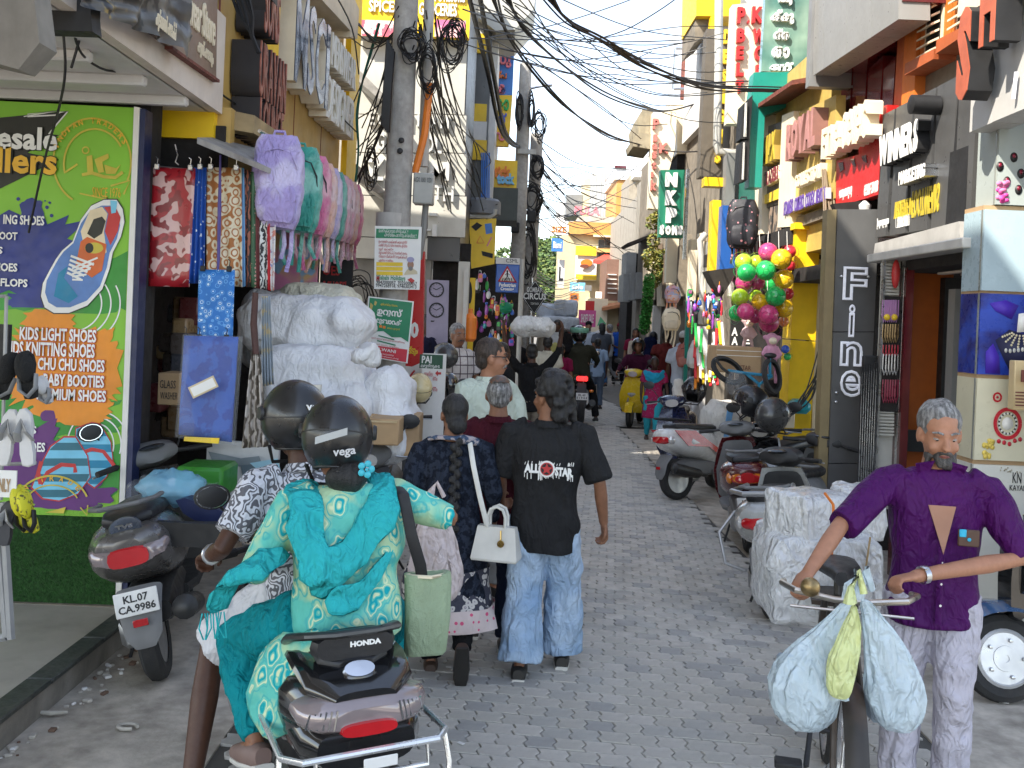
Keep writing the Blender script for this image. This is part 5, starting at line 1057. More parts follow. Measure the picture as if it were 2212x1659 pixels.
for i,(k,x,y,r_,dd) in enumerate(bls):
    d=11+dd;px,py=1417+.2397*x,432+.2397*y;c=at(px,py,d);r=.2397*r_*d/FP;rot=Mx.Rotation(i*1.3,3,'X') @ Mx.Rotation(i*.7,3,'Z')
    nm,m_=bcol[k];t=T('ball','%s plastic ball %s' % (nm,pos_w[i]),'ball',c,0,'plastic balls hanging in front of the toy shop')
    mb=MB();mb.ell((0,0,0),r,0,24,16);O('shell',mb,m_,t)
    mb=MB();seam(mb,V((0,0,0)),r,rot,1 if k in 'y' or i in (0,5,13,17,9) else 0);O('seam',mb,mat('seam_'+k,tuple(q*.5 for q in {'p': (.62,.06,.2),'y': (.8,.48,.015),'l': (.4,.62,.03),'g': (.02,.45,.1),'m': (.45,.04,.16),'r': (.6,.03,.05),'o': (.75,.25,.08),'b': (.03,.1,.5)}[k]),.4),t)
for x in (1640,1660,1682,1700): mb=MB();mb.tube([at(x,500,11.1),at(x+U(-6,6),560,11.1),at(x+U(-14,14),700,11.2)],.004,4);single('string',mb,lwhite,'thin white string from which the plastic balls hang','string','strings of the plastic balls')
def plush(label,c,s,m_,m2):
    t=T('plush_toy',label,'soft toy',c,0,'plush toys hanging in the toy shop');mb=MB()
    mb.ell((0,0,.06*s),(.07*s,.06*s,.075*s),0,12,9);mb.ell((0,0,-.08*s),(.06*s,.055*s,.085*s),0,12,9)
    for k in (-1,1): mb.tube([(k*.05*s,0,-.02*s),(k*.1*s,-.02,-.1*s),(k*.04*s,-.03,-.15*s)],.024*s,7);mb.tube([(k*.035*s,0,-.14*s),(k*.06*s,0,-.28*s),(k*.065*s,0,-.42*s)],.026*s,7);mb.ell((k*.075*s,0,.08*s),(.03*s,.02*s,.03*s),0,8,6)
    O('body',mb,m_,t,vox=.012,sm=3);mb=MB();mb.ell((0,-.05*s,.045*s),(.045*s,.03*s,.04*s),0,10,8);O('muzzle',mb,m2,t)
plush('pink plush monkey hanging beside the large cardboard box',at(1667,745,10.9),1.0,mat('plush_pink',(.62,.3,.42),.95,bump=1,bsc=120),lcream);plush('pale pink plush monkey dangling under the ball bunch',at(1617,706,11.3),.85,mat('plush_pale',(.55,.38,.38),.95,bump=1,bsc=120),lcream)
bx=T('cardboard_box','large brown cardboard box with black marker text under the plastic balls','box',at(1596,806,10.9));mb=MB()
c,w_,h_=fr(10.9,1547,749,1645,806);mb.bbox(c+V((0,.25,0)),(w_,.5,h_),.008);O('carton',mb,kraft,bx,W=1)
mb=MB();mb.box(c+V((0,-.003,.045)),(w_*.98,.006,.006));mb.box(c+V((0,-.003,.1)),(w_*.98,.006,.006));O('strap',mb,lwhite,bx,W=1)
mb=MB();mb.ptxt('5 STAR',PF(10.9),1590,790,1622,799,.002,0,0,.004);O('lettering',mb,rust,bx,W=1)
backpack('black backpack with pink flowers hanging at the dark shop corner above the balls',at(1604,484,12.2),.38,.6,.26,R(-12),mat('bag_floral',(.02,.02,.025),.6,fn=cells((.012,.012,.018),[(0,.2,(.5,.22,.25))],17,1)),mat('bag_floral2',(.02,.02,.025),.6,fn=cells((.012,.012,.018),[(0,.22,(.5,.2,.22))],15,1)))
mb=MB()
for i in range(9): mb.tube([at(1590+i*8,520,12.6),at(1592+i*8,U(560,640),12.6)],.012,5)
single('dangling_strap',mb,maroon,'dark maroon straps dangling below the black flowered backpack','straps')
# ---- teal sign, vertical signs
tl=T('teal_sign_box','teal green box sign with white upright letters on its dark side','sign',at(1690,400,12.4));PTe=PF(12.4)
mb=MB();mb.slab(PTe,[(1629,156),(1752,155),(1750,210),(1690,235),(1652,250),(1645,405),(1618,404),(1622,215)],.25);O('panel',mb,teal,tl,W=1)
mb=MB();mb.slab(PF(12.3),[(1606,225),(1626,205),(1620,300),(1600,300)],.3);mb.slab(PF(12.3),[(1602,306),(1620,300),(1616,388),(1596,394)],.3);O('side_box',mb,blackm,tl,W=1)
mb=MB();mb.ptxt('RA',PF(12.28),1606,222,1614,296,.02,0,.03);mb.ptxt('LA',PF(12.28),1602,308,1609,388,.02,0,.03);O('lettering',mb,lwhite,tl,W=1)
mb=MB();mb.box((4.0,13.8,4.0),(1.3,2.6,1.6));O('wall',mb,mat('teal_wall',(.02,.13,.1),.6),tl,W=1)
vs_=T('malayalam_sign','tall sea green glass sign with white Malayalam letters above the teal box','sign',at(1700,150,12.7));PVs=PF(12.7)
mb=MB();mb.slab(PVs,[(1660,-120),(1762,-120),(1752,154),(1644,154)],.12);O('panel',mb,mat('sea_glass',(.14,.3,.24),.12,fn=blot((.08,.2,.17),(.3,.42,.33),1.6,.35,.65),coat=.6),vs_,W=1)
for s,x0,y0,x1,y1 in (('പ്പു',1680,-18,1710,12),('ക്കു',1664,24,1714,52),('ന്ന',1670,65,1703,87),('താ',1666,104,1704,126),('ണ്',1662,137,1712,154)):
    mb=MB();mb.ptxt(s,PVs,x0,y0,x1,y1,.05,0,.05);O('letter',mb,lwhite,vs_,W=1)
pk=T('belt_works_sign','white vertical sign with maroon letters P.K and BELT','sign',at(1610,265,14.4));PK=PF(14.4)
mb=MB();mb.slab(PK,[(1582,10),(1656,4),(1640,268),(1570,267)],.2);O('panel',mb,lcream,pk,W=1)
for ch,x0,y0,x1,y1 in (('P',1590,19,1609,53),('.',1612,47,1616,53),('K',1622,18,1648,52),('B',1589,65,1608,94),('W',1624,66,1650,95),('E',1588,103,1605,131),('O',1627,102,1648,133),('L',1588,139,1605,166),('R',1630,143,1646,168),('T',1587,176,1604,202)):
    mb=MB();mb.ptxt(ch,PK,x0,y0,x1,y1,.08,0,.05);O('letter',mb,lred,pk,W=1)
dg=T('design_sign','dark brown column sign with yellow upright letters behind the white rain pipe','sign',at(1540,390,16));PDg=PF(16)
mb=MB();mb.slab(PDg,[(1527,62),(1573,60),(1558,382),(1511,382)],.3);O('column',mb,mat('brown_column',(.12,.1,.075),.6,dirt=.2),dg,W=1)
for i,ch in enumerate('DESIGNS'): mb=MB();x=1562-i*3.2;mb.ptxt(ch,PDg,x,66+i*43,x+14,96+i*43,.06,0,.06);O('letter',mb,lyel,dg,W=1)
mb=MB();mb.tube([at(1553,-40,15.4),at(1552,160,15.4),at(1549,315,15.4),at(1551,328,15.4),at(1575,330,15.4),at(1592,330,15.4),at(1594,345,15.4),at(1586,450,15.4),at(1580,640,15.4)],.065,12);single('rain_pipe',mb,pvc,'thick white rain pipe with an elbow in front of the brown column','pipe')
mb=MB();mb.tube([at(1525,505,17),at(1512,520,17),at(1514,545,17),at(1517,640,17),at(1514,700,17)],.055,10);single('rain_pipe',mb,pvc,'white bent rain pipe beside the yellow strip under the NKP sign','pipe')
ybk=T('yellow_balcony_building','yellow and white building end with dark underside at the top of the right row','building',at(1530,90,17.5));mb=MB();mb.slab(PF(17),[(1506,-60),(1602,-60),(1598,35),(1504,34)],1.5);O('parapet',mb,yellow,ybk,W=1)
mb=MB();mb.slab(PF(17.2),[(1503,35),(1538,35),(1530,70),(1500,93)],1.3);O('underside',mb,woodm,ybk,W=1)
mb=MB();fbox(mb,17.6,1532,-60,1620,260,2.5);O('wall',mb,whitep,ybk,W=1)
mb=MB();mb.slab(PF(16.9),[(1536,35),(1562,35),(1560,64),(1534,64)],.2);O('yellow_block',mb,yellow,ybk,W=1)
mb=MB();mb.tube([at(1486,-30,30),at(1476,215,30)],.1,8)
for i in range(9): mb.box(at(1489-i*1.1,20+i*22,30),(.1,.05,.12))
single('steel_mast',mb,rust,'thin red brown lattice steel mast rising behind the cream building','mast')
mb=MB()
for a,b in (((1459,105),(1508,105)),((1508,105),(1503,192)),((1503,192),(1455,192)),((1455,192),(1459,105))): mb.tube([at(*a,29),at(*b,29)],.04,6)
single('empty_frame',mb,steel,'empty thin grey billboard frame against the sky','frame')
mb=MB();fbox(mb,31,1478,-40,1530,240,3);single('white_tower_block',mb,mat('bluish_white',(.55,.6,.66),.6),'bluish white building wall behind the red brown mast','building')
# ---- Plastik sign, cream block, NKP
ps_=T('plastics_shop_building','cream building with concrete balcony and tall Plastik sign on the right row','building',at(1450,700,20.5));PPk=PF(20)
mb=MB();mb.slab(PPk,[(1409,244),(1462,242),(1458,320),(1424,452),(1401,450)],.3);O('sign_panel',mb,lcream,ps_,W=1)
mb=MB();mb.slab(PF(20.3),[(1462,232),(1520,228),(1514,330),(1462,332)],2);O('balcony',mb,lcream,ps_,W=1)
mb=MB();mb.slab(PF(20.2),[(1376,262),(1388,236),(1412,236),(1408,288),(1380,292)],1.5);mb.slab(PF(20.1),[(1366,302),(1380,286),(1408,290),(1406,322),(1368,316)],1.2);O('concrete_ledge',mb,mat('dirty_concrete',(.3,.26,.18),.9,var=.2,dirt=.5),ps_,W=1)
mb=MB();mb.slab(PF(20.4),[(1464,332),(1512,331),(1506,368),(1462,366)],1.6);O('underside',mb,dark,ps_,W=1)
mb=MB();fbox(mb,20.6,1447,216,1482,242,1);fbox(mb,20.8,1480,226,1520,240,1);O('roof_block',mb,lcream,ps_,W=1)
for i,(ch,x0,y0,x1,y1) in enumerate((('P',1409,258,1424,280),('l',1410,292,1419,307),('a',1408,312,1419,324),('s',1407,328,1418,344),('t',1406,350,1417,366),('i',1405,372,1411,384),('k',1404,390,1418,412),('K',1423,310,1444,332))): mb=MB();mb.ptxt(ch,PPk,x0,y0,x1,y1,.08,0,.04);O('letter',mb,mat('letter_rose',(.5,.16,.13),.5),ps_,W=1)
nk=T('sons_sign','green vertical sign with thick white letters N K P SONS','sign',at(1450,515,17.5));PNk=PF(17.5)
mb=MB();mb.slab(PNk,[(1427,367),(1479,367),(1475,514),(1423,512)],.2);O('panel',mb,green_p,nk,W=1)
for ch,x0,y0,x1,y1 in (('N',1436,374,1463,404),('K',1436,413,1463,444),('P',1437,450,1462,482),('S',1424,486,1434,508),('O',1436,488,1448,508),('N',1450,488,1462,508),('S',1463,488,1474,508)): mb=MB();mb.ptxt(ch,PNk,x0,y0,x1,y1,.07,0,.09);O('letter',mb,lwhite,nk,W=1)
mb=MB();fbox(mb,17.7,1480,365,1486,560,.1);O('frame',mb,steel,nk,W=1)
# old shop fronts below NKP
ol_=T('old_shop_row','old shop row with grey weathered boards and cream strips above dark openings','building',at(1480,760,20))
mb=MB();mb.box((4.6,21.5,3.2),(2.4,12,6.2));O('wall',mb,mat('old_wall',(.22,.19,.15),.85,var=.2,dirt=.4),ol_,W=1)
rs=random.Random(9);x=1398;bm=[woodm,lcream,mat('grey_board',(.28,.28,.27),.8,var=.2,dirt=.3),cream,mat('brown_board2',(.14,.1,.07),.8)]
PXo=PR(3.3)
for i in range(30):
    wd=rs.uniform(3,9);y0=545-(x-1398)*.28+rs.uniform(-18,18);y1=660-(x-1398)*.25+rs.uniform(-14,14)
    mb=MB();mb.slab(PXo,[(x,y0),(x+wd,y0-2),(x+wd-1,y1),(x-1,y1+1)],.1,0,rs.uniform(0,.12));O('board',mb,bm[rs.choice((0,0,1,1,2,3,4))],ol_,W=1);x+=wd+.6
    if x > 1530: break
for (x0,y0,x1,y1,m_,d) in ((1537,432,1555,585,yellow,14.6),(1558,444,1590,582,bluep,14.3),(1522,383,1562,402,yellow,15.2),(1460,405,1476,495,mat('ochre',(.55,.33,.03),.5),18),(1490,540,1505,650,lcream,17.5),(1568,330,1588,450,greyp,15),(1440,515,1465,610,lcream,19),(1467,530,1490,640,woodm,18.6)):
    mb=MB();fbox(mb,d,x0,y0,x1,y1,.25);O('facade_panel',mb,m_,ol_,W=1)
mb=MB();mb.slab(PF(14.2),[(1528,585),(1590,578),(1585,600),(1560,640),(1540,610)],.4);O('torn_awning',mb,mat('burnt_black',(.03,.025,.02),.9),ol_,W=1)
mb=MB();mb.box((4.3,18.6,1.5),(1.6,11.5,3.0));O('shop_interior',mb,dark,ol_,W=1)
mb=MB();fbox(mb,22.5,1408,660,1424,880,.2);fbox(mb,15,1505,705,1524,990,.2);O('side_pillar',mb,whitep,ol_,W=1)
mb=MB();fbox(mb,18,1478,630,1486,930,.1);O('green_post',mb,teal,ol_,W=1)
backpack('small pink and white patterned backpack hanging over the crowd on the right',at(1453,636,17),.26,.28,.14,0,mat('bag_child',(.6,.3,.4),.6,fn=blot((.65,.35,.42),(.35,.45,.65),9,.45,.55,(.7,.4,.25))),mat('bag_child2',(.6,.4,.35),.6,fn=blot((.65,.5,.5),(.7,.3,.15),12)))
backpack('cream backpack hanging below the small pink one',at(1450,690,16.5),.3,.36,.16,0,lcream,cream)
rs=random.Random(3)
for i in range(46):
    x=rs.uniform(1486,1560);y=rs.uniform(622,712);k=rs.randrange(10);kd=rs.choice((0,2,2,3,1))
    single('hanging_toy',toy(x,y,rs.uniform(13.2,14.6),rs.uniform(6,11),rs.uniform(14,42) if kd==2 else rs.uniform(9,20),k,kd),[tm[k],tm[(k+3) % 10]],'%s %s hanging at the front of the right toy stall' % (tn[k],['boxed toy','round toy','long plastic toy','small handled toy'][kd]),'toy','%s %s goods of the right toy stall' % (tn[k],['boxed','round','long','handled'][kd]))
for i in range(30):
    x=rs.uniform(1500,1560);y=rs.uniform(715,815);k=rs.choice((1,3,5,5,0,7))
    mb=MB();mb.tube([at(x,y-25,12.6),at(x+rs.uniform(-6,6),y+25,12.4)],.018,6);single('umbrella_stick',mb,tm[k],'%s thin pole leaning among the stall goods beside the white pillar' % tn[k],'stick','%s sticks at the right toy stall' % tn[k])
# ================================================================ far end of the street
def leafmass(name,mb0,n,spots,sz,m_,par=None,**kw):
    g=MB()
    for i in range(n):
        c,r=random.choice(spots);a=V((random.gauss(0,1),random.gauss(0,1),random.gauss(0,1))).normalized();p=V(c)+V((a.x*r[0],a.y*r[1],a.z*r[2]))*(U(.5,1) ** .5)
        t_=V((U(-1,1),U(-1,1),U(-1,.4))).normalized();s_=t_.orthogonal().normalized();k=sz*U(.6,1.4)
        g.add([p-t_*k,p+s_*k*.45,p+t_*k,p-s_*k*.45],[(0,1,2,3)],random.choice((0,0,1,2)))
    return O(name,g,m_,par,sharp=180,W=bool(par),**kw)
lm=[mat('leaf_mid',(.07,.12,.025),.6,var=.3),mat('leaf_dark',(.035,.075,.018),.6,var=.3),mat('leaf_light',(.15,.19,.045),.6,var=.3)]
for i,(x,y,d,rr,lb) in enumerate(((1180,590,62,2.6,'green roadside tree filling the gap left of the cream far building'),(1205,560,75,2.8,'taller pale green tree behind the blue far sign'),(1170,640,58,2.2,'lower darker tree behind the bales at the street end'))):
    c=at(x,y,d);t=T('tree',lb,'tree',(c.x,c.y,0),0,'trees at the street end');mb=MB();mb.tube([(c.x,c.y,0),(c.x+.2,c.y,c.z*.6),(c.x,c.y,c.z)],[.3,.22,.1],8)
    for k in range(6): a=k*1.05;mb.tube([(c.x+.1,c.y,c.z*.6),(c.x+cos(a)*rr*.6,c.y+sin(a)*rr*.6,c.z+.3)],[.12,.04],6)
    O('trunk',mb,mat('bark',(.09,.07,.05),.9),t,W=1)
    sp_=[((c.x+cos(k)*rr*.8,c.y+sin(k)*rr*.6,c.z+U(-.9,1.2)),(rr*.55,rr*.55,rr*.42)) for k in range(9)]
    leafmass('crown',None,5200,sp_,.17,lm,t)
fb=T('orange_far_building','orange and cream building with tall windows closing the street','building',at(1280,700,46));Pf=PF(45)
def fr_(d,x0,y0,x1,y1,th,m_,nm,par): mb=MB();fbox(mb,d,x0,y0,x1,y1,th);return O(nm,mb,m_,par,W=1)
crm=mat('far_cream',(.62,.52,.32),.7,var=.06,dirt=.12)
fr_(45,1212,506,1330,720,6,crm,'wall',fb);fr_(44.7,1228,480,1328,507,6,mat('far_orange',(.62,.3,.08),.6,dirt=.15),'upper_band',fb);fr_(44.5,1326,388,1357,720,5,mat('far_orange',(.62,.3,.08)),'tower',fb);fr_(44.4,1328,362,1358,388,5,whitep,'tower_cap',fb);fr_(44.3,1328,358,1359,363,5,maroon,'coping',fb)
fr_(44.8,1250,468,1330,481,4,mat('parapet',(.5,.45,.38),.8,dirt=.4),'parapet',fb)
for x0,y0,x1,y1 in ((1292,517,1321,536),(1293,546,1318,560),(1297,566,1319,580),(1296,590,1314,622)):
    w_=fr_(44.95,x0,y0,x1,y1,.2,mat('far_frame',(.5,.48,.4)),'window',fb)
    for k in range(2): mb=MB();xa=x0+1+k*(x1-x0)/2;fbox(mb,44.85,xa,y0+1,xa+(x1-x0)/2-2,y1-1,.1);O('pane',mb,glassd,w_,W=1)
fr_(44.6,1282,508,1326,512,.6,lcream,'sunshade',fb);fr_(44.6,1290,537,1322,545,.4,mat('far_ochre',(.62,.42,.15)),'ledge',fb)
pst=T('food_banner','tall yellow and white food banner on the cream far building','banner',at(1266,606,44.8));fr_(44.8,1243,529,1289,606,.1,lwhite,'sheet',pst)
mb=MB();q=PF(44.7);mb.rect(q,1244,530,1288,553,.02,0,.02);mb.rect(q,1244,592,1288,605,.02,0,.02);mb.slab(q,arc(1267,568,13,8,0,350,18),.02,1,.03);mb.slab(q,arc(1262,575,10,4,0,350,14),.02,2,.05);O('print',mb,[lyel,lorg,rust],pst,W=1)
for lb,x0,y0,x1,y1,d,m_,tx_,tm_ in (('orange lettered white far sign reading SIZE at the street end',1187,484,1228,507,43,lwhite,'SIZE',lorg),('small blue far sign on the left edge of the cream building',1192,515,1216,543,43,lblue,'Bismi',lwhite),('narrow white upright far sign on the cream building corner',1205,561,1219,621,43.5,lwhite,'L',lblk),('blue and white poster low on the far building',1231,610,1264,629,43,bluew,'sale',lwhite),('grey board beside the blue and white far poster',1263,616,1278,628,42.8,greyp,None,None),('orange and black small far board above the bales',1231,633,1250,650,42,lorg,'ROYAL',lblk),('pale green far poster above the bales',1252,632,1274,652,42,mat('pale_green',(.45,.5,.3)),None,None),('pink shop banner behind the crowd at the street end',1250,670,1287,706,36,mat('far_pink',(.62,.1,.3),.5),'SHOES SALE',lwhite),('red shoe sign above the pink shop banner',1265,650,1284,672,36.5,redp,None,None),('yellow brown far poster right of the pink banner',1312,676,1356,706,40,mat('far_poster',(.5,.38,.2),fn=blot((.55,.42,.2),(.6,.55,.45),3)),None,None),('white far sign over the tiled roofs',1287,630,1300,644,41,lwhite,None,None)):
    t=T('far_sign',lb,'sign',at((x0+x1)/2,y1,d));fr_(d,x0,y0,x1,y1,.15,m_,'panel',t)
    if tx_: mb=MB();mb.ptxt(tx_,PF(d),x0+(x1-x0)*.12,y0+(y1-y0)*.25,x1-(x1-x0)*.12,y1-(y1-y0)*.25,.02,0,.02);O('lettering',mb,tm_,t,W=1)
cs=T('sign_board','tall blue CALICUT halwa and chips sign with white letters','sign',at(1378,537,38));Pcs=PF(38);mb=MB();mb.slab(Pcs,[(1356,471),(1402,473),(1398,536),(1353,534)],.2);O('panel',mb,lblue,cs,W=1)
mb=MB()
for s,x0,y0,x1,y1 in (('CALICUT',1360,475,1396,482),('HALWA',1364,484,1392,489),('AND',1375,494,1382,498),('BANANA',1360,500,1394,507),('CHIPS',1361,524,1386,531)): mb.ptxt(s,Pcs,x0,y0,x1,y1,.02,0,.06)
O('lettering',mb,lwhite,cs,W=1)
mb=MB();A,B,C_,E_=at(1281,562,43),at(1356,565,43),at(1374,537,45.5),at(1316,544,45.5);mb.loft([[A,B,C_,E_],[p-V((0,0,.15)) for p in (A,B,C_,E_)]]);single('red_awning',mb,mat('far_red',(.55,.08,.06),.6),'sloping red awning on the orange far building','awning')
for lb,x0,y0,x1,y1,d,m_ in (('corrugated grey white far building above the orange band',1277,372,1330,470,52,'cor'),('dark grey far block left of the corrugated one',1223,420,1258,466,54,greyp),('white far block with a blue arrow sign at the skyline',1371,333,1405,382,40,lwhite),('weathered concrete far building under the blue arrow block',1358,380,1402,480,41,mat('far_conc',(.33,.29,.23),.9,dirt=.4)),('small cream rooftop hut at the skyline left of the corrugated block',1262,385,1276,466,53,crm),('low white far house left of the dark grey block',1205,436,1224,500,56,whitep),('brown shutter fronted far building right of the cream one',1308,560,1345,720,40,mat('far_brown',(.2,.11,.08),.7)),('cream low far shop behind the crowd',1275,645,1312,720,39,lcream),('pale yellow far shop under the tiled roof',1300,650,1360,760,39.5,crm)):
    t=T('far_building',lb,'building',at((x0+x1)/2,y1,d));fr_(d,x0,y0,x1,y1,3,mat('corrugated',(.45,.46,.45),.6,fn=waves((.36,.37,.37),(.52,.53,.52),2.2,.3,.3,.7),bump=.2) if m_=='cor' else m_,'wall',t)
    if 'cor'==m_:
        for k in range(14): fr_(d-.02,1278+k*3.7,373,1279.6+k*3.7,468,.05,ltgrey,'rib',t)
    if 'blue arrow' in lb: mb=MB();mb.slab(PF(d-.05),[(1385,366),(1404,350),(1404,372)],.02);O('arrow',mb,bluew,t,W=1)
    if 'brown' in lb:
        for k in range(5): fr_(d-.1,1313,592+k*10,1332,594+k*10,.1,whitep,'ledge',t)
mb=MB();A,B,C_,E_=at(1300,665,38.6),at(1352,655,38.6),at(1362,640,41),at(1312,646,41);mb.loft([[A,B,C_,E_],[p-V((0,0,.12)) for p in (A,B,C_,E_)]]);single('tiled_roof',mb,mat('roof_tile',(.42,.18,.08),.8,var=.2),'low orange tiled roof above the far yellow shop','roof')
t=T('pink_roof_sign','red PULA letters standing on the far roof','sign',at(1268,465,49));mb=MB();mb.ptxt('PULA',PF(49),1240,448,1296,464,.2,0,.03);O('lettering',mb,lpink,t,W=1)
gb=T('grey_shutter_building','stack of grey metal shutter boxes projecting over the far right shops','building',at(1370,720,30))
for x0,y0,x1,y1,d in ((1353,545,1374,592,28),(1346,592,1362,652,27),(1362,590,1376,648,26.6),(1376,588,1388,645,26.2)): mb=MB();fbox(mb,d,x0,y0,x1,y1,1.2);O('shutter_box',mb,mat('shutter_grey',(.3,.31,.31),.6,var=.1,dirt=.25),gb,W=1)
fr_(28.5,1374,548,1400,590,.8,dark,'opening',gb);fr_(30,1352,650,1400,780,2,dark,'shop_opening',gb);fr_(27,1388,560,1402,650,1,lcream,'wall',gb)
mb=MB();mb.slab(PF(25.5),[(1355,525),(1400,508),(1412,500),(1414,508),(1360,530)],1.5);O('sagging_roof',mb,mat('roof_dark',(.05,.04,.035),.9),gb,W=1)
# creepers
vn=T('creeper','yellow green creeper tumbling down beside the NKP sign','plant',at(1415,620,22))
leafmass('foliage',None,1500,[(at(x,y,22),(.14,.15,.18)) for x,y in ((1418,560),(1405,570),(1425,575),(1410,545),(1430,555),(1420,590),(1412,520),(1422,470),(1408,480),(1415,605),(1400,555))],.05,[mat('creep1',(.2,.2,.04),.6,var=.3),lm[0],mat('creep2',(.28,.24,.06),.6)],vn)
mb=MB();mb.tube([at(1420,450,22.1),at(1416,530,22.1),at(1420,620,22.1)],.02,5);O('stem',mb,rust,vn,W=1)
gr=T('hanging_garland','long bright green garland hanging in front of the far right shops','garland',at(1398,715,21));leafmass('foliage',None,2600,[(at(1403-k*.9,602+k*9,21),(.12,.12,.12)) for k in range(13)],.035,[mat('gar1',(.03,.2,.02),.6,var=.3),mat('gar2',(.015,.1,.012),.6),mat('gar3',(.06,.3,.05),.6)],gr)
mb=MB();mb.tube([at(1404,595,21),at(1394,715,21)],.03,6);O('cord',mb,rust,gr,W=1)
# bales carried on the far truck
for i,(x0,y0,x1,y1,d,lb) in enumerate(((1199,648,1249,684,31,'pale blue grey wrapped bale, highest on the far load'),(1160,655,1200,690,31.3,'pale blue grey wrapped bale on the left of the far load'),(1170,684,1252,716,30.6,'wide white wrapped bale at the bottom of the far load'))):
    mb=MB();fbox(mb,d,x0,y0,x1,y1,1.0,0,.06);single('bale',mb,mat('bale_blue',(.5,.53,.57),.6,folds=.8),lb,'bale',None,disp=.06,sub=2,dsz=.3)
t=T('load_cart','low cart carrying the far wrapped bales, mostly hidden by the crowd','cart',at(1210,760,31));mb=MB();fbox(mb,30.6,1165,716,1252,726,1.4);O('bed',mb,rust,t,W=1)
for x in (1175,1240): mb=MB();c=at(x,740,31);c.z=.3;mb.lathe([(.1,-.05),(.3,-.05),(.3,.05),(.1,.05)],18,0,Mx.Translation(c) @ Mx.Rotation(R(90),4,'Y'));O('wheel',mb,blackm,t,W=1)
mb=MB();mb.slab(PF(33),[(1297,684),(1310,700),(1290,704)],.03);single('green_flag',mb,mat('flag_green',(.15,.5,.25)),'small light green triangular flag over the far crowd','flag')
# blocks closing the town; nearer left ones added and raised to shade the road
for lb,x0,x1,y0,y1,h_ in (('plain left street building far behind the toy shops, raised to shade the road',-9,-2.6,19.5,34,12),('hidden filler block added behind the striped wall to shade the road',-9,-2.2,15.3,19.4,9),('plain left street building behind the crossing sign row',-14,-4.2,34,58,9),('plain right street building behind the NKP sign',3.6,9,13,30,6.2),('plain right street building behind the grey shutters',4.2,12,30,44,6.5)):
    t=T('street_building',lb,'building',((x0+x1)/2,(y0+y1)/2,0));mb=MB();mb.box(((x0+x1)/2,(y0+y1)/2,h_/2),(x1-x0,y1-y0,h_));O('wall',mb,mat('plain_wall',(.36,.33,.28),.8,var=.1,dirt=.3),t,W=1)
# ================================================================ scooters, helmets, bicycle
tyre=mat('tyre',(.022,.022,.022),.85,bump=.4,bsc=90,dirt=.2,dcol=(.12,.1,.08));plast=mat('black_plastic',(.022,.022,.023),.5,var=.2,dirt=.12,dcol=(.1,.09,.08));seatm=mat('seat_vinyl',(.016,.016,.018),.45,bump=.2)
gmet=mat('grey_metallic',(.13,.122,.117),.3,.4,var=.08,coat=.5,dirt=.1);gpl=mat('grey_plastic',(.16,.16,.16),.55,dirt=.2);alloy=mat('alloy',(.38,.38,.38),.4,.8)
lensr=mat('lens_red',(.5,.01,.015),.1,coat=1);lensa=mat('lens_amber',(.7,.2,.01),.1,coat=1);lensc=mat('lens_clear',(.6,.58,.56),.08,.3,coat=1);pltm=mat('plate_white',(.74,.73,.7),.5,dirt=.12)
mirr=mat('mirror_glass',(.8,.82,.85),.02,1,var=0);gloss=mat('gloss_black',(.01,.01,.011),.12,coat=1,var=.1);exh=mat('muffler_black',(.02,.02,.02),.45);coppery=mat('heated_pipe',(.3,.16,.1),.45,.7)
def paint(n,c,r=.25): return mat(n,c,r,var=.05,coat=.7,dirt=.06)
def sq(w_,h_,n=16,ex=2.8,y=0,z=0): return [(w_*math.copysign(abs(cos(a)) ** (2/ex),cos(a)),y,z+h_*math.copysign(abs(sin(a)) ** (2/ex),sin(a))) for a in [2*pi*k/n for k in range(n)]]
def wheel(t,y,r,wd,rimm=None,x=0,spokes=0):
    xf=Mx.Translation((x,y,r)) @ Mx.Rotation(R(90),4,'Y');mb=MB()
    mb.lathe([(r*.66,-wd*.42),(r*.86,-wd*.5),(r*.97,-wd*.32),(r,0),(r*.97,wd*.32),(r*.86,wd*.5),(r*.66,wd*.42)],28,0,xf,False)
    w_=O('wheel',mb,tyre,t);mb=MB()
    mb.lathe([(r*.7,-wd*.38),(r*.6,-wd*.3),(r*.25,-wd*.1),(.02,-wd*.2),(.02,wd*.2),(r*.25,wd*.1),(r*.6,wd*.3),(r*.7,wd*.38)],24,0,xf);O('rim',mb,rimm or alloy,w_);return w_
def plate(t,lines,c,w_,h_,tilt=-.15,rz=0):
    xf=Mx.Translation(c) @ Mx.Rotation(rz,4,'Z') @ Mx.Rotation(tilt,4,'X');mb=MB();mb.bbox((0,0,0),(w_,.008,h_),.003,0,xf);p=O('number_plate',mb,pltm,t);mb=MB();n=len(lines)
    for i,s in enumerate(lines):
        hh=h_*.8/n;k=MB();k.txt(s,(-w_*.43,-.0045,h_*.4-hh*(i+1)+hh*.1),(1,0,0),(0,0,1),w_*.86,hh*.8,.002,0,.025,True);mb.join(k,xf)
    O('lettering',mb,lblk,p)
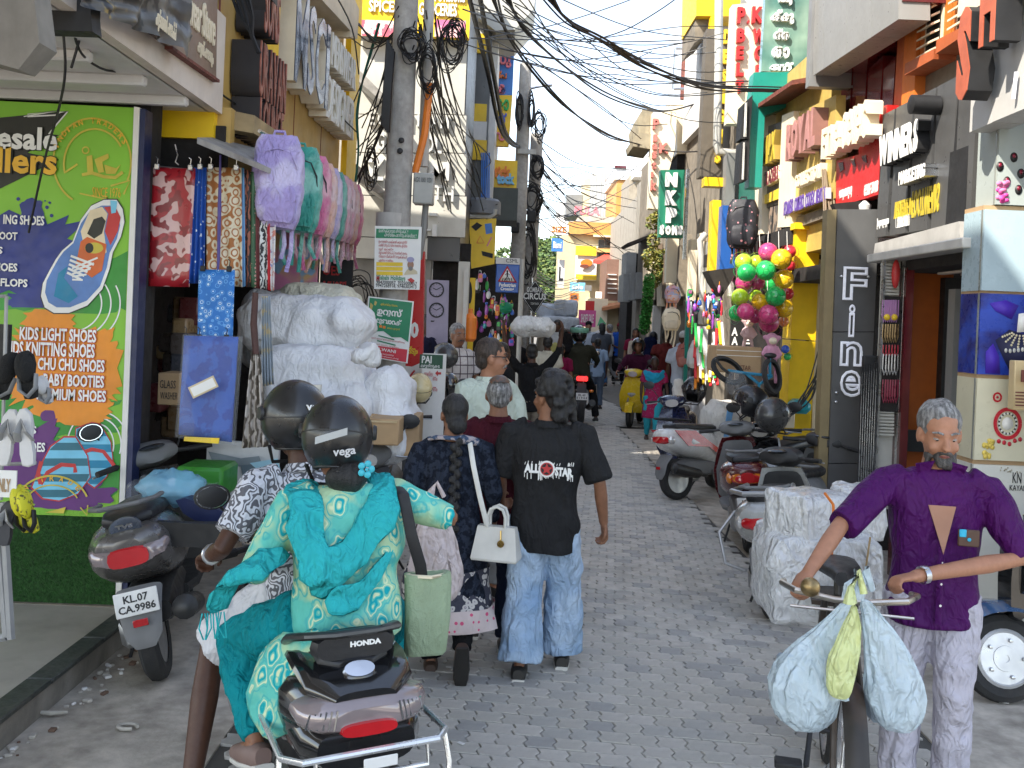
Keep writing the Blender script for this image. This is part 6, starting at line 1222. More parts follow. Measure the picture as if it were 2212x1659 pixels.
def scooter(label,loc,rz,body,lean=0,pl=None,tail='std',steer=0,mirrors=True,trim=None,sm=seatm,front=True,s=1,cowl=None,rack=True):
    t=T('scooter',label,'scooter',loc,rz,None,Mx.Rotation(lean,4,'Y') @ Mx.Diagonal((s,s,s,1)));trim=trim or plast;cowl=cowl or body
    wheel(t,-.62,.235,.1);mb=MB()
    rg=[(-.86,.74,.07,.03),(-.83,.72,.15,.08),(-.74,.69,.2,.13),(-.55,.66,.232,.17),(-.32,.63,.22,.178),(-.12,.58,.17,.2),(-.02,.52,.12,.2)]
    mb.loft([sq(w_,h_,20,2.6,y,z) for y,z,w_,h_ in rg]);O('body',mb,body,t)
    mb=MB();mb.loft([sq(w_,h_,18,3,y,z) for y,z,w_,h_ in ((-.74,.835,.06,.02),(-.7,.84,.12,.035),(-.5,.83,.15,.045),(-.28,.815,.155,.045),(-.05,.8,.13,.05),(.06,.785,.07,.035))]);O('seat',mb,sm,t)
    mb=MB();mb.loft([sq(w_,.035,14,4,y,.31) for y,w_ in ((-.18,.15),(-.05,.2),(.2,.21),(.34,.2),(.4,.12))]);mb.loft([sq(.13,h_,12,3,y,.36) for y,h_ in ((-.72,.06),(-.5,.12),(-.15,.1),(-.02,.06))]);O('floorboard',mb,trim,t)
    mb=MB();mb.loft([[(x*k,y+.10*abs(x)/.24*-1,z) for x in (-.24,-.17,-.08,0,.08,.17,.24)]+[(x*k,y+.045-.10*abs(x)/.24,z) for x in (.24,.17,.08,0,-.08,-.17,-.24)] for z,y,k in ((.27,.46,.75),(.4,.52,.95),(.58,.54,1.0),(.76,.5,.85),(.92,.42,.62))]);O('apron',mb,body,t)
    mb=MB();mb.loft([sq(.17*k,.03,14,3,y,z) for z,y,k in ((.32,.40,1.2),(.6,.44,1.25),(.86,.37,.8))]);O('inner_panel',mb,trim,t)
    h=Mx.Translation((0,.36,0)) @ Mx.Rotation(steer,4,'Z') @ Mx.Translation((0,-.36,0));mb=MB()
    mb.loft([sq(w_,h_,18,2.4,y,z) for y,z,w_,h_ in ((.27,1.0,.08,.035),(.3,1.01,.16,.055),(.37,1.01,.18,.075),(.44,.99,.14,.075),(.5,.97,.06,.04))],0,True,h);c=O('handlebar_cowl',mb,cowl,t)
    mb=MB();mb.ell((0,.29,1.055),(.08,.05,.016),0,14,6,h);O('dial',mb,glassd,c)
    mb=MB();mb.loft([sq(.085,.05,14,2.3,y,.985) for y in (.47,.515)],0,True,h);O('headlight',mb,lensc,c)
    mb=MB();mb.tube([(-.24,.29,.99),(-.12,.34,1.0),(.12,.34,1.0),(.24,.29,.99)],.013,8,0,True,None,2,h);O('handlebar',mb,plast,t)
    for k in (-1,1):
        mb=MB();mb.tube([(k*.22,.3,.99),(k*.35,.25,.985)],.018,9,0,True,None,2,h);O('grip',mb,blackm,t)
        mb=MB();mb.tube([(k*.2,.35,.985),(k*.27,.34,.975),(k*.36,.30,.965)],.006,6,0,True,None,2,h);O('brake_lever',mb,alloy,t)
        if mirrors:
            mb=MB();mb.tube([(k*.17,.33,1.02),(k*.25,.36,1.15),(k*.3,.34,1.2)],.006,6,0,True,None,2,h);m_=O('mirror',mb,plast,t);mb=MB();mb.lathe([(.03,-.012),(.062,-.004),(.062,.006),(.04,.012)],14,0,h @ Mx.Translation((k*.31,.335,1.22)) @ Mx.Rotation(R(90),4,'X') @ Mx.Diagonal((1.2,.85,1,1)));O('mirror_shell',mb,plast,m_);mb=MB();mb.lathe([(.001,.0),(.055,0),(.055,.002),(.001,.002)],14,0,h @ Mx.Translation((k*.31,.328,1.22)) @ Mx.Rotation(R(90),4,'X') @ Mx.Diagonal((1.2,.85,1,1)));O('mirror_glass',mb,mirr,m_)
    if front:
        q=Mx.Translation((0,.5,0)) @ Mx.Rotation(steer,4,'Z') @ Mx.Translation((0,-.5,0));w_=wheel(t,.64,.235,.09)
        mb=MB();mb.grid(lambda u,v: ((u-.5)*.14,.64+cos(R(15+v*150))*(.265-.03*abs(u-.5)*2),.235+sin(R(15+v*150))*(.265-.03*abs(u-.5)*2)),6,10);O('front_fender',mb,body,t);mb=MB();mb.tube([(.07,.64,.235),(.06,.56,.5),(0,.46,.8)],.018,7);O('fork',mb,alloy,t)
    mb=MB();mb.tube([(-.15,-.5,.9),(-.15,-.72,.92),(-.09,-.84,.93),(.09,-.84,.93),(.15,-.72,.92),(.15,-.5,.9)],[(.016,.012)]*6,8);(O('grab_rail',mb,gpl if rack else blackm,t) if rack is not None else 0)
    mb=MB();mb.loft([sq(.11,.02,12,3,-.76,.5),sq(.1,.02,12,3,-.83,.42),sq(.085,.015,12,3,-.86,.3),sq(.05,.01,12,3,-.87,.25)]);O('rear_mudguard',mb,gpl,t)
    mb=MB();mb.loft([sq(.05,.05,12,2.5,y,z) for y,z in ((-.3,.28),(-.34,.28))]);mb.tube([(.17,-.3,.27),(.19,-.45,.29),(.2,-.5,.3)],.02,7,0);mb.tube([(.2,-.42,.3),(.2,-.46,.3),(.2,-.82,.38),(.2,-.84,.385)],[.03,.055,.062,.03],12);O('exhaust',mb,exh,t)
    mb=MB();mb.bbox((-.11,-.42,.27),(.08,.5,.16),.03);O('engine',mb,alloy,t)
    mb=MB();mb.tube([(-.12,-.2,.22),(-.2,-.3,.03)],.01,6);O('stand',mb,blackm,t)
    if tail=='std':
        mb=MB();mb.loft([sq(w_,h_,16,2.6,y,.69) for y,w_,h_ in ((-.80,.15,.055),(-.845,.14,.05),(-.865,.1,.035))]);O('tail_lamp',mb,lensr,t)
        for k in (-1,1): mb=MB();mb.ell((k*.15,-.795,.69),(.035,.05,.05),0,10,8);O('indicator',mb,lensa if pl and 'AW' in pl[1] else lensc,t)
    if pl: plate(t,pl,V((0,-.885,.47)),.2,.115)
    mb=MB();mb.bbox((0,-.885,.37),(.07,.006,.035),.004);O('reflector',mb,lensr,t)
    return t
helm_b=mat('helmet_matt',(.014,.014,.015),.32,coat=.25,var=.1);helm_g=mat('helmet_grey',(.05,.05,.05),.3,coat=.4)
def helmet(mb_t,c,r,rz,m_,label=None,visor=.5,tilt=0,parent=None,cat='helmet',face=True):
    xf=Mx.Translation(V(c)) @ Mx.Rotation(rz,4,'Z') @ Mx.Rotation(tilt,4,'X');t=mb_t or T('helmet',label,cat,c,rz,None,Mx.Rotation(tilt,4,'X'));loc=Mx.Identity(4) if not mb_t else xf
    mb = MB(); vs = []; nu,nv = 28,18
    def hf(u,v):
        a=2*pi*u;e=pi*v*.80;f=max(0,sin(a));k=1+.06*(e > 1.2)
        e2=e if f < .45 else min(e,(1.25 if face else 1.95)-.25*(f-.45));return V((r*.86*sin(e2)*cos(a),r*1.04*sin(e2)*sin(a)*(1.06 if sin(a) < 0 else 1),r*cos(e2)*1.0))
    mb.grid(hf,nu,nv,0,loc);mb.grid(lambda u,v: hf(1-u,v)*.9,nu,nv,0,loc);O('shell',mb,m_,t)
    mb=MB();mb.tube([loc @ (hf(k/28,1)*.98) for k in range(29)],r*.045,6);O('rim',mb,plast,t);mb=MB();mb.tube([loc @ (hf(.5+.5*k/14,.62)*1.004) for k in range(15)],r*.018,5);O('crease',mb,plast,t)
    if visor:
        mb=MB();mb.grid(lambda u,v: V((r*.9*sin(R(62+55*v))*cos(R(15+150*u)),r*1.1*sin(R(62+55*v))*sin(R(15+150*u)),r*1.02*cos(R(62+55*v))+.0)),16,8,0,loc);O('visor',mb,mat('visor_smoke',(.03,.025,.03),.06,alpha=visor if visor < 1 else 1,coat=1),t)
        for k in (-1,1): mb=MB();mb.lathe([(.001,0),(r*.2,0),(r*.17,.012),(.001,.014)],14,0,loc @ Mx.Translation((k*r*.86,r*.12,r*.12)) @ Mx.Rotation(R(90)*k,4,'Y'));O('visor_hinge',mb,plast,t)
    mb=MB();mb.tube([(-r*.7,.0,-r*.72),(-r*.5,r*.3,-r*1.15),(r*.5,r*.3,-r*1.15),(r*.7,0,-r*.72)],.008,5,0,True,None,2,loc);O('chin_strap',mb,blackm,t);return t
# the parked scooters
jup=scooter('grey parked scooter leaning on its stand before the green shop panel',(-1.93,5.95,0.012),R(13),gmet,R(-13),('KL.07','CA.9986'),'none',R(30),trim=plast,cowl=gpl,s=1.06)
mb=MB();mb.loft([sq(w_,h_,18,3.2,y,z) for y,z,w_,h_ in ((-.79,.715,.19,.035),(-.835,.695,.17,.045),(-.865,.685,.12,.04))]);lamp=O('tail_lamp',mb,mat('lens_smoke',(.28,.23,.23),.1,.25,coat=1),jup)
mb=MB();mb.loft([sq(w_,h_,14,3.5,y,z) for y,z,w_,h_ in ((-.82,.7,.1,.052),(-.874,.683,.095,.042))]);O('red_lens',mb,lensr,lamp)
mb=MB();mb.lathe([(.001,0),(.062,0),(.055,.012),(.045,.008),(.001,.014)],20,0,Mx.Translation((0,-.79,.815)) @ Mx.Rotation(R(62),4,'X') @ Mx.Diagonal((1.25,.9,1,1)));O('badge',mb,mat('badge_blue',(.05,.06,.08),.3),jup)
mb=MB();mb.txt('TVS',(-.04,-.806,.815),(1,0,0),(0,-.5,.86),.08,.025,.004,0,.04);mb.txt('Jupiter',(.2,-.62,.6),(.25,.95,.05),(0,0,1),.15,.03,.004,0,.02);O('lettering',mb,steel,jup)
mb=MB();mb.lathe([(.001,0),(.03,0),(.026,.01),(.001,.01)],14,0,Mx.Translation((.1,.36,.82)) @ Mx.Rotation(R(80),4,'X'));O('key_lock',mb,steel,jup)
mar=scooter('maroon parked scooter with amber and red tail lamp and AW.969 plate',(2.3,9.5,.012),R(-9),paint('maroon_paint',(.09,.012,.014)),R(-5),('KL 08','AW. 969'),'std',R(-12),trim=gpl,cowl=gpl,mirrors=False)
mb=MB();mb.loft([sq(w_,h_,16,2.4,y,.7) for y,w_,h_ in ((-.81,.075,.06),(-.872,.06,.042))]);O('red_lens',mb,lensr,mar);mb=MB();mb.loft([sq(w_,h_,16,2.4,y,.695) for y,w_,h_ in ((-.8,.165,.065),(-.86,.125,.046))]);O('amber_lens',mb,lensa,mar)
wht=scooter('white and grey parked scooter with black cowl behind the wrapped bale',(2.12,7.45,.012),R(-22),paint('white_grey',(.42,.42,.4)),R(-6),None,'std',R(-14),trim=plast,cowl=plast,mirrors=False)
mb=MB();mb.tube([(-.16,-.35,.88),(-.2,-.78,.9),(-.1,-.92,.9),(.1,-.92,.9),(.2,-.78,.9),(.16,-.35,.88)],.018,8);mb.tube([(-.2,-.7,.75),(-.3,-.8,.62),(-.26,-.85,.42),(-.12,-.88,.38)],.012,7);O('guard_rail',mb,alloy,wht)
dio=scooter('red and white scooter parked sideways with a red side panel',(2.5,11.75,.012),R(-58),paint('dio_white',(.66,.65,.62)),R(-6),None,'std',R(10),trim=gpl,cowl=plast,mirrors=False,rack=False)
mb=MB()
for k in (-1,1):
    a=[(k*.2,-.8,.8),(k*.212,-.5,.79),(k*.205,-.1,.55),(k*.2,.0,.42),(k*.213,-.3,.6),(k*.218,-.62,.62)];mb.add(a+[(x+k*.012,y,z) for x,y,z in a],[tuple(range(6)),tuple(range(6,12))]+[(i,(i+1) % 6,6+(i+1) % 6,6+i) for i in range(6)])
O('red_panel',mb,paint('dio_red',(.5,.012,.02)),dio);mb=MB()
for q in ([(.234,-.72,.76),(.234,-.5,.66)],[(.234,-.74,.7),(.234,-.58,.66)],[(.234,-.66,.72),(.232,-.42,.62)],[(.234,-.72,.76),(.234,-.42,.74)],[(.234,-.42,.74),(.234,-.44,.62)]): mb.tube([(-x,y,z) for x,y,z in q],.009,5)
O('graphic',mb,lwhite,dio)
for k,(lb,loc,rz,m_,kw) in enumerate((('black parked scooter with headlamp towards the street below two dark helmets',(2.85,10.15,.012),R(140),gloss,dict(steer=R(10))),('dark navy parked scooter beside the white sack on the right',(2.35,13.5,.012),R(165),paint('navy_paint2',(.01,.015,.05)),{}),('black scooter loaded with cardboard boxes facing the camera behind the riders',(-.92,7.3,.012),R(185),plast,dict(cowl=gpl)),('dark parked scooter under the cream helmet beside the medicine board',(-.95,9.95,.012),R(170),plast,{}),('dark parked scooter under the black helmet beside the man in the checked shirt',(-.78,11.6,.012),R(190),gloss,{}),('grey parked scooter between the maroon and the black headlamp scooters',(2.62,8.75,.012),R(-30),gpl,dict(cowl=plast,mirrors=False)),('dull red parked scooter beyond the white canvas cover',(3.0,12.9,.012),R(-40),paint('dull_red',(.2,.02,.02)),{}),('red and white parked motor scooter beside the bale carrier',(-.12,13.6,.012),R(165),paint('dio_red',(.5,.012,.02)),dict(trim=gpl)),('black parked scooter farther back beside the left toy shop',(-.6,15.6,.012),R(200),gloss,{}))):
    scooter(lb,loc,rz,m_,R(5),None,**kw)
hs=[('cream open helmet hanging on a scooter mirror before the medicine board',at(906,838,9.6),.145,R(10),mat('helmet_cream',(.6,.5,.27),.3,coat=.4),0),('dark grey helmet hanging beside the man in the checked shirt',at(961,768,11.3),.15,R(60),helm_g,0),('grey black visored helmet on the parked scooter, lower right of the two',at(1669,896,9.5),.17,R(-60),helm_g,.5),('black visored helmet on the parked scooter, upper left of the two',at(1621,868,9.9),.17,R(80),helm_b,.4),('black helmet with cream top hanging by the white sacks on the right',at(1500,842,12.6),.17,R(150),helm_b,.4),('small black helmet low beside the medicine board',at(968,830,10.6),.13,R(20),gloss,0)]
for lb,c,r,rz,m_,vz in hs: helmet(None,c,r,rz,m_,lb,vz,R(14))
for i,(lb,c,d_) in enumerate((('front cardboard box strapped on the scooter behind the riders',(794,905,862,962),6.7),('wide brown cardboard box at the back of the loaded scooter',(780,896,905,985),7.0))):
    mb=MB();fbox(mb,d_,*c,.3,0,.008);t=O('cardboard_box',mb,kraft,label=lb,cat='box');mb=MB();fbox(mb,d_-.01,c[0]+4,c[1]+4,c[2]-4,c[1]+8,.01);O('tape',mb,mat('tape',(.5,.38,.22),.2,coat=.6),t,W=1)
# cloth covered bike, tall sacks, kids' bicycles
mb=MB();fbox(mb,11.6,1536,872,1628,1010,.8,0,.12);fbox(mb,11.7,1520,920,1600,1010,.7,0,.12);t=single('cloth_cover',mb,mat('canvas_white',(.62,.6,.55),.85,folds=.8,dirt=.15),'white canvas with a blue stripe draped over a parked bike','cover',vox=.025,sm=6,disp=.07,dsz=.25,crump=1)
mb=MB();mb.slab(PF(11.52),[(1572,884),(1586,878),(1572,955),(1562,958)],.03);O('blue_stripe',mb,mat('stripe_blue',(.15,.35,.62),.8),t,W=1)
for lb,q,d_ in (('tall white woven sack standing on the paving beside the woman in the blue scarf',[(1470,862),(1512,860),(1505,960),(1455,962)],14.6),('small white tied bag standing on the road beside the woman in pink',[(1442,870),(1454,868),(1464,916),(1434,918)],17.0),('white plastic bag held low behind the woman in the blue scarf',[(1456,818),(1476,815),(1480,862),(1450,866)],17.2)):
    c=[at(*p,d_) for p in q];mb=MB();rr=[(c[3].lerp(c[0],k/6),c[2].lerp(c[1],k/6)) for k in range(7)]
    mb.tube([(a+b)/2 for a,b in rr],[((b-a).length/2*(1 if 0 < k < 6 else .85),(b-a).length/2.6) for k,(a,b) in enumerate(rr)],18,0,True,(1,0,0),2.6);single('sack',mb,mat('sack_white',(.66,.66,.65),.7,folds=.7),lb,'sack',disp=.05,dsz=.15,sub=1,crump=1)
bk_=T('kids_bicycle','blue childs bicycle standing turned over in front of the large cardboard box','bicycle',at(1610,850,10.7))
for x,y,tl in ((1572,800,25),(1668,812,75)): mb=MB();c=at(x,y,10.6);mb.lathe([(.15,-.02),(.19,-.02),(.2,0),(.19,.02),(.15,.02)],22,0,Mx.Translation(c) @ Mx.Rotation(R(tl),4,'Y') @ Mx.Rotation(R(40),4,'X'),False);O('wheel',mb,tyre,bk_,W=1)
mb=MB()
for a,b in (((1572,800),(1610,806)),((1610,806),(1668,812)),((1610,806),(1640,830)),((1640,830),(1668,812)),((1640,830),(1636,880)),((1664,812),(1662,770))): mb.tube([at(*a,10.6),at(*b,10.6)],.016,7)
O('frame',mb,mat('kid_blue',(.03,.25,.42),.3,coat=.5),bk_,W=1);mb=MB();mb.tube([at(1545,775,10.5),at(1560,795,10.5),at(1580,810,10.5)],.015,6);mb.ell(at(1664,768,10.6),(.07,.05,.03));O('handlebar',mb,plast,bk_,W=1)
mb=MB();c=at(1585,830,10.3);mb.ell(c,(.12,.08,.14),0,16,10);single('plastic_wrap',mb,pl_c,'clear plastic wrapping around the bicycle front beside the cardboard box','plastic wrap',disp=.06)
for x,y,w_,h_,c_,lb in ((1735,880,40,30,tm[6],'teal plastic chair seat in the shadow behind the helmets'),(1690,905,30,22,tm[4],'pink bundle behind the black helmet')):
    mb=MB();fbox(mb,11,x-w_/2,y-h_/2,x+w_/2,y+h_/2,.3,0,.05);single('bundle',mb,c_,lb,'bundle')
# old blue scooter at the right edge
ov=T('scooter','old dark blue scooter with a bright wheel rim at the right edge','scooter',(2.85,5.5,.012));xf=Mx.Translation((-.07,.0,.235)) @ Mx.Rotation(R(78),4,'X') @ Mx.Rotation(R(0),4,'Z');mb=MB();r=.24;wd=.1
mb.lathe([(r*.64,-wd*.42),(r*.84,-wd*.5),(r*.96,-wd*.34),(r,0),(r*.96,wd*.34),(r*.84,wd*.5),(r*.64,wd*.42)],30,0,xf,False);w_=O('wheel',mb,tyre,ov)
mb=MB();mb.lathe([(r*.66,.045),(r*.6,.055),(r*.52,.03),(r*.3,.035),(r*.28,.05),(.02,.05),(.02,-.03),(r*.66,-.03)],30,0,xf);O('rim',mb,mat('rim_silver',(.62,.62,.62),.35,.5),w_);mb=MB()
for k in range(5): a=k*2*pi/5;mb.lathe([(.001,.05),(.012,.05),(.01,.062),(.001,.064)],8,0,xf @ Mx.Translation((r*.42*cos(a),r*.42*sin(a),0)))
O('wheel_nut',mb,steel,w_)
ob_=paint('old_blue',(.03,.09,.2),.2);mb=MB();mb.grid(lambda u,v: V((-.07+cos(R(5+130*u))*(.33-.02*v),-.1+.26*v,.235+sin(R(5+130*u))*(.31-.05*abs(v-.5)))),16,6);O('fender',mb,ob_,ov)
mb=MB();mb.loft([sq(.1,h_,16,2.6,y,z) for y,z,h_ in ((-.02,.72,.12),(.1,.74,.2),(.5,.72,.22),(.9,.6,.15))],0,True,Mx.Rotation(R(-75),4,'Z'));mb.loft([sq(.06,h_,12,3,y,.66) for y,h_ in ((-.05,.2),(.1,.26))]);O('body',mb,gloss,ov);plate(ov,('07D','9423'),V((-.05,-.12,.87)),.17,.13,0,R(8))
mb=MB();mb.tube([(.05,-.02,.6),(.09,.03,.8),(.07,.05,1.02)],.03,8);O('column',mb,steel,ov);mb=MB();mb.loft([sq(.16,.04,12,3,y,.3) for y in (.1,.6)],0,True,Mx.Rotation(R(-75),4,'Z'));O('floorboard',mb,plast,ov)
# ---------------------------------------------------------------- the riders' black scooter in front
HL,HR=V((-.75,3.95,.012)),R(25)
ac=scooter('shiny black scooter with chrome rear guard carrying the couple',HL,HR,gloss,R(-2),None,'none',R(4),trim=plast,rack=None)
mb=MB();mb.loft([sq(w_,h_,24,3.0,y,z) for y,z,w_,h_ in ((-.76,.735,.225,.04),(-.82,.725,.215,.055),(-.865,.72,.18,.05),(-.89,.715,.11,.035))]);lamp=O('tail_lamp',mb,mat('lens_smoke',(.28,.23,.23),.1,.25,coat=1),ac)
mb=MB()
for k in (-1,1):
    for i in range(6): a=.1+i*.016;mb.tube([(k*a,-.889+i*.006,.755-i*.002),(k*(a+.012),-.891+i*.008,.695)],.004,5)
O('reflector_rib',mb,chrome,lamp)
mb=MB();mb.loft([sq(w_,h_,22,3.0,y,.62) for y,w_,h_ in ((-.6,.21,.09),(-.8,.2,.08),(-.87,.16,.065))]);O('lower_tail',mb,gloss,ac)
mb=MB();mb.loft([sq(w_,h_,18,3.0,y,.688) for y,w_,h_ in ((-.85,.1,.026),(-.905,.09,.02))]);O('red_lens',mb,lensr,lamp)
mb=MB();mb.loft([sq(w_,.03,18,3,y,z) for y,z,w_ in ((-.5,.83,.19),(-.66,.825,.195),(-.78,.795,.18),(-.86,.765,.1))]);O('tail_cover',mb,gloss,ac)
mb=MB();mb.lathe([(.001,0),(.05,0),(.046,.012),(.001,.016)],20,0,Mx.Translation((0,-.775,.83)) @ Mx.Rotation(R(40),4,'X') @ Mx.Diagonal((1.1,.62,1,1)));O('badge',mb,chrome,ac)
mb=MB();mb.tube([(-.17,-.42,.82),(-.185,-.58,.9),(-.15,-.7,.935),(-.07,-.735,.94),(.07,-.735,.94),(.15,-.7,.935),(.185,-.58,.9),(.17,-.42,.82)],[(.02,.014)]*8,9);O('grab_rail',mb,mat('rail_dark',(.07,.07,.07),.35,.6),ac)
mb=MB();mb.loft([sq(w_,.04,16,3.4,y,.895) for y,w_ in ((-.735,.13),(-.7,.145),(-.66,.13))]);b_=O('backrest',mb,seatm,ac);mb=MB();mb.txt('HONDA',(-.02,-.738,.895),(1,0,0),(0,.1,1),.105,.018,.004,0,.05);O('lettering',mb,lwhite,b_)
mb=MB();mb.tube([(-.26,-.5,.62),(-.27,-.86,.625),(-.22,-.93,.63),(.22,-.93,.63),(.27,-.86,.625),(.26,-.5,.62)],.011,8);mb.tube([(-.18,-.93,.63),(-.18,-.94,.56),(.18,-.94,.56),(.18,-.93,.63)],.008,7)
O('guard_rail',mb,mat('rail_bright',(.72,.72,.72),.25,.7),ac)
for k in (-1,1): mb=MB();mb.tube([(k*.27,-.84,.625),(k*.28,-.87,.52),(k*.265,-.89,.4),(k*.18,-.89,.36),(k*.14,-.87,.4)],.009,7);O('side_guard',mb,mat('rail_bright',(.72,.72,.72)),ac);mb=MB();mb.tube([(k*.225,.42,.73),(k*.245,.43,.62),(k*.235,.43,.4),(k*.2,.42,.28)],.01,7);O('leg_guard',mb,chrome,ac)
mb=MB();mb=MB();mb.bbox((.02,-.952,.6),(.11,.006,.035),.003);O('sticker',mb,pltm,ac)
mb=MB();mb.bbox((0,-.9,.46),(.11,.012,.045),.006);O('reflector',mb,lensr,ac);mb=MB();mb.bbox((0,-.88,.47),(.3,.02,.14),.02);O('tail_panel',mb,plast,ac)
# ================================================================ people
SK={k: mat('skin_'+k,c,.5,var=.1,sc=30,bump=.08,spec=.4) for k,c in (('brown',(.24,.11,.06)),('dark',(.075,.032,.018)),('tan',(.36,.17,.1)),('deep',(.05,.022,.014)))}
HRm={k: mat('hair_'+k,c,.42,var=.35,sc=60,bump=1,bsc=150,fn=(lambda c: lambda t,ob: mixc(t,thr(t,noi(t,mapv(t,ob,(1,.6,.12)),90,3),.4,.62),tuple(q*.6 for q in c),tuple(min(1,q*1.7+.008) for q in c)))(c)) for k,c in (('black',(.008,.007,.007)),('grey',(.16,.155,.15)),('salt',(.05,.045,.042)),('brown',(.03,.018,.012)))}
eyew=mat('eye_white',(.3,.26,.23),.3);iris=mat('iris',(.01,.007,.005),.2);lipm=mat('lip',(.16,.05,.04),.5);shoeb=mat('shoe_black',(.02,.018,.016),.5,var=.2);shoew=mat('shoe_white',(.62,.6,.55),.55);sandal=mat('sandal_brown',(.06,.035,.025),.6)
DJ=dict(pel=(0,0,.93),neck=(0,-.01,1.45),head=(0,.02,1.585),sL=(-.185,-.01,1.37),sR=(.185,-.01,1.37),eL=(-.235,-.03,1.11),eR=(.235,-.03,1.11),wL=(-.25,.05,.86),wR=(.25,.05,.86),pL=(-.095,0,.9),pR=(.095,0,.9),kL=(-.105,.03,.49),kR=(.105,.03,.49),aL=(-.11,-.02,.09),aR=(.11,-.02,.09))
WALK=dict(kL=(-.1,.12,.5),aL=(-.1,.2,.1),kR=(.1,.02,.48),aR=(.1,-.26,.17),eL=(-.23,-.12,1.13),wL=(-.24,-.1,.87),eR=(.23,.06,1.12),wR=(.23,.22,.92))
def hand(mb,w_,d,n,fine,curl=.5,up=None):
    d=V(d).normalized();n=(V(n)-d*V(n).dot(d)).normalized();s_=d.cross(n)
    if not fine: mb.tube([w_,w_+d*.05,w_+d*.1+n*.02,w_+d*.14+n*.05],[(.03,.024),(.042,.02),(.04,.02),(.022,.014)],8,0,True,s_);return
    mb.tube([w_-d*.02,w_+d*.03,w_+d*.085],[(.027,.02),(.04,.017),(.041,.014)],10,0,True,s_)
    for i,(o_,l) in enumerate(((-.031,.062),(-.011,.074),(.010,.07),(.03,.056))):
        p=w_+d*.08+s_*o_;pts=[p];a=curl*.7
        for k in (.42,.33,.25): dd=d*cos(a)+n*sin(a);pts.append(pts[-1]+dd*l*k*1.15);a+=curl
        mb.tube(pts,[.0105,.0098,.009,.0075],7)
    mb.tube([w_+d*.01-s_*.03,w_+d*.05-s_*.052+n*.02,w_+d*.08-s_*.05+n*.04],[.014,.0115,.009],7)
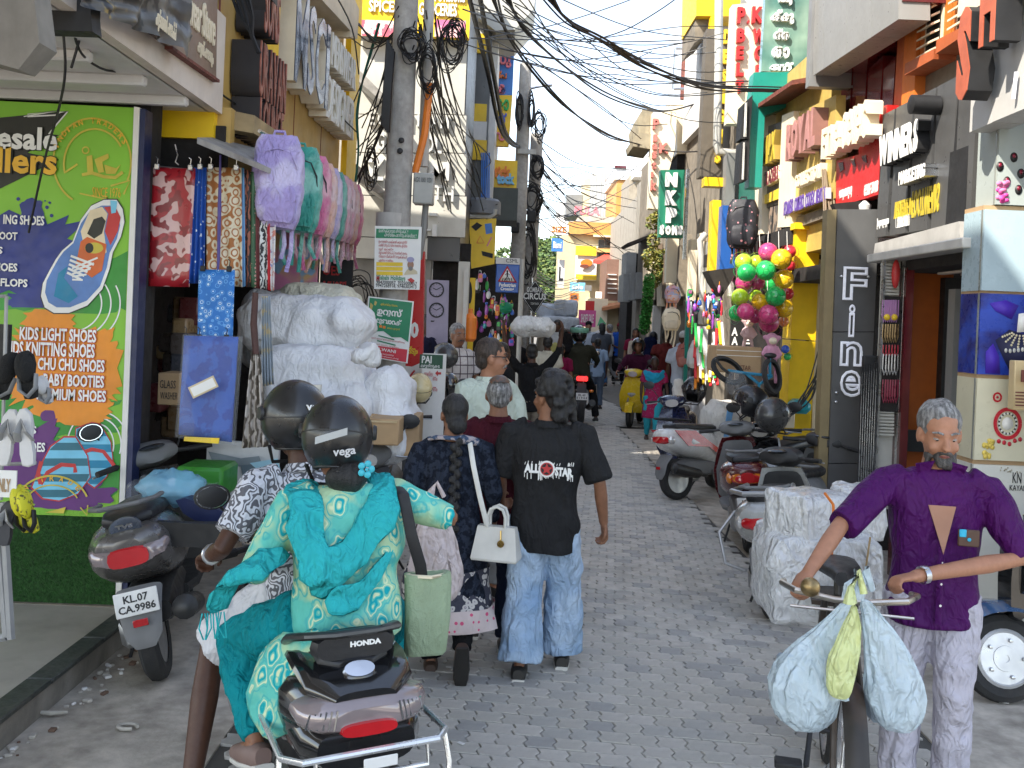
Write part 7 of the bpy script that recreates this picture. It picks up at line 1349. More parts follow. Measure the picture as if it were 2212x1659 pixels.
def person(label,loc,rz,h,skin='brown',top=None,bot=None,hair='short',hm='black',J=None,sleeve=.75,hem=-.28,legs='trousers',shoe=shoeb,vox=.016,hy=0,ht=0,face=False,beard=None,wide=1.,hand_n=None,curl=.5,loose=1.,skirt=None,collar=True,group=None,toes=None,disp=.018,dsz=.11,glasses=False,headscale=1.0):
    s=h/1.72;t=T('person',label,'person',loc,rz,group,Mx.Diagonal((s,s,s,1)));fine=vox < .012
    j={k: V(v) for k,v in DJ.items()};j.update({k: V(v) for k,v in (J or {}).items()});pel,neck=j['pel'],j['neck'];ax=j['sR']-j['sL'];up=neck-pel
    hc=j['head'];hx=Mx.Translation(hc) @ Mx.Rotation(hy,4,'Z') @ Mx.Rotation(ht,4,'X') @ Mx.Scale(headscale,4);f=.9*wide
    mb=MB();mb.tube([pel+up*.1,pel+up*.6,pel+up*.9],[(.1*f,.07),(.12*f,.07),(.11*f,.06)],10,0,True,ax)
    mb.tube([neck-up*.06,neck+(hc-neck)*.35,hc-V((0,0,.03))],[(.07,.065),(.056,.058),(.055,.06)],12,0)
    mb.ell((0,-.012,.035),(.075,.095,.088),0,20,14,hx);mb.ell((0,.02,-.03),(.063,.073,.087),0,18,12,hx);mb.ell((0,.056,-.088),(.034,.03,.026),0,12,8,hx)
    mb.tube([(0,.078,.022),(0,.1,-.012),(0,.108,-.028),(0,.09,-.038)],[(.009,.009),(.012,.012),(.019,.014),(.012,.008)],9,0,True,(1,0,0),2,hx);mb.ell((0,.08,.024),(.052,.014,.011),0,14,6,hx);mb.ell((0,.087,-.064),(.025,.01,.011),0,10,6,hx)
    for k in (-1,1):
        mb.ell((k*.036,.062,-.034),(.026,.026,.024),0,10,8,hx);mb.ell((k*.077,-.004,-.01),(.011,.022,.034),0,10,8,hx)
        S_='R' if k > 0 else 'L';sh,e,w_=j['s'+S_],j['e'+S_],j['w'+S_]
        mb.tube([sh,sh.lerp(e,.5),e,e.lerp(w_,.35),w_],[.05,.043,.036,.038,.026],12);n=(hand_n or {}).get(S_) or V((-k,.3,0));hand(mb,w_,w_-e,n,fine,curl)
        p,kn,a=j['p'+S_],j['k'+S_],j['a'+S_];mb.tube([p,p.lerp(kn,.5),kn,kn.lerp(a,.35),a],[.08,.07,.052,.054,.034],12)
        td=V((toes or {}).get(S_) or (0,1,-.1)).normalized();mb.tube([a-td*.04-V((0,0,.03)),a+td*.05-V((0,0,.035)),a+td*.15-V((0,0,.055))],[(.032,.035),(.04,.034),(.042,.018)],10,0,True,(1,0,0))
    O('body',mb,SK[skin],t,vox=max(vox*.75,.007) if fine else vox,sm=3 if fine else 2)
    if shoe:
        for k in 'LR':
            a=j['a'+k];td=V((toes or {}).get(k) or (0,1,-.1)).normalized();mb=MB();u=V((0,0,1));u=(u-td*u.dot(td)).normalized();b=a-u*.05
            mb.tube([b-td*.075,b-td*.05,b+td*.06,b+td*.15,b+td*.19],[(.03,.03),(.042,.045),(.047,.042),(.046,.028),(.025,.018)],14,0,True,(1,0,0),2.4);mb.tube([b-td*.08-u*.033,b+td*.06-u*.033,b+td*.2-u*.033],[(.036,.012),(.05,.012),(.03,.012)],12,1,True,(1,0,0),3);O('shoe',mb,[shoe,shoew if shoe is not sandal else shoeb],t)
    if bot and legs != 'none':
        mb=MB();L=loose;fr_={'trousers': 1,'shorts': .45,'churidar': 1}[legs]
        for k in 'LR':
            p,kn,a=j['p'+k],j['k'+k],j['a'+k];e=a+V((0,0,.0))+(kn-a).normalized()*.01
            if legs=='shorts': mb.tube([p,p.lerp(kn,.5),p.lerp(kn,.98)],[.115,.115,.105],16)
            elif legs=='churidar': mb.tube([p,p.lerp(kn,.5),kn,kn.lerp(e,.3),kn.lerp(e,.7),e],[.118,.115,.092,.078,.06,.048],16)
            else: mb.tube([p,p.lerp(kn,.5),kn,kn.lerp(e,.5),e],[.105,.095*L ** .5,.074*L,.068*L*L ** .5,.062*L*L],16)
        mb.ell(pel+V((0,0,-.02)),(.165*wide,.118,.12),0,16,10);O('trousers' if legs != 'shorts' else 'shorts',mb,bot,t,vox=vox,sm=4,disp=disp*2,dsz=dsz*.9,crump=2)
    if top:
        mb=MB();tb=[(hem,.172,.122),(-.1,.176,.126),(.06,.168,.12),(.3,.162,.118),(.52,.178,.125),(.74,.188,.122),(.88,.165,.1),(.97,.09,.075)]
        mb.tube([pel+up*a for a,b,c in tb],[(b*wide,c*(wide ** .6)) for a,b,c in tb],22,0,True,ax,2.3)
        for S_ in 'LR':
            sh,e,w_=j['s'+S_],j['e'+S_],j['w'+S_];pts=[sh.lerp(neck-up*.08,.35),sh];rd=[.07,.072]
            if sleeve <= 1: pts+=[sh.lerp(e,sleeve*.5),sh.lerp(e,sleeve)];rd+=[.068*wide ** .5,.068*wide ** .5*(1+.1*(loose > 1.1))]
            else: pts+=[sh.lerp(e,.5),e,e.lerp(w_,(sleeve-1)*.5),e.lerp(w_,sleeve-1)];rd+=[.064*wide ** .5,.055,.05,.045]
            mb.tube(pts,rd,14)
        if skirt:
            mb.tube([V((pel.x,pel.y,z)) for z,a,b in skirt],[(a,b) for z,a,b in skirt],24,0,True,(1,0,0))
        O('shirt' if not skirt else 'kurta',mb,top,t,vox=vox,sm=4,disp=disp,dsz=dsz)
        if collar: mb=MB();mb.tube([neck+up*k-V((0,.004,0)) for k in (-.09,-.04,.02)],[(.085,.085),(.076,.076),(.07,.07)],18,0,False);mb.tube([neck+up*k-V((0,.004,0)) for k in (.02,-.05)],[(.074,.074),(.096,.096)],18,0,False);O('collar',mb,top,t)
    H=HRm[hm]
    if hair in ('short','bald','long','curly','plait'):
        mb=MB();c0,r0=((0,-.022,.046),(.082,.098,.09))
        if hair=='bald': c0,r0=(0,-.03,.022),(.08,.088,.082)
        mb.ell(c0,r0,0,24,16,hx);mb.ell((0,-.06,-.02),(.068,.052,.06),0,16,10,hx)
        if hair=='curly':
            rs=random.Random(4)
            for i in range(150):
                a=rs.uniform(0,6.28);e=rs.uniform(-.3,1.57);q=V((cos(a)*cos(e),sin(a)*cos(e),sin(e)))
                if q.y > .55 and q.z < .5: continue
                mb.ell((q.x*.092,-.03+q.y*.108,.045+q.z*.1),rs.uniform(.018,.03),0,7,5,hx)
            for i in range(60): mb.ell((rs.uniform(-.065,.065),-.1+rs.uniform(-.03,.02),rs.uniform(-.12,.0)),rs.uniform(.018,.028),0,7,5,hx)
        if hair=='long': mb.tube([(0,-.08,.03),(0,-.1,-.08),(0,-.09,-.2)],[(.08,.05),(.085,.045),(.05,.03)],14,0,True,(1,0,0),2,hx)
        if hair=='plait': mb.ell((0,-.095,-.055),(.062,.04,.06),0,14,9,hx)
        O('hair',mb,H,t,vox=min(vox,.011),sm=1 if hair=='curly' else 2,disp=.006,dsz=.02)
        if hair=='bald':
            mb=MB();mb.grid(lambda u,v: hx @ V((.079*sin(R(58)*v)*cos(2*pi*u),-.022+.098*sin(R(58)*v)*sin(2*pi*u),.04+.088*cos(R(58)*v))),20,6);O('crown',mb,mat('thin_hair',(.12,.07,.05),.5,fn=blot((.14,.075,.05),(.07,.06,.055),60)),t)
    if face:
        for k in (-1,1):
            mb=MB();mb.ell((k*.031,.0705,.001),(.0135,.0122,.0052),0,12,8,hx);mb.ell((k*.031,.0772,-.001),(.0062,.0062,.0048),1,10,8,hx);O('eye',mb,[eyew,iris],t)
            mb=MB();mb.tube([(k*.014,.093,.027),(k*.032,.091,.034),(k*.052,.076,.028)],[.004,.005,.003],6,0,True,None,2,hx);O('eyebrow',mb,H,t)
        mb=MB();mb.tube([(-.022,.084,-.066),(-.008,.0955,-.063),(.008,.0955,-.063),(.022,.084,-.066)],[.003,.005,.005,.003],6,0,True,None,2,hx);O('mouth',mb,lipm,t)
    if beard:
        mb=MB()
        if 'g' in beard:
            for k in range(40): a=R(-75+150*random.random());z=U(-.12,-.07);mb.ell((sin(a)*.056,.018+cos(a)*.066+(.008 if z < -.09 else 0),z),(.012,.012,.016),0,6,5,hx)
        mb.tube([(-.034,.074,-.062),(-.018,.092,-.048),(.018,.092,-.048),(.034,.074,-.062)],[.006,.008,.008,.006],7,0,True,None,2,hx);O('beard' if 'g' in beard else 'moustache',mb,HRm['salt'] if 'w' not in beard else HRm['grey'],t,vox=.008 if fine else 0,sm=1)
    if glasses:
        mb=MB()
        for k in (-1,1): mb.tube([(k*.033+.024*cos(a),.1-.01*abs(cos(a)),.002+.018*sin(a)) for a in [q*pi/8 for q in range(17)]],.0035,6,0,True,None,2,hx);mb.tube([(k*.057,.093,.008),(k*.082,.05,.012),(k*.08,-.01,.008)],.0035,6,0,True,None,2,hx)
        mb.tube([(-.01,.101,.006),(.01,.101,.006)],.003,6,0,True,None,2,hx);O('glasses',mb,blackm,t)
    t['hx']=0;del t['hx'];HXM[t]=hx;return t
HXM={}
def cloth(n,c,folds=.6,**k): return mat(n,c,k.pop('rough',.8),folds=folds,var=k.pop('var',.1),spec=.12,**k)
# ---------------------------------------------------------------- the couple on the black scooter
leafs=cloth('leaf_shirt',(.3,.3,.33),fn=waves((.13,.13,.145),(.62,.63,.68),13,26,.42,.5,(.4,.3,.7),2,1.1));sh_w=cloth('white_shorts',(.62,.62,.64));tealm=cloth('teal_cotton',(.005,.22,.25),.9);turq=cloth('turquoise_chiffon',(.03,.4,.42),.9)
kurta=cloth('paisley_kurta',(.3,.5,.35),.35,fn=cells((.4,.58,.36),[(.0,.12,(.62,.7,.45)),(.18,.29,(.01,.34,.38)),(.35,.4,(.62,.7,.45)),(.48,.54,(.08,.42,.4))],12,1,1.1,(1.2,1.2,.9),(.12,.5,.42),7))
dr=person('man in a grey white leaf print shirt and white shorts riding the black scooter',HL,HR,1.72,'dark',leafs,sh_w,'none',J=dict(pel=(0,.02,.88),neck=(-.02,.12,1.36),head=(-.05,.17,1.5),sL=(-.2,.07,1.31),sR=(.19,.1,1.31),eL=(-.36,-.03,1.07),wL=(-.37,.185,1.0),eR=(.33,.16,1.08),wR=(.36,.22,1.0),pL=(-.1,.04,.86),pR=(.1,.04,.86),kL=(-.34,.2,.63),kR=(.24,.42,.7),aL=(-.44,-.02,.13),aR=(.17,.24,.4)),sleeve=.8,hem=-.05,legs='shorts',shoe=sandal,vox=.011,wide=1.08,curl=1.0,hand_n={'L': V((0,0,-1)),'R': V((0,0,-1))},loose=1.2)
helmet(dr,(-.055,.17,1.55),.155,R(8),helm_b,parent=dr,visor=.6,tilt=R(-6))
mb=MB();mb.txt('vega',(-.05,.0,1.585),(1,.0,0),(0,.3,1),.085,.032,.006,0,.02);O('lettering',mb,lwhite,dr)
mb=MB();mb.tube([(-.365+.034*cos(a),.15+.008*sin(a),1.012+.034*sin(a)) for a in [k*pi/6 for k in range(13)]],.008,6);O('bracelet',mb,steel,dr)
mb=MB();mb.tube([(0,.0,.835),(0,.0,.86)],[(.185,.14),(.185,.14)],20);O('belt',mb,cloth('olive_belt',(.16,.17,.08)),dr)
pi_=person('woman in a green teal paisley kurta sitting pillion with a black helmet',HL,HR,1.72,'brown',kurta,tealm,'none',J=dict(pel=(.03,-.42,.92),neck=(.02,-.36,1.37),head=(-.01,-.32,1.49),sL=(-.175,-.37,1.305),sR=(.2,-.38,1.315),eL=(-.3,-.36,1.06),wL=(-.2,-.1,1.02),eR=(.4,-.45,1.24),wR=(.22,-.2,1.335),pL=(-.1,-.38,.88),pR=(.12,-.38,.88),kL=(-.3,-.1,.74),kR=(.3,-.08,.74),aL=(-.27,-.36,.47),aR=(.25,-.3,.45)),sleeve=1.25,hem=-.2,legs='churidar',shoe=mat('mule_taupe',(.2,.13,.11),.6),vox=.011,wide=1.16,collar=False,hand_n={'R': V((-.3,0,-1))},curl=.3,toes={'L': (-.15,.9,-.25),'R': (.1,1,-.1)},dsz=.09)
helmet(pi_,(-.012,-.33,1.535),.15,R(-22),gloss if 0 else helm_b,visor=.45,tilt=R(-14),parent=pi_)
mb=MB();mb.txt('vega',(-.07,-.495,1.475),(1,-.1,.12),(0,.1,1),.08,.03,.006,0,.02);mb.prism([(0,0),(.11,.035),(.11,.06),(0,.025)],.004,1,Mx.Translation((-.13,-.475,1.525)) @ Mx.Rotation(R(-14),4,'Z') @ Mx.Rotation(R(85),4,'X'));O('lettering',mb,[mat('letter_silver2',(.5,.5,.5),.4),mat('label_grey',(.4,.41,.4),.4)],pi_)
mb=MB();mb.ell((.0,-.43,1.40),(.075,.05,.06),0,14,10);O('hair',mb,HRm['black'],pi_,disp=.01,dsz=.03);mb=MB()
for k in range(5): a=k*2*pi/5;mb.ell((.055+.02*cos(a),-.485,1.435+.02*sin(a)),(.013,.006,.013),0,8,6)
mb.ell((.055,-.492,1.435),.006,0,6,5);O('hair_flower',mb,mat('flower_blue',(.05,.45,.55),.5),pi_)
def scarf(par,pts,rad,m_,side,nm='scarf',**k): mb=MB();mb.tube(pts,rad,16,0,True,side,2.6);return O(nm,mb,m_,par,disp=k.get('disp',.035),dsz=.05,sub=1)
scarf(pi_,[(.15,-.32,1.40),(.145,-.49,1.36),(.1,-.53,1.26),(0,-.555,1.16),(-.09,-.555,1.08),(-.13,-.53,1.02)],[(.05,.012),(.055,.013),(.06,.014),(.07,.014),(.075,.014),(.05,.012)],turq,(1,0,.4))
scarf(pi_,[(-.14,-.3,1.36),(-.15,-.45,1.345),(-.155,-.535,1.26),(-.15,-.555,1.14),(-.11,-.57,1.06)],[(.06,.012),(.07,.013),(.066,.013),(.06,.014),(.035,.014)],turq,(1,0,0))
scarf(pi_,[(.17,-.49,1.18),(.1,-.545,1.07),(.0,-.575,1.0),(-.09,-.56,1.0)],[(.02,.01),(.04,.011),(.05,.012),(.04,.011)],turq,(0,0,1))
scarf(pi_,[(-.2,-.46,1.14),(-.3,-.48,1.12),(-.38,-.42,1.08),(-.43,-.39,1.0),(-.44,-.38,.92)],[(.045,.012),(.06,.014),(.06,.014),(.05,.012),(.03,.006)],turq,(1,.2,.6))
mb=MB()
for i in range(9): x=-.4-i*.009;mb.tube([(x,-.385,.94),(x+U(-.01,.01),-.39,.89),(x+U(-.015,.015),-.39,.85)],.0025,4)
O('fringe',mb,turq,pi_)
mb=MB();A=[(-.1,-.62,.95),(-.2,-.53,.9),(-.3,-.43,.8),(-.36,-.46,.6),(-.31,-.56,.5),(-.23,-.66,.56),(-.15,-.7,.78)];mb.loft([A,[(x+.04,y+.06,z+.01) for x,y,z in A]]);O('kurta_flap',mb,kurta,pi_,sub=2,disp=.03,dsz=.06)
mb=MB();mb.tube([(.19,-.33,1.38),(.2,-.48,1.34),(.22,-.53,1.2),(.27,-.5,1.08),(.29,-.47,1.02)],[(.022,.006)]*5,10,0,True,(1,0,0));tb_=T('tote_bag','sage green cloth tote bag on a black strap at the pillion woman side','bag',WM[pi_] @ V((.31,-.47,.74)),HR,None);o=O('strap',mb,blackm,None,W=1) if 0 else None
st=MB();st.v=[WM[pi_] @ p for p in mb.v];st.f=mb.f;st.m=mb.m;O('strap',st,blackm,tb_,W=1)
mb=MB();mb.loft([sq(w_,d_,20,3.4,0,0) for w_,d_ in ()] or [[(.085*k*math.copysign(abs(cos(a)) ** .6,cos(a)),.035*q*math.copysign(abs(sin(a)) ** .7,sin(a)),z) for a in [2*pi*i/20 for i in range(20)]] for z,k,q in ((0,.92,.9),(.02,1,1.3),(.14,1.02,1.4),(.28,.98,1.0),(.3,.96,.7))]);O('body',mb,cloth('sage_canvas',(.3,.38,.25),.5,bump=.6,bsc=200),tb_,disp=.02,dsz=.08)
mb=MB();mb.tube([(-.085,0,.3),(0,-.045,.3),(.085,0,.3),(0,.045,.3),(-.085,0,.3)],.007,5);O('rim',mb,lcream,tb_)
# ---------------------------------------------------------------- the three walkers
def pat(x,yf,ytop): p=gnd(x,yf);return p,CH+ray(x,ytop).z*p.y
navyp=cloth('navy_print',(.012,.016,.028),.8,fn=blot((.01,.013,.022),(.025,.032,.05),26));hemm=cloth('hem_print',(.5,.45,.45),.4,fn=cells((.06,.06,.08),[(0,.47,(.56,.53,.5)),(.12,.22,(.25,.22,.25))],24,.9,.3))
p,h=pat(958,1452,848);wk=person('woman in a navy kurta with a long black plait walking away with a white handbag',p,R(4),h,'brown',navyp,cloth('black_cotton',(.01,.01,.011)),'plait',J=dict(aR=(.1,-.22,.2),kR=(.1,.06,.5),aL=(-.08,.04,.07),eR=(.26,-.02,1.1),wR=(.27,.1,.87),eL=(-.26,-.04,1.12),wL=(-.24,.06,.9)),sleeve=1.7,legs='trousers',shoe=sandal,vox=.011,wide=1.08,skirt=[(1.05,.18,.13),(.85,.21,.16),(.6,.24,.19),(.46,.27,.21)],collar=False,toes={'R': (0,.25,-1)},hy=R(12))
mb=MB();mb.tube([(0,0,z) for z in (.66,.58,.5,.42,.34)],[(.245,.195),(.258,.205),(.272,.216),(.296,.232),(.315,.245)],28,0,False);O('hem_border',mb,hemm,wk,disp=.04,dsz=.12,sub=1);mb=MB();mb.tube([(0,0,z) for z in (.44,.37,.31)],[(.305,.238),(.318,.248),(.332,.26)],28,0,False);O('hem_edge',mb,cloth('hem_pink',(.6,.3,.33),.3,fn=cells((.6,.5,.48),[(0,.25,(.62,.1,.2))],22,.5)),wk,disp=.04,dsz=.12)
mb=MB()
for i in range(17): z=1.44-i*.033;mb.ell((-.012+.018*(-1) ** i+.03,-.14-.015*(i < 3),z),(.024,.02,.028),0,8,6)
O('plait',mb,HRm['black'],wk,vox=.009,sm=1);scarf(wk,[(-.16,-.02,1.44),(-.06,-.1,1.455),(.06,-.1,1.455),(.17,-.03,1.42)],[(.02,.035),(.022,.03),(.022,.03),(.02,.02)],cloth('stole_blue',(.1,.14,.2),.6,fn=blot((.06,.09,.15),(.4,.35,.36),18)),(0,0,1),'stole',disp=.02)
wm=WM[wk];bgw=mat('bag_white_leather',(.66,.64,.58),.4,bump=.15,bsc=200);hb=T('handbag','white structured handbag with a long strap at the hip of the woman in navy','bag',wm @ V((.285,-.16,.74)),R(-14));mb=MB();mb.loft([[(x,y,z) for x,y in ((-k,-q),(k,-q),(k,q),(-k,q))] for z,k,q in ((0,.125,.06),(.012,.13,.065),(.17,.108,.03),(.185,.105,.028))]);O('body',mb,bgw,hb,sharp=30)
for y in (-.03,.03): mb=MB();mb.tube([(-.05,y,.18),(-.05,y,.24),(-.035,y,.28),(0,y,.295),(.035,y,.28),(.05,y,.24),(.05,y,.18)],.009,8);O('handle',mb,bgw,hb)
mb=MB();mb.tube([(.03,-.04,.17),(.035,-.05,.12)],.004,5);mb.lathe([(.001,0),(.02,0),(.02,.006),(.001,.006)],12,0,Mx.Translation((.035,-.05,.1)) @ Mx.Rotation(R(90),4,'X'));O('charm',mb,mat('gold',(.6,.4,.12),.3,1),hb)
mb=MB();mb.tube([wm @ V(q) for q in ((.09,.02,1.45),(.1,-.1,1.43),(.125,-.165,1.3),(.17,-.175,1.12),(.22,-.18,.95))],[(.014,.004)]*5,8,0,True,(1,0,0));O('strap',mb,bgw,hb,W=1)
p,h=pat(1055,1402,806);mr=person('grey haired man in a maroon shirt walking ahead of the young man in black',p,R(3),h,'brown',cloth('maroon_shirt',(.06,.009,.016),.7),cloth('dark_jeans',(.012,.016,.032)),'bald','grey',dict(WALK,aR=(.1,-.1,.1),kR=(.1,.03,.49)),.7,vox=.012,wide=1.1)
p,h=pat(1163,1459,806);jeans=cloth('light_jeans',(.25,.36,.52),.9,fn=blot((.25,.38,.56),(.5,.61,.73),3,.3,.7));ys=person('young man in a black printed shirt and wide light jeans walking away',p,R(-3),h,'brown',cloth('charcoal_shirt',(.022,.022,.023),.6),jeans,'curly','black',dict(kL=(-.1,.02,.5),aL=(-.11,-.08,.09),kR=(.12,.1,.5),aR=(.13,.14,.1),sL=(-.2,-.01,1.39),sR=(.2,-.01,1.38),eL=(-.27,.04,1.12),wL=(-.26,.2,.98),eR=(.3,-.06,1.12),wR=(.335,.02,.88)),.95,-.42,vox=.0105,hy=R(48),loose=1.42,wide=1.12,shoe=shoeb,curl=.9,face=True,beard='m',hand_n={'R': V((-1,-.4,0))})
mb=MB();rs=random.Random(2);y_=-.158
def blob(cx,cz,r,mi,dy): mb.lathe([(.001,0),(r,0),(r,.003),(.001,.003)],20,mi,Mx.Translation((cx,y_-dy,cz)) @ Mx.Rotation(R(90),4,'X'))
blob(.0,1.2,.046,0,0);blob(0,1.2,.036,1,.003);blob(0,1.2,.03,2,.006)
sp=[(.034*(1 if k % 2==0 else .42)*sin(k*pi/5),.034*(1 if k % 2==0 else .42)*cos(k*pi/5)) for k in range(10)];mb.prism(sp,.003,1,Mx.Translation((0,y_-.012,1.2)) @ Mx.Rotation(R(90),4,'X'));mb.txt('ALL',(-.125,y_,1.175),(1,0,0),(0,.06,1),.085,.05,.006,0,.06);mb.txt('STAR',(.045,y_,1.165),(1,.05,-.06),(0,.06,1),.1,.05,.006,0,.06)
for i in range(26): x=rs.uniform(-.13,.145);l=rs.uniform(.008,.035);mb.tube([(x,y_,1.175-abs(x)*.02),(x+.001,y_-.001,1.17-l)],rs.uniform(.0015,.003),4,0);mb.tube([(x,y_,1.22),(x+.004,y_,1.222+l*.6)],.002,4,0)
O('back_print',mb,[lwhite,lred,blackm],ys)
p=at(1058,800,7.1);p.z=0;h=CH+ray(1058,728).z*7.1;person('man in a pale green shirt and black glasses looking to the right',p,R(-140),h,'tan',cloth('mint_shirt',(.5,.56,.48),.7),cloth('grey_trousers',(.2,.2,.2)),'short','brown',dict(eL=(-.27,.02,1.12),wL=(-.12,.22,1.1),eR=(.25,.02,1.12),wR=(.1,.26,1.08)),.95,vox=.012,hy=R(50),face=True,beard='mw',glasses=True,wide=1.1)
# ---------------------------------------------------------------- the man in purple with his bicycle
bx_,by_=1.42,4.15;bic=T('bicycle','old black bicycle with plastic bags on its handlebar, pushed by the man in purple','bicycle',(bx_,by_,.01),R(166))
for y in (.55,-.52): mb=MB();mb.lathe([(.305,-.014),(.33,-.018),(.345,0),(.33,.018),(.305,.014)],36,0,Mx.Translation((0,y,.345)) @ Mx.Rotation(R(90),4,'Y'),False);w_=O('wheel',mb,tyre,bic);mb=MB();mb.lathe([(.305,-.015),(.295,-.012),(.295,.012),(.305,.015)],36,0,Mx.Translation((0,y,.345)) @ Mx.Rotation(R(90),4,'Y'),False);O('rim',mb,steel,w_);mb=MB();[mb.tube([(.025*(-1) ** k,y,.345),(0,y+.3*cos(k*pi/14),.345+.3*sin(k*pi/14))],.0013,3) for k in range(28)];O('spoke',mb,steel,w_)
rustb=mat('old_black_frame',(.03,.025,.02),.5,dirt=.4,dcol=(.14,.07,.035));mb=MB()
for a,b in (((0,.4,.88),(0,.32,.98)),((0,.36,.84),(0,-.2,.84)),((0,.38,.8),(0,-.02,.32)),((0,-.22,.92),(0,-.02,.32)),((-.05,-.02,.32),(-.06,-.52,.345)),((.05,-.02,.32),(.06,-.52,.345)),((-.05,-.2,.84),(-.06,-.52,.345)),((.05,-.2,.84),(.06,-.52,.345))): mb.tube([a,b],.016,8)
for k in (-1,1): mb.tube([(k*.03,.42,.78),(k*.05,.47,.6),(k*.05,.55,.345)],.012,7)
O('frame',mb,rustb,bic);mb=MB();mb.tube([(-.24,.22,.985),(-.25,.3,1.0),(-.2,.4,1.0),(-.06,.42,.985),(.06,.42,.985),(.2,.4,1.0),(.25,.3,1.0),(.24,.2,.985)],.0125,9);mb.tube([(-.22,.44,.95),(.22,.44,.95)],.006,6);hb_=O('handlebar',mb,mat('worn_chrome',(.5,.46,.4),.3,1,var=.3,dirt=.3,dcol=(.2,.1,.05)),bic)
mb=MB();mb.ell((.15,.43,1.025),(.037,.03,.037),0,16,10);O('bell',mb,mat('brass_bell',(.35,.25,.12),.35,.9,var=.4,sc=30),bic)
mb=MB();mb.loft([sq(w_,.03,12,2.5,y,.96) for y,w_ in ((-.36,.09),(-.24,.1),(-.1,.04),(-.02,.025))]);O('saddle',mb,seatm,bic);mb=MB();mb.grid(lambda u,v: ((u-.5)*.08,.55+.375*cos(R(20+110*v)),.345+.375*sin(R(20+110*v))-.02*(2*u-1) ** 2),6,14);O('mudguard',mb,rustb,bic)
mb=MB();mb.tube([(0,-.02,.32),(.1,-.02,.32),(.12,.12,.22),(.13,.12,.22)],.012,6);mb.tube([(0,-.02,.32),(-.1,-.02,.32),(-.12,-.16,.42)],.012,6);mb.bbox((.19,.12,.22),(.11,.08,.025),.006);mb.bbox((-.19,-.16,.42),(.11,.08,.025),.006);O('pedal',mb,plast,bic)
mb=MB();mb.box((0,-.55,.78),(.2,.5,.02));O('carrier',mb,rustb,bic)
bgm=mat('bale_plastic',(.62,.63,.64),.3,folds=1,coat=.5,dirt=.08);B4=[(1668,1075,1.0,1.0)]
c=at(1800,1255,5.0);bl=T('wrapped_bale','large white plastic wrapped bale tied on the bicycle carrier','bale',(c.x,c.y,.5));mb=MB();fbox(mb,4.7,1660,1160,1935,1375,.55,0,.05);O('lower_pack',mb,bgm,bl,W=1,sub=2,disp=.1,dsz=.16,crump=1);mb=MB();c=at(1775,1130,4.75);mb.bbox((0,0,0),(.36,.34,.32),.02,0,Mx.Translation(c+V((0,.2,-.03))) @ Mx.Rotation(R(28),4,'Z'));O('upper_pack',mb,bgm,bl,W=1,sub=2,disp=.05,dsz=.14,crump=1);mb=MB();fbox(mb,4.9,1818,1055,1930,1180,.3,0,.03);O('side_pack',mb,bgm,bl,W=1,sub=2,disp=.06,dsz=.12,crump=1)
mb=MB();mb.tube([at(1782,1066,4.72),at(1800,1090,4.62),at(1802,1150,4.55),at(1792,1230,4.55)],.007,6,0);O('red_rope',mb,lorg,bl,W=1);mb=MB();mb.tube([at(1880,1160,4.65),at(1870,1230,4.62),at(1852,1300,4.6)],.005,5,0);mb.tube([at(1888,1070,4.9),at(1880,1030,4.9),at(1892,1025,4.9),at(1900,1060,4.9)],.006,5);O('twine',mb,mat('twine',(.4,.28,.14),.8),bl,W=1)
def pbag(label,d,pts,m_,inner=None):
    rw=[(at(xl,y,d),at(xr,y,d)) for y,xl,xr in pts];mb=MB();n=len(rw)
    mb.tube([(a+b)/2 for a,b in rw],[((b-a).length/2,max(.012,(b-a).length/2*(.25+.4*min(1,k/(n*.6))))) for k,(a,b) in enumerate(rw)],54,0,True,(1,0,0),3.0);ctr=[(a+b)/2 for a,b in rw]
    for i in range(len(mb.v)): k=min(n-1,i // 54);q=2*pi*(i % 54)/54;mb.v[i]=ctr[k]+(mb.v[i]-ctr[k])*(1.02+(.15-.016*k)*sin(q*9+k*.3)*max(0,1-k/n*.8)+.04*sin(q*17-k))
    t=T('plastic_bag',label,'plastic bag',at(pts[-1][1],pts[-1][0],d));O('bag',mb,m_,t,W=1,disp=.025,dsz=.12,sub=1,crump=1)
    mb=MB();a,b=rw[0];mb.tube([a,(a+b)/2+V((-.01,0,.05)),(a+b)/2+V((.01,0,.1)),b+V((.02,0,.03))],[.02,.016,.014,.01],8);O('handle',mb,m_,t,W=1,disp=.02,dsz=.04)
pbag('pale pinkish plastic carry bag held by the woman in navy',4.9,[(1085,925,950),(1120,905,968),(1170,893,985),(1225,884,1000),(1262,884,1000),(1278,890,985),(1284,905,960)],mat('bag_blush',(.6,.5,.48),.45,folds=1,coat=.2))
pbm=mat('film_bluish',(.62,.74,.8),.25,alpha=.66,folds=1,coat=.4);pby=mat('film_yellow',(.66,.72,.32),.3,alpha=.85,folds=1,coat=.4)
pbag('large bluish white plastic bag hanging on the left side of the bicycle front',3.5,[(1295,1830,1850),(1330,1800,1846),(1380,1755,1842),(1440,1690,1838),(1490,1652,1835),(1520,1660,1830),(1548,1730,1822),(1562,1780,1812)],pbm)
pbag('bluish white plastic bag hanging on the right side of the bicycle front',3.52,[(1290,1852,1872),(1340,1862,1910),(1400,1866,1950),(1460,1870,1985),(1510,1876,2002),(1550,1884,1996),(1574,1900,1960),(1580,1920,1945)],pbm)
pbag('small yellowish plastic bag hanging between the two bluish bags',3.4,[(1300,1838,1852),(1350,1828,1862),(1400,1800,1858),(1450,1786,1848),(1490,1784,1836),(1512,1796,1826)],pby)
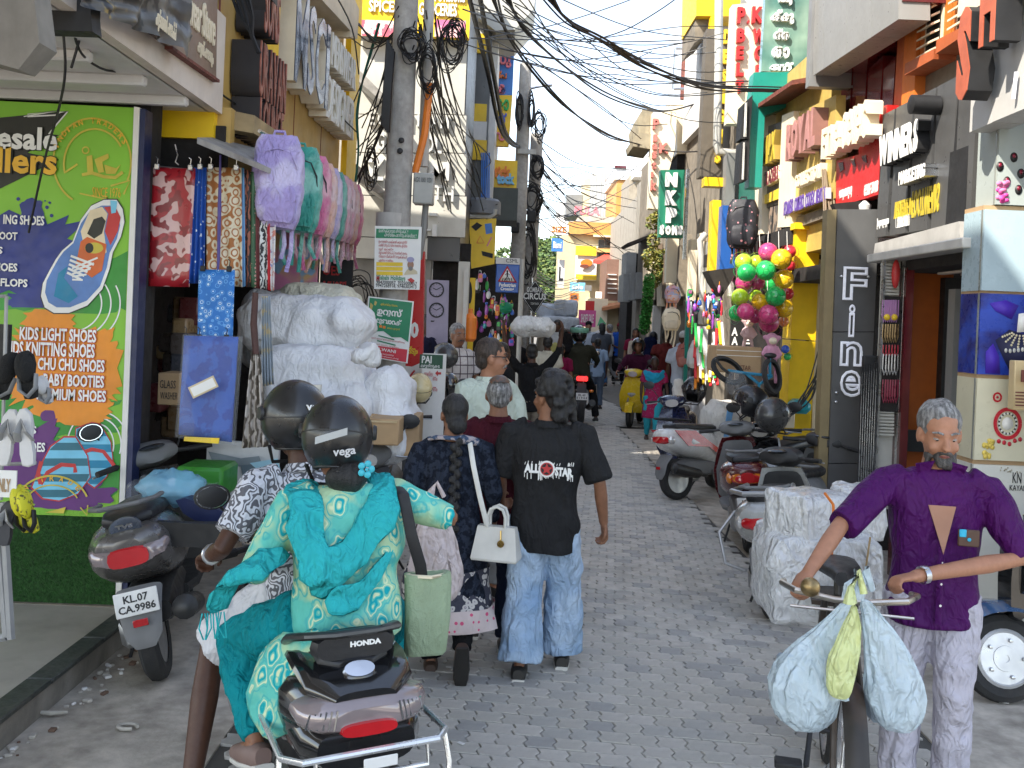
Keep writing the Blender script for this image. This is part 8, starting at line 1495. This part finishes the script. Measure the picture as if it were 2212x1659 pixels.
for x0,y0,x1,y1,d,lb,m_ in ((1690,1430,1800,1530,3.52,'grey carton inside the large left plastic bag',mat('carton_grey',(.3,.36,.42),.7)),(1885,1480,1975,1565,3.54,'grey carton inside the right plastic bag',mat('carton_grey',(.3,.36,.42))),(1800,1440,1836,1490,3.42,'pale packet inside the yellowish plastic bag',lcream)): mb=MB();fbox(mb,d,x0,y0,x1,y1,.1,0,.01);single('packet',mb,m_,lb,'packet')
PX5,PY5=1.86,4.3;purp=cloth('purple_shirt',(.06,.007,.085),.7,rough=.5);p=V((PX5,PY5,0));ph=CH+ray(2045,868).z*PY5+.0
W5=Mx.Translation(p) @ Mx.Rotation(R(170),4,'Z') @ Mx.Scale(ph/1.72,4);L5=W5.inverted();gl=lambda q: L5 @ (WM[bic] @ V(q))
hR=L5 @ at(1745,1238,4.05);hL_=L5 @ at(1975,1245,3.95)
pm5=person('bearded man in a purple shirt and grey trousers pushing a loaded bicycle',p,R(170),ph,'tan',purp,cloth('lilac_grey',(.46,.44,.5),.9),'short','grey',dict(sL=(-.2,0,1.36),sR=(.2,.0,1.35),eR=(.41,.16,1.19),wR=tuple(hR),eL=(-.33,.12,1.1),wL=tuple(hL_),kL=(-.09,.06,.5),kR=(.1,-.02,.49)),1.0,-.3,vox=.0105,ht=R(-14),hy=R(4),face=True,beard='g',wide=1.07,headscale=1.08,curl=1.1,hand_n={'L': V((0,.2,-1)),'R': V((0,.2,-1))},loose=1.1,collar=False)
mb=MB();mb.tube([(0,.148,1.12),(.004,.147,1.0),(.004,.145,.8)],[(.014,.006)]*3,8,0,True,(1,0,0));O('button_placket',mb,purp,pm5);mb=MB()
for z in (1.14,1.06,.97,.88): mb.ell((.0,.15,z),(.006,.004,.006),0,8,6)
O('button',mb,lwhite,pm5);mb=MB();mb.prism([(-.055,-.02),(.055,-.02),(0,.18)],.006,0,Mx.Translation((0,.116,1.27)) @ Mx.Rotation(R(-75),4,'X') @ Mx.Rotation(R(180),4,'Y'));O('open_neck',mb,mat('skin_chest',(.3,.145,.085),.55),pm5)
mb=MB();mb.bbox((-.1,.15,1.17),(.085,.012,.07),.004,0);mb.bbox((-.075,.158,1.19),(.028,.006,.032),.004,1);mb.ell((-.1,.16,1.165),(.008,.004,.008),1,8,6);O('phone',mb,[mat('leather_brown',(.08,.04,.025),.5),mat('phone_blue',(.02,.4,.6),.3)],pm5)
wq=hL_+(V((-.33,.12,1.1))-hL_).normalized()*.045;mb=MB();ad=(V((-.33,.12,1.1))-hL_).normalized();mb.tube([wq-ad*.012,wq+ad*.012],.036,14,0,False);mb.ell(wq+V((0,.015,.032)),(.018,.018,.008),0,12,6);O('watch',mb,steel,pm5)
for k,q in ((-1,.06),(1,.06)): mb=MB();mb.prism([(0,0),(k*.075,-.02),(k*.06,-.075),(k*.012,-.05)],.005,0,Mx.Translation((k*.03,.085,1.475)) @ Mx.Rotation(R(62),4,'X'));O('collar_wing',mb,purp,pm5)
# ================================================================ the crowd farther up the street
RAISE=dict(eL=(-.36,.02,1.62),wL=(-.4,.0,1.9),eR=(.36,.02,1.62),wR=(.4,0,1.9))
STAND=dict(eL=(-.24,.02,1.12),wL=(-.12,.2,1.05),eR=(.24,.02,1.12),wR=(.1,.2,1.05))
SITJ=dict(pel=(0,-.2,.86),neck=(0,-.12,1.36),head=(0,-.06,1.5),sL=(-.19,-.14,1.3),sR=(.19,-.14,1.3),eL=(-.33,-.02,1.08),wL=(-.35,.22,1.0),eR=(.33,-.02,1.08),wR=(.35,.22,1.0),pL=(-.1,-.18,.82),pR=(.1,-.18,.82),kL=(-.2,.22,.72),kR=(.2,.22,.72),aL=(-.2,.12,.36),aR=(.2,.12,.36))
def cm(c): return cloth('cloth_%d_%d_%d' % tuple(int(q*99) for q in c),c)
B_,W_1=(.012,.012,.013),(.55,.55,.54)
ckm=cloth('checked_shirt',(.55,.5,.47),fn=plaid((.56,.52,.5),(.1,.08,.09),11));lkm=cloth('checked_lungi',(.5,.46,.42),fn=plaid((.5,.45,.42),(.12,.1,.1),9));fushm=cloth('fuchsia_print',(.3,.02,.1),fn=cells((.3,.02,.085),[(0,.22,(.16,.12,.2))],22))
def P_(lb,x,yt,d,rz,sk,c,b,hair='short',hm='black',J=None,wd=1.,skirt=None,face=0,hy=0,**k):
    p=at(x,yt,d);h=p.z;p.z=.0;h=max(1.4,min(2.05,h+(.03 if hair=='none' else 0)))
    return person(lb,p,R(rz),h,sk,c if not isinstance(c,tuple) else cm(c),b if not isinstance(b,tuple) else cm(b),hair,hm,J,vox=.02 if d > 14 else .015,wide=wd,skirt=skirt,face=bool(face),hy=R(hy),disp=.014,**k)
P_('grey haired man in a white checked shirt and lungi beside the clock banner',989,697,11.8,-150,'brown',ckm,lkm,'short','grey',STAND,1.05,face=1,beard='m')
P_('dark silhouette of a man standing in the shadowed clock shop',934,666,13.0,70,'deep',(.012,.012,.03),B_)
P_('man in a black t-shirt behind the man with black glasses',1084,738,11.8,-60,'dark',B_,B_,wd=1.1)
car=P_('man in a black shirt carrying a white bale over his head with both hands',1150,742,13.4,0,'dark',B_,(.2,.17,.13),'short','black',RAISE,sleeve=1.3)
mb=MB();c=at(1152,706,13.4);mb.bbox(c,(.62,.5,.27),.1);single('bale',mb,cloth('bale_white',(.62,.62,.6),1),'rounded white bale carried overhead above the crowd','bale',vox=.02,sm=5,disp=.05,dsz=.2,crump=1)
P_('young man looking back beside the overhead bale',1205,683,24,160,'dark',W_1,B_,face=1)
P_('man in a yellow shirt with a black backpack near the bale carrier',1217,708,20,-5,'dark',(.5,.45,.15),B_)
P_('man in a loose cream shirt behind the bale carrier',1184,725,17.5,0,'dark',(.52,.49,.4),(.05,.08,.16),wd=1.1)
P_('woman in a long dark red dress left of the motorcycle',1212,742,18.3,-20,'brown',(.2,.01,.05),B_,'long',skirt=[(1,.19,.14),(.6,.24,.2),(.2,.3,.24)])
P_('person in a black cap beside the motorcycle rider',1229,731,20.3,-20,'brown',(.05,.05,.055),B_,'none',wd=1.1)
P_('man in a light blue shirt in front of the man in dark grey',1292,730,23,10,'dark',(.3,.4,.55),(.1,.13,.18))
P_('long haired man in a dark grey shirt and blue jeans walking up the street',1301,697,30,5,'brown',(.09,.1,.12),(.04,.1,.2),'long',J=WALK,wd=1.15)
P_('bearded man in a pale shirt and white cap facing the camera',1272,688,31,180,'tan',(.5,.55,.62),W_1,beard='g',face=1)
P_('man in a white shirt walking behind the man in blue',1318,700,33,40,'brown',W_1,(.2,.2,.2),hm='grey',J=WALK)
P_('man in a bright blue shirt and dark red head cloth',1339,699,33,175,'dark',(.015,.08,.4),B_,'none',J=STAND,face=1)
P_('man in a salmon pink shirt behind the woman with the beige shawl',1357,702,36,170,'dark',(.5,.22,.2),B_)
sw=P_('woman in a dark red dress with a beige shawl facing the camera',1374,708,26.5,175,'brown',(.22,.015,.05),(.22,.015,.05),'long',skirt=[(1,.18,.13),(.6,.22,.17),(.3,.25,.19)],face=1)
for k in (-1,1): scarf(sw,[(k*.1,.1,1.42),(k*.12,.15,1.2),(k*.13,.18,.8),(k*.13,.2,.6)],[(.05,.012)]*4,cm((.6,.5,.4)),(1,0,0),'shawl')
P_('woman in black at the right edge of the far crowd',1395,702,29,150,'brown',B_,B_,'long',face=1)
P_('man with a navy backpack leaning towards the man in maroon',1412,716,22.5,-20,'dark',W_1,B_)
P_('man in a maroon t-shirt with striped sleeves walking away on the right',1440,711,20.6,-5,'dark',(.13,.022,.02),(.02,.03,.05),wd=1.15,J=WALK,sleeve=.6)
P_('man in a white cap with a pink backpack and white bag',1478,718,18.4,-10,'dark',(.45,.5,.58),(.05,.06,.09),'none',wd=1.1)
P_('dark haired person in pale blue behind the white cap',1493,704,20,0,'dark',(.4,.45,.55),B_)
P_('dark haired boy low between the crowd and the toy stall',1330,716,38,10,'dark',(.3,.3,.3),B_)
bsc=P_('woman with a blue shawl over a fuchsia printed dress walking towards the camera',1415,770,17.4,172,'deep',fushm,cm((.03,.3,.38)),'short',J=dict(kL=(-.08,.1,.5),aL=(-.07,.12,.1),eL=(-.26,.0,1.12),wL=(-.3,.1,.88),eR=(.25,.0,1.12)),skirt=[(1,.19,.14),(.7,.21,.16),(.45,.23,.18)],legs='churidar',shoe=sandal,collar=False)
scarf(bsc,[(-.21,.02,1.42),(-.14,.13,1.32),(0,.18,1.24),(.14,.13,1.32),(.21,.02,1.42)],[(.05,.02),(.1,.03),(.12,.03),(.1,.03),(.05,.02)],cm((.02,.3,.5)),(0,0,1),'shawl')
for lb,x,yt,d,rz,c,b,kw in (('woman in an orange sari far up the street',1255,700,35,170,(.55,.2,.05),(.5,.18,.05),dict(skirt=[(1,.18,.13),(.3,.25,.19)])),('man in a white shirt walking past the green flag',1303,694,38,0,W_1,(.15,.15,.18),{}),('man in a sky blue shirt at the foot of the far bales',1240,702,27,20,(.25,.4,.6),B_,{}),('boy in a mustard shirt behind the man in bright blue',1348,706,39,160,(.5,.35,.05),B_,{}),('woman in a pale pink dress by the far shutters',1384,712,34,150,(.6,.35,.38),(.6,.35,.38),dict(skirt=[(1,.18,.13),(.3,.24,.18)])),('man in a white shirt beside the yellow scooter rider',1424,706,26,0,W_1,(.1,.1,.12),{}),('man in a green shirt close to the right toy stall',1462,708,24,-30,(.06,.25,.12),B_,{}),('man in a black shirt beside the left toy shop',1112,716,18.5,30,B_,(.1,.1,.1),{}),('man in a grey shirt in front of the slim pole',1136,712,22,-10,(.3,.3,.32),B_,{})): P_(lb,x,yt,d,rz,'dark',c,b,**kw)
backpack('rose pink backpack on the man with the white cap',at(1479,768,18.1),.3,.42,.16,0,cloth('rose_pack',(.45,.16,.13),1),cloth('rose_pack2',(.5,.22,.18),1),straps=False)
backpack('dark navy backpack on the man leaning to the man in maroon',at(1404,750,22.2),.32,.45,.2,0,cm((.01,.015,.05)),cm((.01,.015,.06)),straps=False)
backpack('black backpack on the man in the yellow shirt',at(1222,742,19.7),.28,.4,.18,0,cm(B_),cm(B_),straps=False)
mb=MB();mb.tube([at(1497,735,17.4),at(1500,760,17.4),at(1502,785,17.4),at(1500,795,17.4)],[.02,.12,.17,.12],16);single('carry_bag',mb,mat('sack_white',(.66,.66,.65)),'white carry bag over the shoulder of the man in the white cap','bag',disp=.06,crump=1,dsz=.12)
def hat(par,m_,nm,br=0):
    hx=HXM[par];mb=MB();mb.ell((0,-.015,.062),(.085,.105,.078),0,16,10,hx)
    if br: mb.ell((0,.1*br,.05),(.07,.075,.01),0,12,6,hx)
    O(nm,mb,m_,par)
ppl={o['label']: o for o in HXM}
for lb,c,nm,br in (('man in a bright blue shirt and dark red head cloth',(.22,.03,.04),'head_cloth',0),('man in a white cap with a pink backpack and white bag',(.55,.55,.54),'cap',1),('person in a black cap beside the motorcycle rider',B_,'cap',1),('bearded man in a pale shirt and white cap facing the camera',B_,'cap',0)): hat(ppl[lb],cm(c),nm,br)
# yellow scooter and rider, motorcycle and rider
py5=at(1378,918,19.4);ysl=V((py5.x,19.9,0));ysc=scooter('bright yellow scooter ridden towards the camera',ysl,R(164),paint('sun_yellow',(.72,.5,.02)),0,None,'std',0,s=1.05);mb=MB();mb.tube([(.1,.5,.62),(.0,.56,.6),(-.1,.5,.62)],[.02,.05,.02],8);O('nose_lamp',mb,lensc,ysc)
yr=person('rider in a dark maroon top and chrome black helmet on the yellow scooter',ysl,R(164),1.78,'brown',cm((.06,.01,.03)),cm((.35,.35,.4)),'none',J=SITJ,sleeve=1.8,face=True,vox=.02,wide=1.15);helmet(yr,(0,-.06,1.53),.155,0,gloss,parent=yr,visor=0)
ml=at(1247,918,19.3);ml=V((ml.x,19.9,0));mt=T('motorcycle','black motorcycle seen from behind with a lit red tail lamp','motorcycle',ml,R(2),None,Mx.Scale(1.12,4));wheel(mt,-.62,.3,.13);wheel(mt,.7,.3,.1)
mb=MB();mb.loft([sq(w_,h_,14,2.6,y,z) for y,z,w_,h_ in ((-.8,.86,.06,.04),(-.6,.83,.12,.09),(-.2,.76,.14,.1),(.1,.84,.16,.15),(.4,.86,.12,.12),(.5,.84,.06,.06))]);O('tank_body',mb,gloss,mt);mb=MB();mb.bbox((0,.05,.4),(.3,.5,.35),.06);mb.tube([(.14,.1,.3),(.2,-.3,.3),(.2,-.75,.42)],[.03,.05,.06],10);O('engine',mb,exh,mt)
mb=MB();mb.tube([(-.4,.38,1.02),(-.2,.45,1.05),(.2,.45,1.05),(.4,.38,1.02)],.014,7);mb.tube([(0,.5,1.0),(0,.7,.3)],.05,8);O('handlebar',mb,alloy,mt)
for k in (-1,1):
    mb=MB();mb.tube([(k*.28,.42,1.03),(k*.36,.42,1.2)],.007,5);mb.ell((k*.38,.42,1.23),(.065,.015,.045),0,12,8);O('mirror',mb,mirr,mt);mb=MB();mb.ell((k*.17,-.8,.62),(.04,.025,.025),0,8,6);O('indicator',mb,lensa,mt)
mb=MB();mb.bbox((0,-.85,.83),(.19,.04,.08),.015);O('tail_lamp',mb,mat('tail_lit',(.9,.02,.02),.3,emit=.8),mt);plate(mt,('KL 63','E 1 9 4 4'),V((0,-.9,.53)),.2,.12);mb=MB();mb.loft([sq(.08,.02,10,3,-.8,.74),sq(.09,.02,10,3,-.88,.45),sq(.06,.01,10,3,-.9,.3)]);O('rear_mudguard',mb,plast,mt)
rd=person('rider in a dark olive jacket and black helmet with a green band on the motorcycle',ml,R(2),1.98,'dark',cm((.03,.03,.02)),cm(B_),'none',J=dict(SITJ,aR=(.36,.05,.1),kR=(.3,.2,.55)),sleeve=1.9,vox=.02,wide=1.15);helmet(rd,(0,-.06,1.53),.155,0,gloss,parent=rd,visor=0)
mb=MB();mb.tube([(.155*cos(a),-.06+.168*sin(a),1.6) for a in [R(180+18*k) for k in range(11)]],[(.045,.012)]*11,8,0,True,(0,0,1));O('helmet_band',mb,mat('band_green',(.2,.45,.33),.3),rd);scarf(rd,[(-.2,-.2,1.32),(0,-.27,1.18),(.2,-.24,1.0)],[(.012,.004)]*3,cm((.3,.15,.12)),(1,0,1),'strap',disp=0)
# ================================================================ cables
def wire(pts,r=.008,name='cable',lb='thin black overhead cable sagging across the street',grp='overhead cables',m_=None):
    q=[V(p[:2]+(p[2],)) for p in pts];out=[]
    for i in range(len(q)-1):
        a,b,c,d=q[max(i-1,0)],q[i],q[i+1],q[min(i+2,len(q)-1)];n=max(4,int((c-b).length/18))
        for k in range(n):
            t=k/n;out.append(.5*((2*b)+(c-a)*t+(2*a-5*b+4*c-d)*t*t+(3*b-a-3*c+d)*t ** 3))
    out.append(q[-1]);mb=MB();mb.tube([at(p.x,p.y,p.z) for p in out],r,5,0,False);return single(name,mb,m_ or cable,lb,'cable',grp)
rs=random.Random(21);J_=lambda v,k=6: v+rs.uniform(-k,k)
for i in range(7): wire([(1150+i*6,-30,9),(J_(1225),J_(45,9),9.5),(J_(1300),J_(88,9),10),(J_(1400),J_(143,9),10.7),(J_(1520),J_(186,7),11.4),(1660,J_(193),12),(1757,190+i,12.3)],.009)
for i in range(3): wire([(1075+10*i,-30,11),(J_(1130),J_(62),12),(J_(1210),J_(135),14),(J_(1300),J_(200),16),(J_(1390),J_(232),18),(1452,238,20),(1560,205,17)],.014)
for i in range(3): wire([(1056+i*8,-20,11),(J_(1100),J_(85),13),(J_(1200),J_(205),15),(J_(1300),J_(285),18),(1365,308,20),(1460,328,19.5),(1560,322,16)],.014)
for p in ([(1012,-10,11),(1052,150,13),(1078,270,15),(1105,312,18),(1122,316,20)],[(1036,-10,11),(1066,160,13),(1090,280,16),(1120,316,20)]): wire(p,.03,lb='thick twisted black cable dropping towards the slim pole')
for p in ([(1000,20,10),(1130,66,13),(1230,88,15),(1380,90,16),(1500,85,17)],[(1080,105,14),(1200,128,15),(1300,125,16),(1480,92,17)],[(1037,95,12),(1150,118,14),(1300,142,15),(1420,160,15),(1560,178,15.5)],[(1037,108,12),(1200,150,14),(1330,180,15),(1460,180,15),(1620,175,13)],[(1060,80,12),(1170,60,14),(1260,35,16),(1360,0,17),(1400,-20,17)],[(1270,90,14),(1350,65,14),(1420,25,14),(1470,-10,14)],[(1040,5,10),(1160,130,13),(1300,230,17),(1385,300,20)],[(1090,20,11),(1220,120,13),(1350,185,14),(1460,208,15),(1640,192,12.5)]): wire(p,.009)
for i in range(14): x0=rs.uniform(960,1170);x1=rs.uniform(1400,1700);y1=rs.uniform(60,300);wire([(x0,rs.uniform(-30,20) if x0 > 1060 else rs.uniform(0,120),10),(x0*.6+x1*.4,y1*.6+rs.uniform(0,50),13),(x0*.25+x1*.75,y1*.9+rs.uniform(0,40),15),(x1,y1,15)],.007)
for i in range(24):
    x0,y0=rs.choice(((1160,300),(1150,335),(1145,380),(1160,420),(1155,470)));x1=rs.uniform(1260,1425);y1=rs.uniform(330,575);wire([(x0,J_(y0),20.5),((x0*2+x1)/3,y0+(y1-y0)*.33+rs.uniform(8,40),24),((x0+2*x1)/3,y0+(y1-y0)*.66+rs.uniform(8,34),28),(x1,y1,33)],.011,lb='thin black cable running from the slim poles to the far right shops',grp='cables from the slim poles')
for i in range(9): wire([(1150,575+i*9,21),(1200,600+i*8+rs.uniform(0,9),28),(1250,598+i*6,36)],.012,lb='pale dusty cable crossing in front of the far trees',grp='cables before the trees',m_=pvc)
for i in range(18): x0=rs.uniform(858,905);y0=rs.uniform(-20,110);x1,y1=rs.choice(((757,200),(770,330),(765,60),(760,420),(800,330),(775,280)));wire([(x0,y0,9.2),((x0+x1)/2+rs.uniform(-14,10),(y0+y1)/2+rs.uniform(10,60),9.6),(J_(x1,10),J_(y1,40),10.2)],.007,lb='thin black cable hanging between the thick pole and the yellow shop',grp='cables left of the thick pole')
for i in range(20): x0=rs.uniform(885,950);y0=rs.uniform(10,160);x1=rs.uniform(955,1060);y1=rs.uniform(250,480);wire([(x0,y0,9.3),((x0+x1)/2-rs.uniform(0,26),(y0+y1)/2+rs.uniform(0,50),11),(x1,y1,13 if x1 < 1000 else 15.5),(J_(x1,30),y1+rs.uniform(10,60),13 if x1 < 1000 else 15.5)],.008,lb='thin black cable fanning down from the thick pole to the grey building',grp='cables right of the thick pole')
def coil(cx,cy,rx,ry,d,n,lb):
    mb=MB()
    for k in range(n+5):
        ex,ey,a0=rs.uniform(.55,1.15),rs.uniform(.6,1.15),rs.uniform(-.3,.3);ox,oy=rs.uniform(-.2,.2)*rx,rs.uniform(-.15,.3)*ry;w1,w2=rs.uniform(0,6),rs.uniform(.03,.1);mb.tube([at(cx+ox+rx*(ex+w2*sin(3*a+w1))*cos(a+a0),cy+oy+ry*(ey+w2*cos(2*a+w1))*sin(a),d+.08*sin(a*2+k)) for a in [q*pi/14 for q in range(28+k % 2)]],.0048*d/9,5,0,False)
    single('cable_coil',mb,cable,lb,'cable coil')
for a in ((975,95,26,48,9.3,7,'large loop coil of black cable hanging right of the thick pole'),(925,150,20,50,9.25,8,'dense coil of black cable between the thick pole and the orange pipe'),(890,95,26,30,9.1,8,'tangled black cable wound round the thick pole near the top'),(985,70,18,30,9.35,6,'smaller loop of black cable above the large coil'),(1122,238,8,32,19.8,6,'narrow black cable coil on the left of the slim pole'),(1148,235,7,34,19.8,5,'narrow black cable coil on the right of the slim pole'),(1160,360,14,22,20.6,8,'round tangle of cable on the shorter grey pole'),(1150,430,18,34,20.5,9,'tall tangle of cable below the round one on the grey pole'),(1165,268,14,28,20,2,'single wide black cable loop above the shorter pole'),(1140,540,16,60,20.2,9,'dark mass of hanging cable low on the grey pole'),(800,362,14,46,10.5,4,'loose black cable loops under the grey building panels'),(775,640,34,50,9.8,4,'loose black cable loops beside the first pole notice')): coil(*a)
for i in range(10): x=1745+i*4;wire([(x-60,205+rs.uniform(-6,8),12),(x,176+rs.uniform(0,10),12),(x+14,260,11),(J_(x+26),350,10.4),(J_(x+36),460,10)],.009,lb='dusty brown cable bunch falling over the gold sign boards',grp='dusty cables on the right',m_=mat('dusty_cable',(.2,.15,.1),.8))
for i in range(9): wire([(J_(1795),570,10.6),(J_(1785,9),680,10.5),(J_(1768,12),790,10.4),(J_(1740,16),860,10.4),(1706,900,10.4)],.007,lb='loose dark wire tangle beside the yellow pillar',grp='wires at the yellow pillar')
for p in ([(136,60,4.8),(141,150,4.9),(128,230,5.2),(95,350,5.6),(62,502,6.0)],[(158,66,4.8),(178,118,5),(230,152,5.4),(303,152,5.9)],[(186,20,4.8),(170,90,4.9),(154,146,5)],[(180,66,4.9),(225,70,5.2),(262,44,5.4)],[(200,30,5),(290,50,5.4),(380,60,6),(480,36,6.6)],[(376,66,6),(450,175,6.4),(520,230,7),(600,250,8)],[(620,0,8),(668,130,8.6),(720,230,9.4),(770,285,10)],[(720,-20,8),(760,60,9),(775,160,10)]): wire(p,.007,lb='thin black wire dangling in front of the left shop fronts',grp='wires on the left shops')
for i in range(5): wire([(500+i*9,-10,6.6),(J_(520+8*i),40,6.6),(J_(540),75,6.6),(J_(556,8),115,6.6)],.011,lb='short black cable end hanging over the raised red letters',grp='cable ends over the red letters')
for i in range(3): wire([(818+i,50,9.8),(798+i,120,9.9),(782,180,10),(770+i,250,10),(774,330,10),(762+i,430,9.9)],.011,lb='dark green cable strands running down the end of the yellow shop',grp='green cables',m_=mat('cable_green',(.01,.1,.07),.5))
# ---------------------------------------------------------------- shoe display at the left edge
def sole(par,cx,cy,d,w_,h_,ang,m_,ms,nm='slipper',puffy=0):
    c=at(cx,cy,d);W=w_*d/FP;H_=h_*d/FP;xf=Mx.Translation(c) @ Mx.Rotation(R(ang),4,'Y');o=[(-.28,-.5),(.0,-.53),(.28,-.5),(.34,-.3),(.27,-.02),(.4,.22),(.36,.42),(.12,.53),(-.16,.52),(-.38,.38),(-.42,.18),(-.3,-.05),(-.35,-.3)]
    mb=MB();mb.loft([[(x*W*k,y,z*H_*k) for x,z in o] for y,k in ((.012,.94),(.004,1),(-.012,1),(-.018,.95))],0,True,xf);s_=O(nm,mb,m_,par,W=1);mb=MB()
    if puffy: mb.ell((0,-.03,H_*.18),(W*.42,.045,H_*.34),0,14,10,xf);mb.tube([(-W*.4,-.01,0),(-W*.38,-.03,-H_*.3),(0,-.035,-H_*.46),(W*.38,-.03,-H_*.3),(W*.4,-.01,0)],[(.008,.016)]*5,8,1,True,None,2,xf)
    else: mb.tube([(-W*.36,-.016,-H_*.05),(-W*.2,-.05,H_*.12),(0,-.03,H_*.3),(W*.22,-.05,H_*.12),(W*.36,-.016,-H_*.05)],[(.018,.006)]*5,8,1,True,None,2,xf)
    O('upper',mb,[m_,ms],s_,W=1);return s_
sgrey=mat('strap_grey',(.25,.25,.25),.6);sk_w=mat('slipper_white',(.62,.61,.6),.6);fuzz=mat('fuzzy_black',(.012,.012,.012),.95,bump=1,bsc=200)
rk=T('shoe_rack','grey metal display rack at the left edge hung with slippers and clogs','shoe rack',at(0,1380,4.6));mb=MB()
for a,b in (((-20,640),(14,640)),((14,640),(2,1080)),((-10,1085),(14,1375)),((14,1375),(-40,1385)),((24,1380),(6,1085)),((8,795),(66,792)),((14,1003),(78,1000))): mb.tube([at(*a,4.62),at(*b,4.62)],.009 if a[1] < 1070 else .02,6)
O('frame',mb,mat('rack_grey',(.33,.33,.33),.5,.3),rk,W=1);mb=MB();fbox(mb,4.7,-30,700,18,780,.03);O('picture_frame',mb,blackm,rk,W=1)
for lb,pr,ps_ in (('pair of fuzzy black clogs with a pale strap hanging on the left rack',((18,812,46,100,12),(62,810,46,100,-10)),(fuzz,sgrey,'clog',1)),('pair of white flip flops with grey straps hanging below the black clogs',((18,945,44,118,8),(58,945,44,120,-8)),(sk_w,sgrey,'slipper',0)),('dark grey slipper with a pale strap at the bottom of the left rack',((16,1130,40,92,6),),(mat('slipper_dark',(.05,.05,.055),.7),sgrey,'slipper',0)),('pair of yellow and black clogs at the bottom of the left rack',((50,1098,34,100,-14),(64,1104,28,92,-18)),(mat('clog_yellow',(.6,.55,.02),.6,fn=blot((.6,.56,.02),(.1,.09,.02),30,.55,.6)),blackm,'clog',1)),('white canvas shoe half hidden behind the fuzzy black clogs',((98,842,26,60,-20),),(sk_w,sgrey,'shoe',1))):
    t=T('shoes',lb,'shoes',at(pr[0][0],pr[0][1],4.5))
    for i,q in enumerate(pr): sole(t,q[0],q[1],4.5-i*.03+(.12 if ps_[2]=='shoe' else 0),q[2],q[3],q[4],*ps_)
t=T('price_card','white price card with dark strokes hanging on the left rack','card',at(18,1075,4.45));mb=MB();fbox(mb,4.45,-20,1016,35,1074,.008);O('card',mb,lwhite,t,W=1);mb=MB();mb.ptxt('ONLY',PF(4.45),-14,1062,24,1034,.002,0,.03) if 0 else mb.ptxt('ONLY',PF(4.45),-14,1034,24,1062,.002,0,.03);O('lettering',mb,kraft,t,W=1)
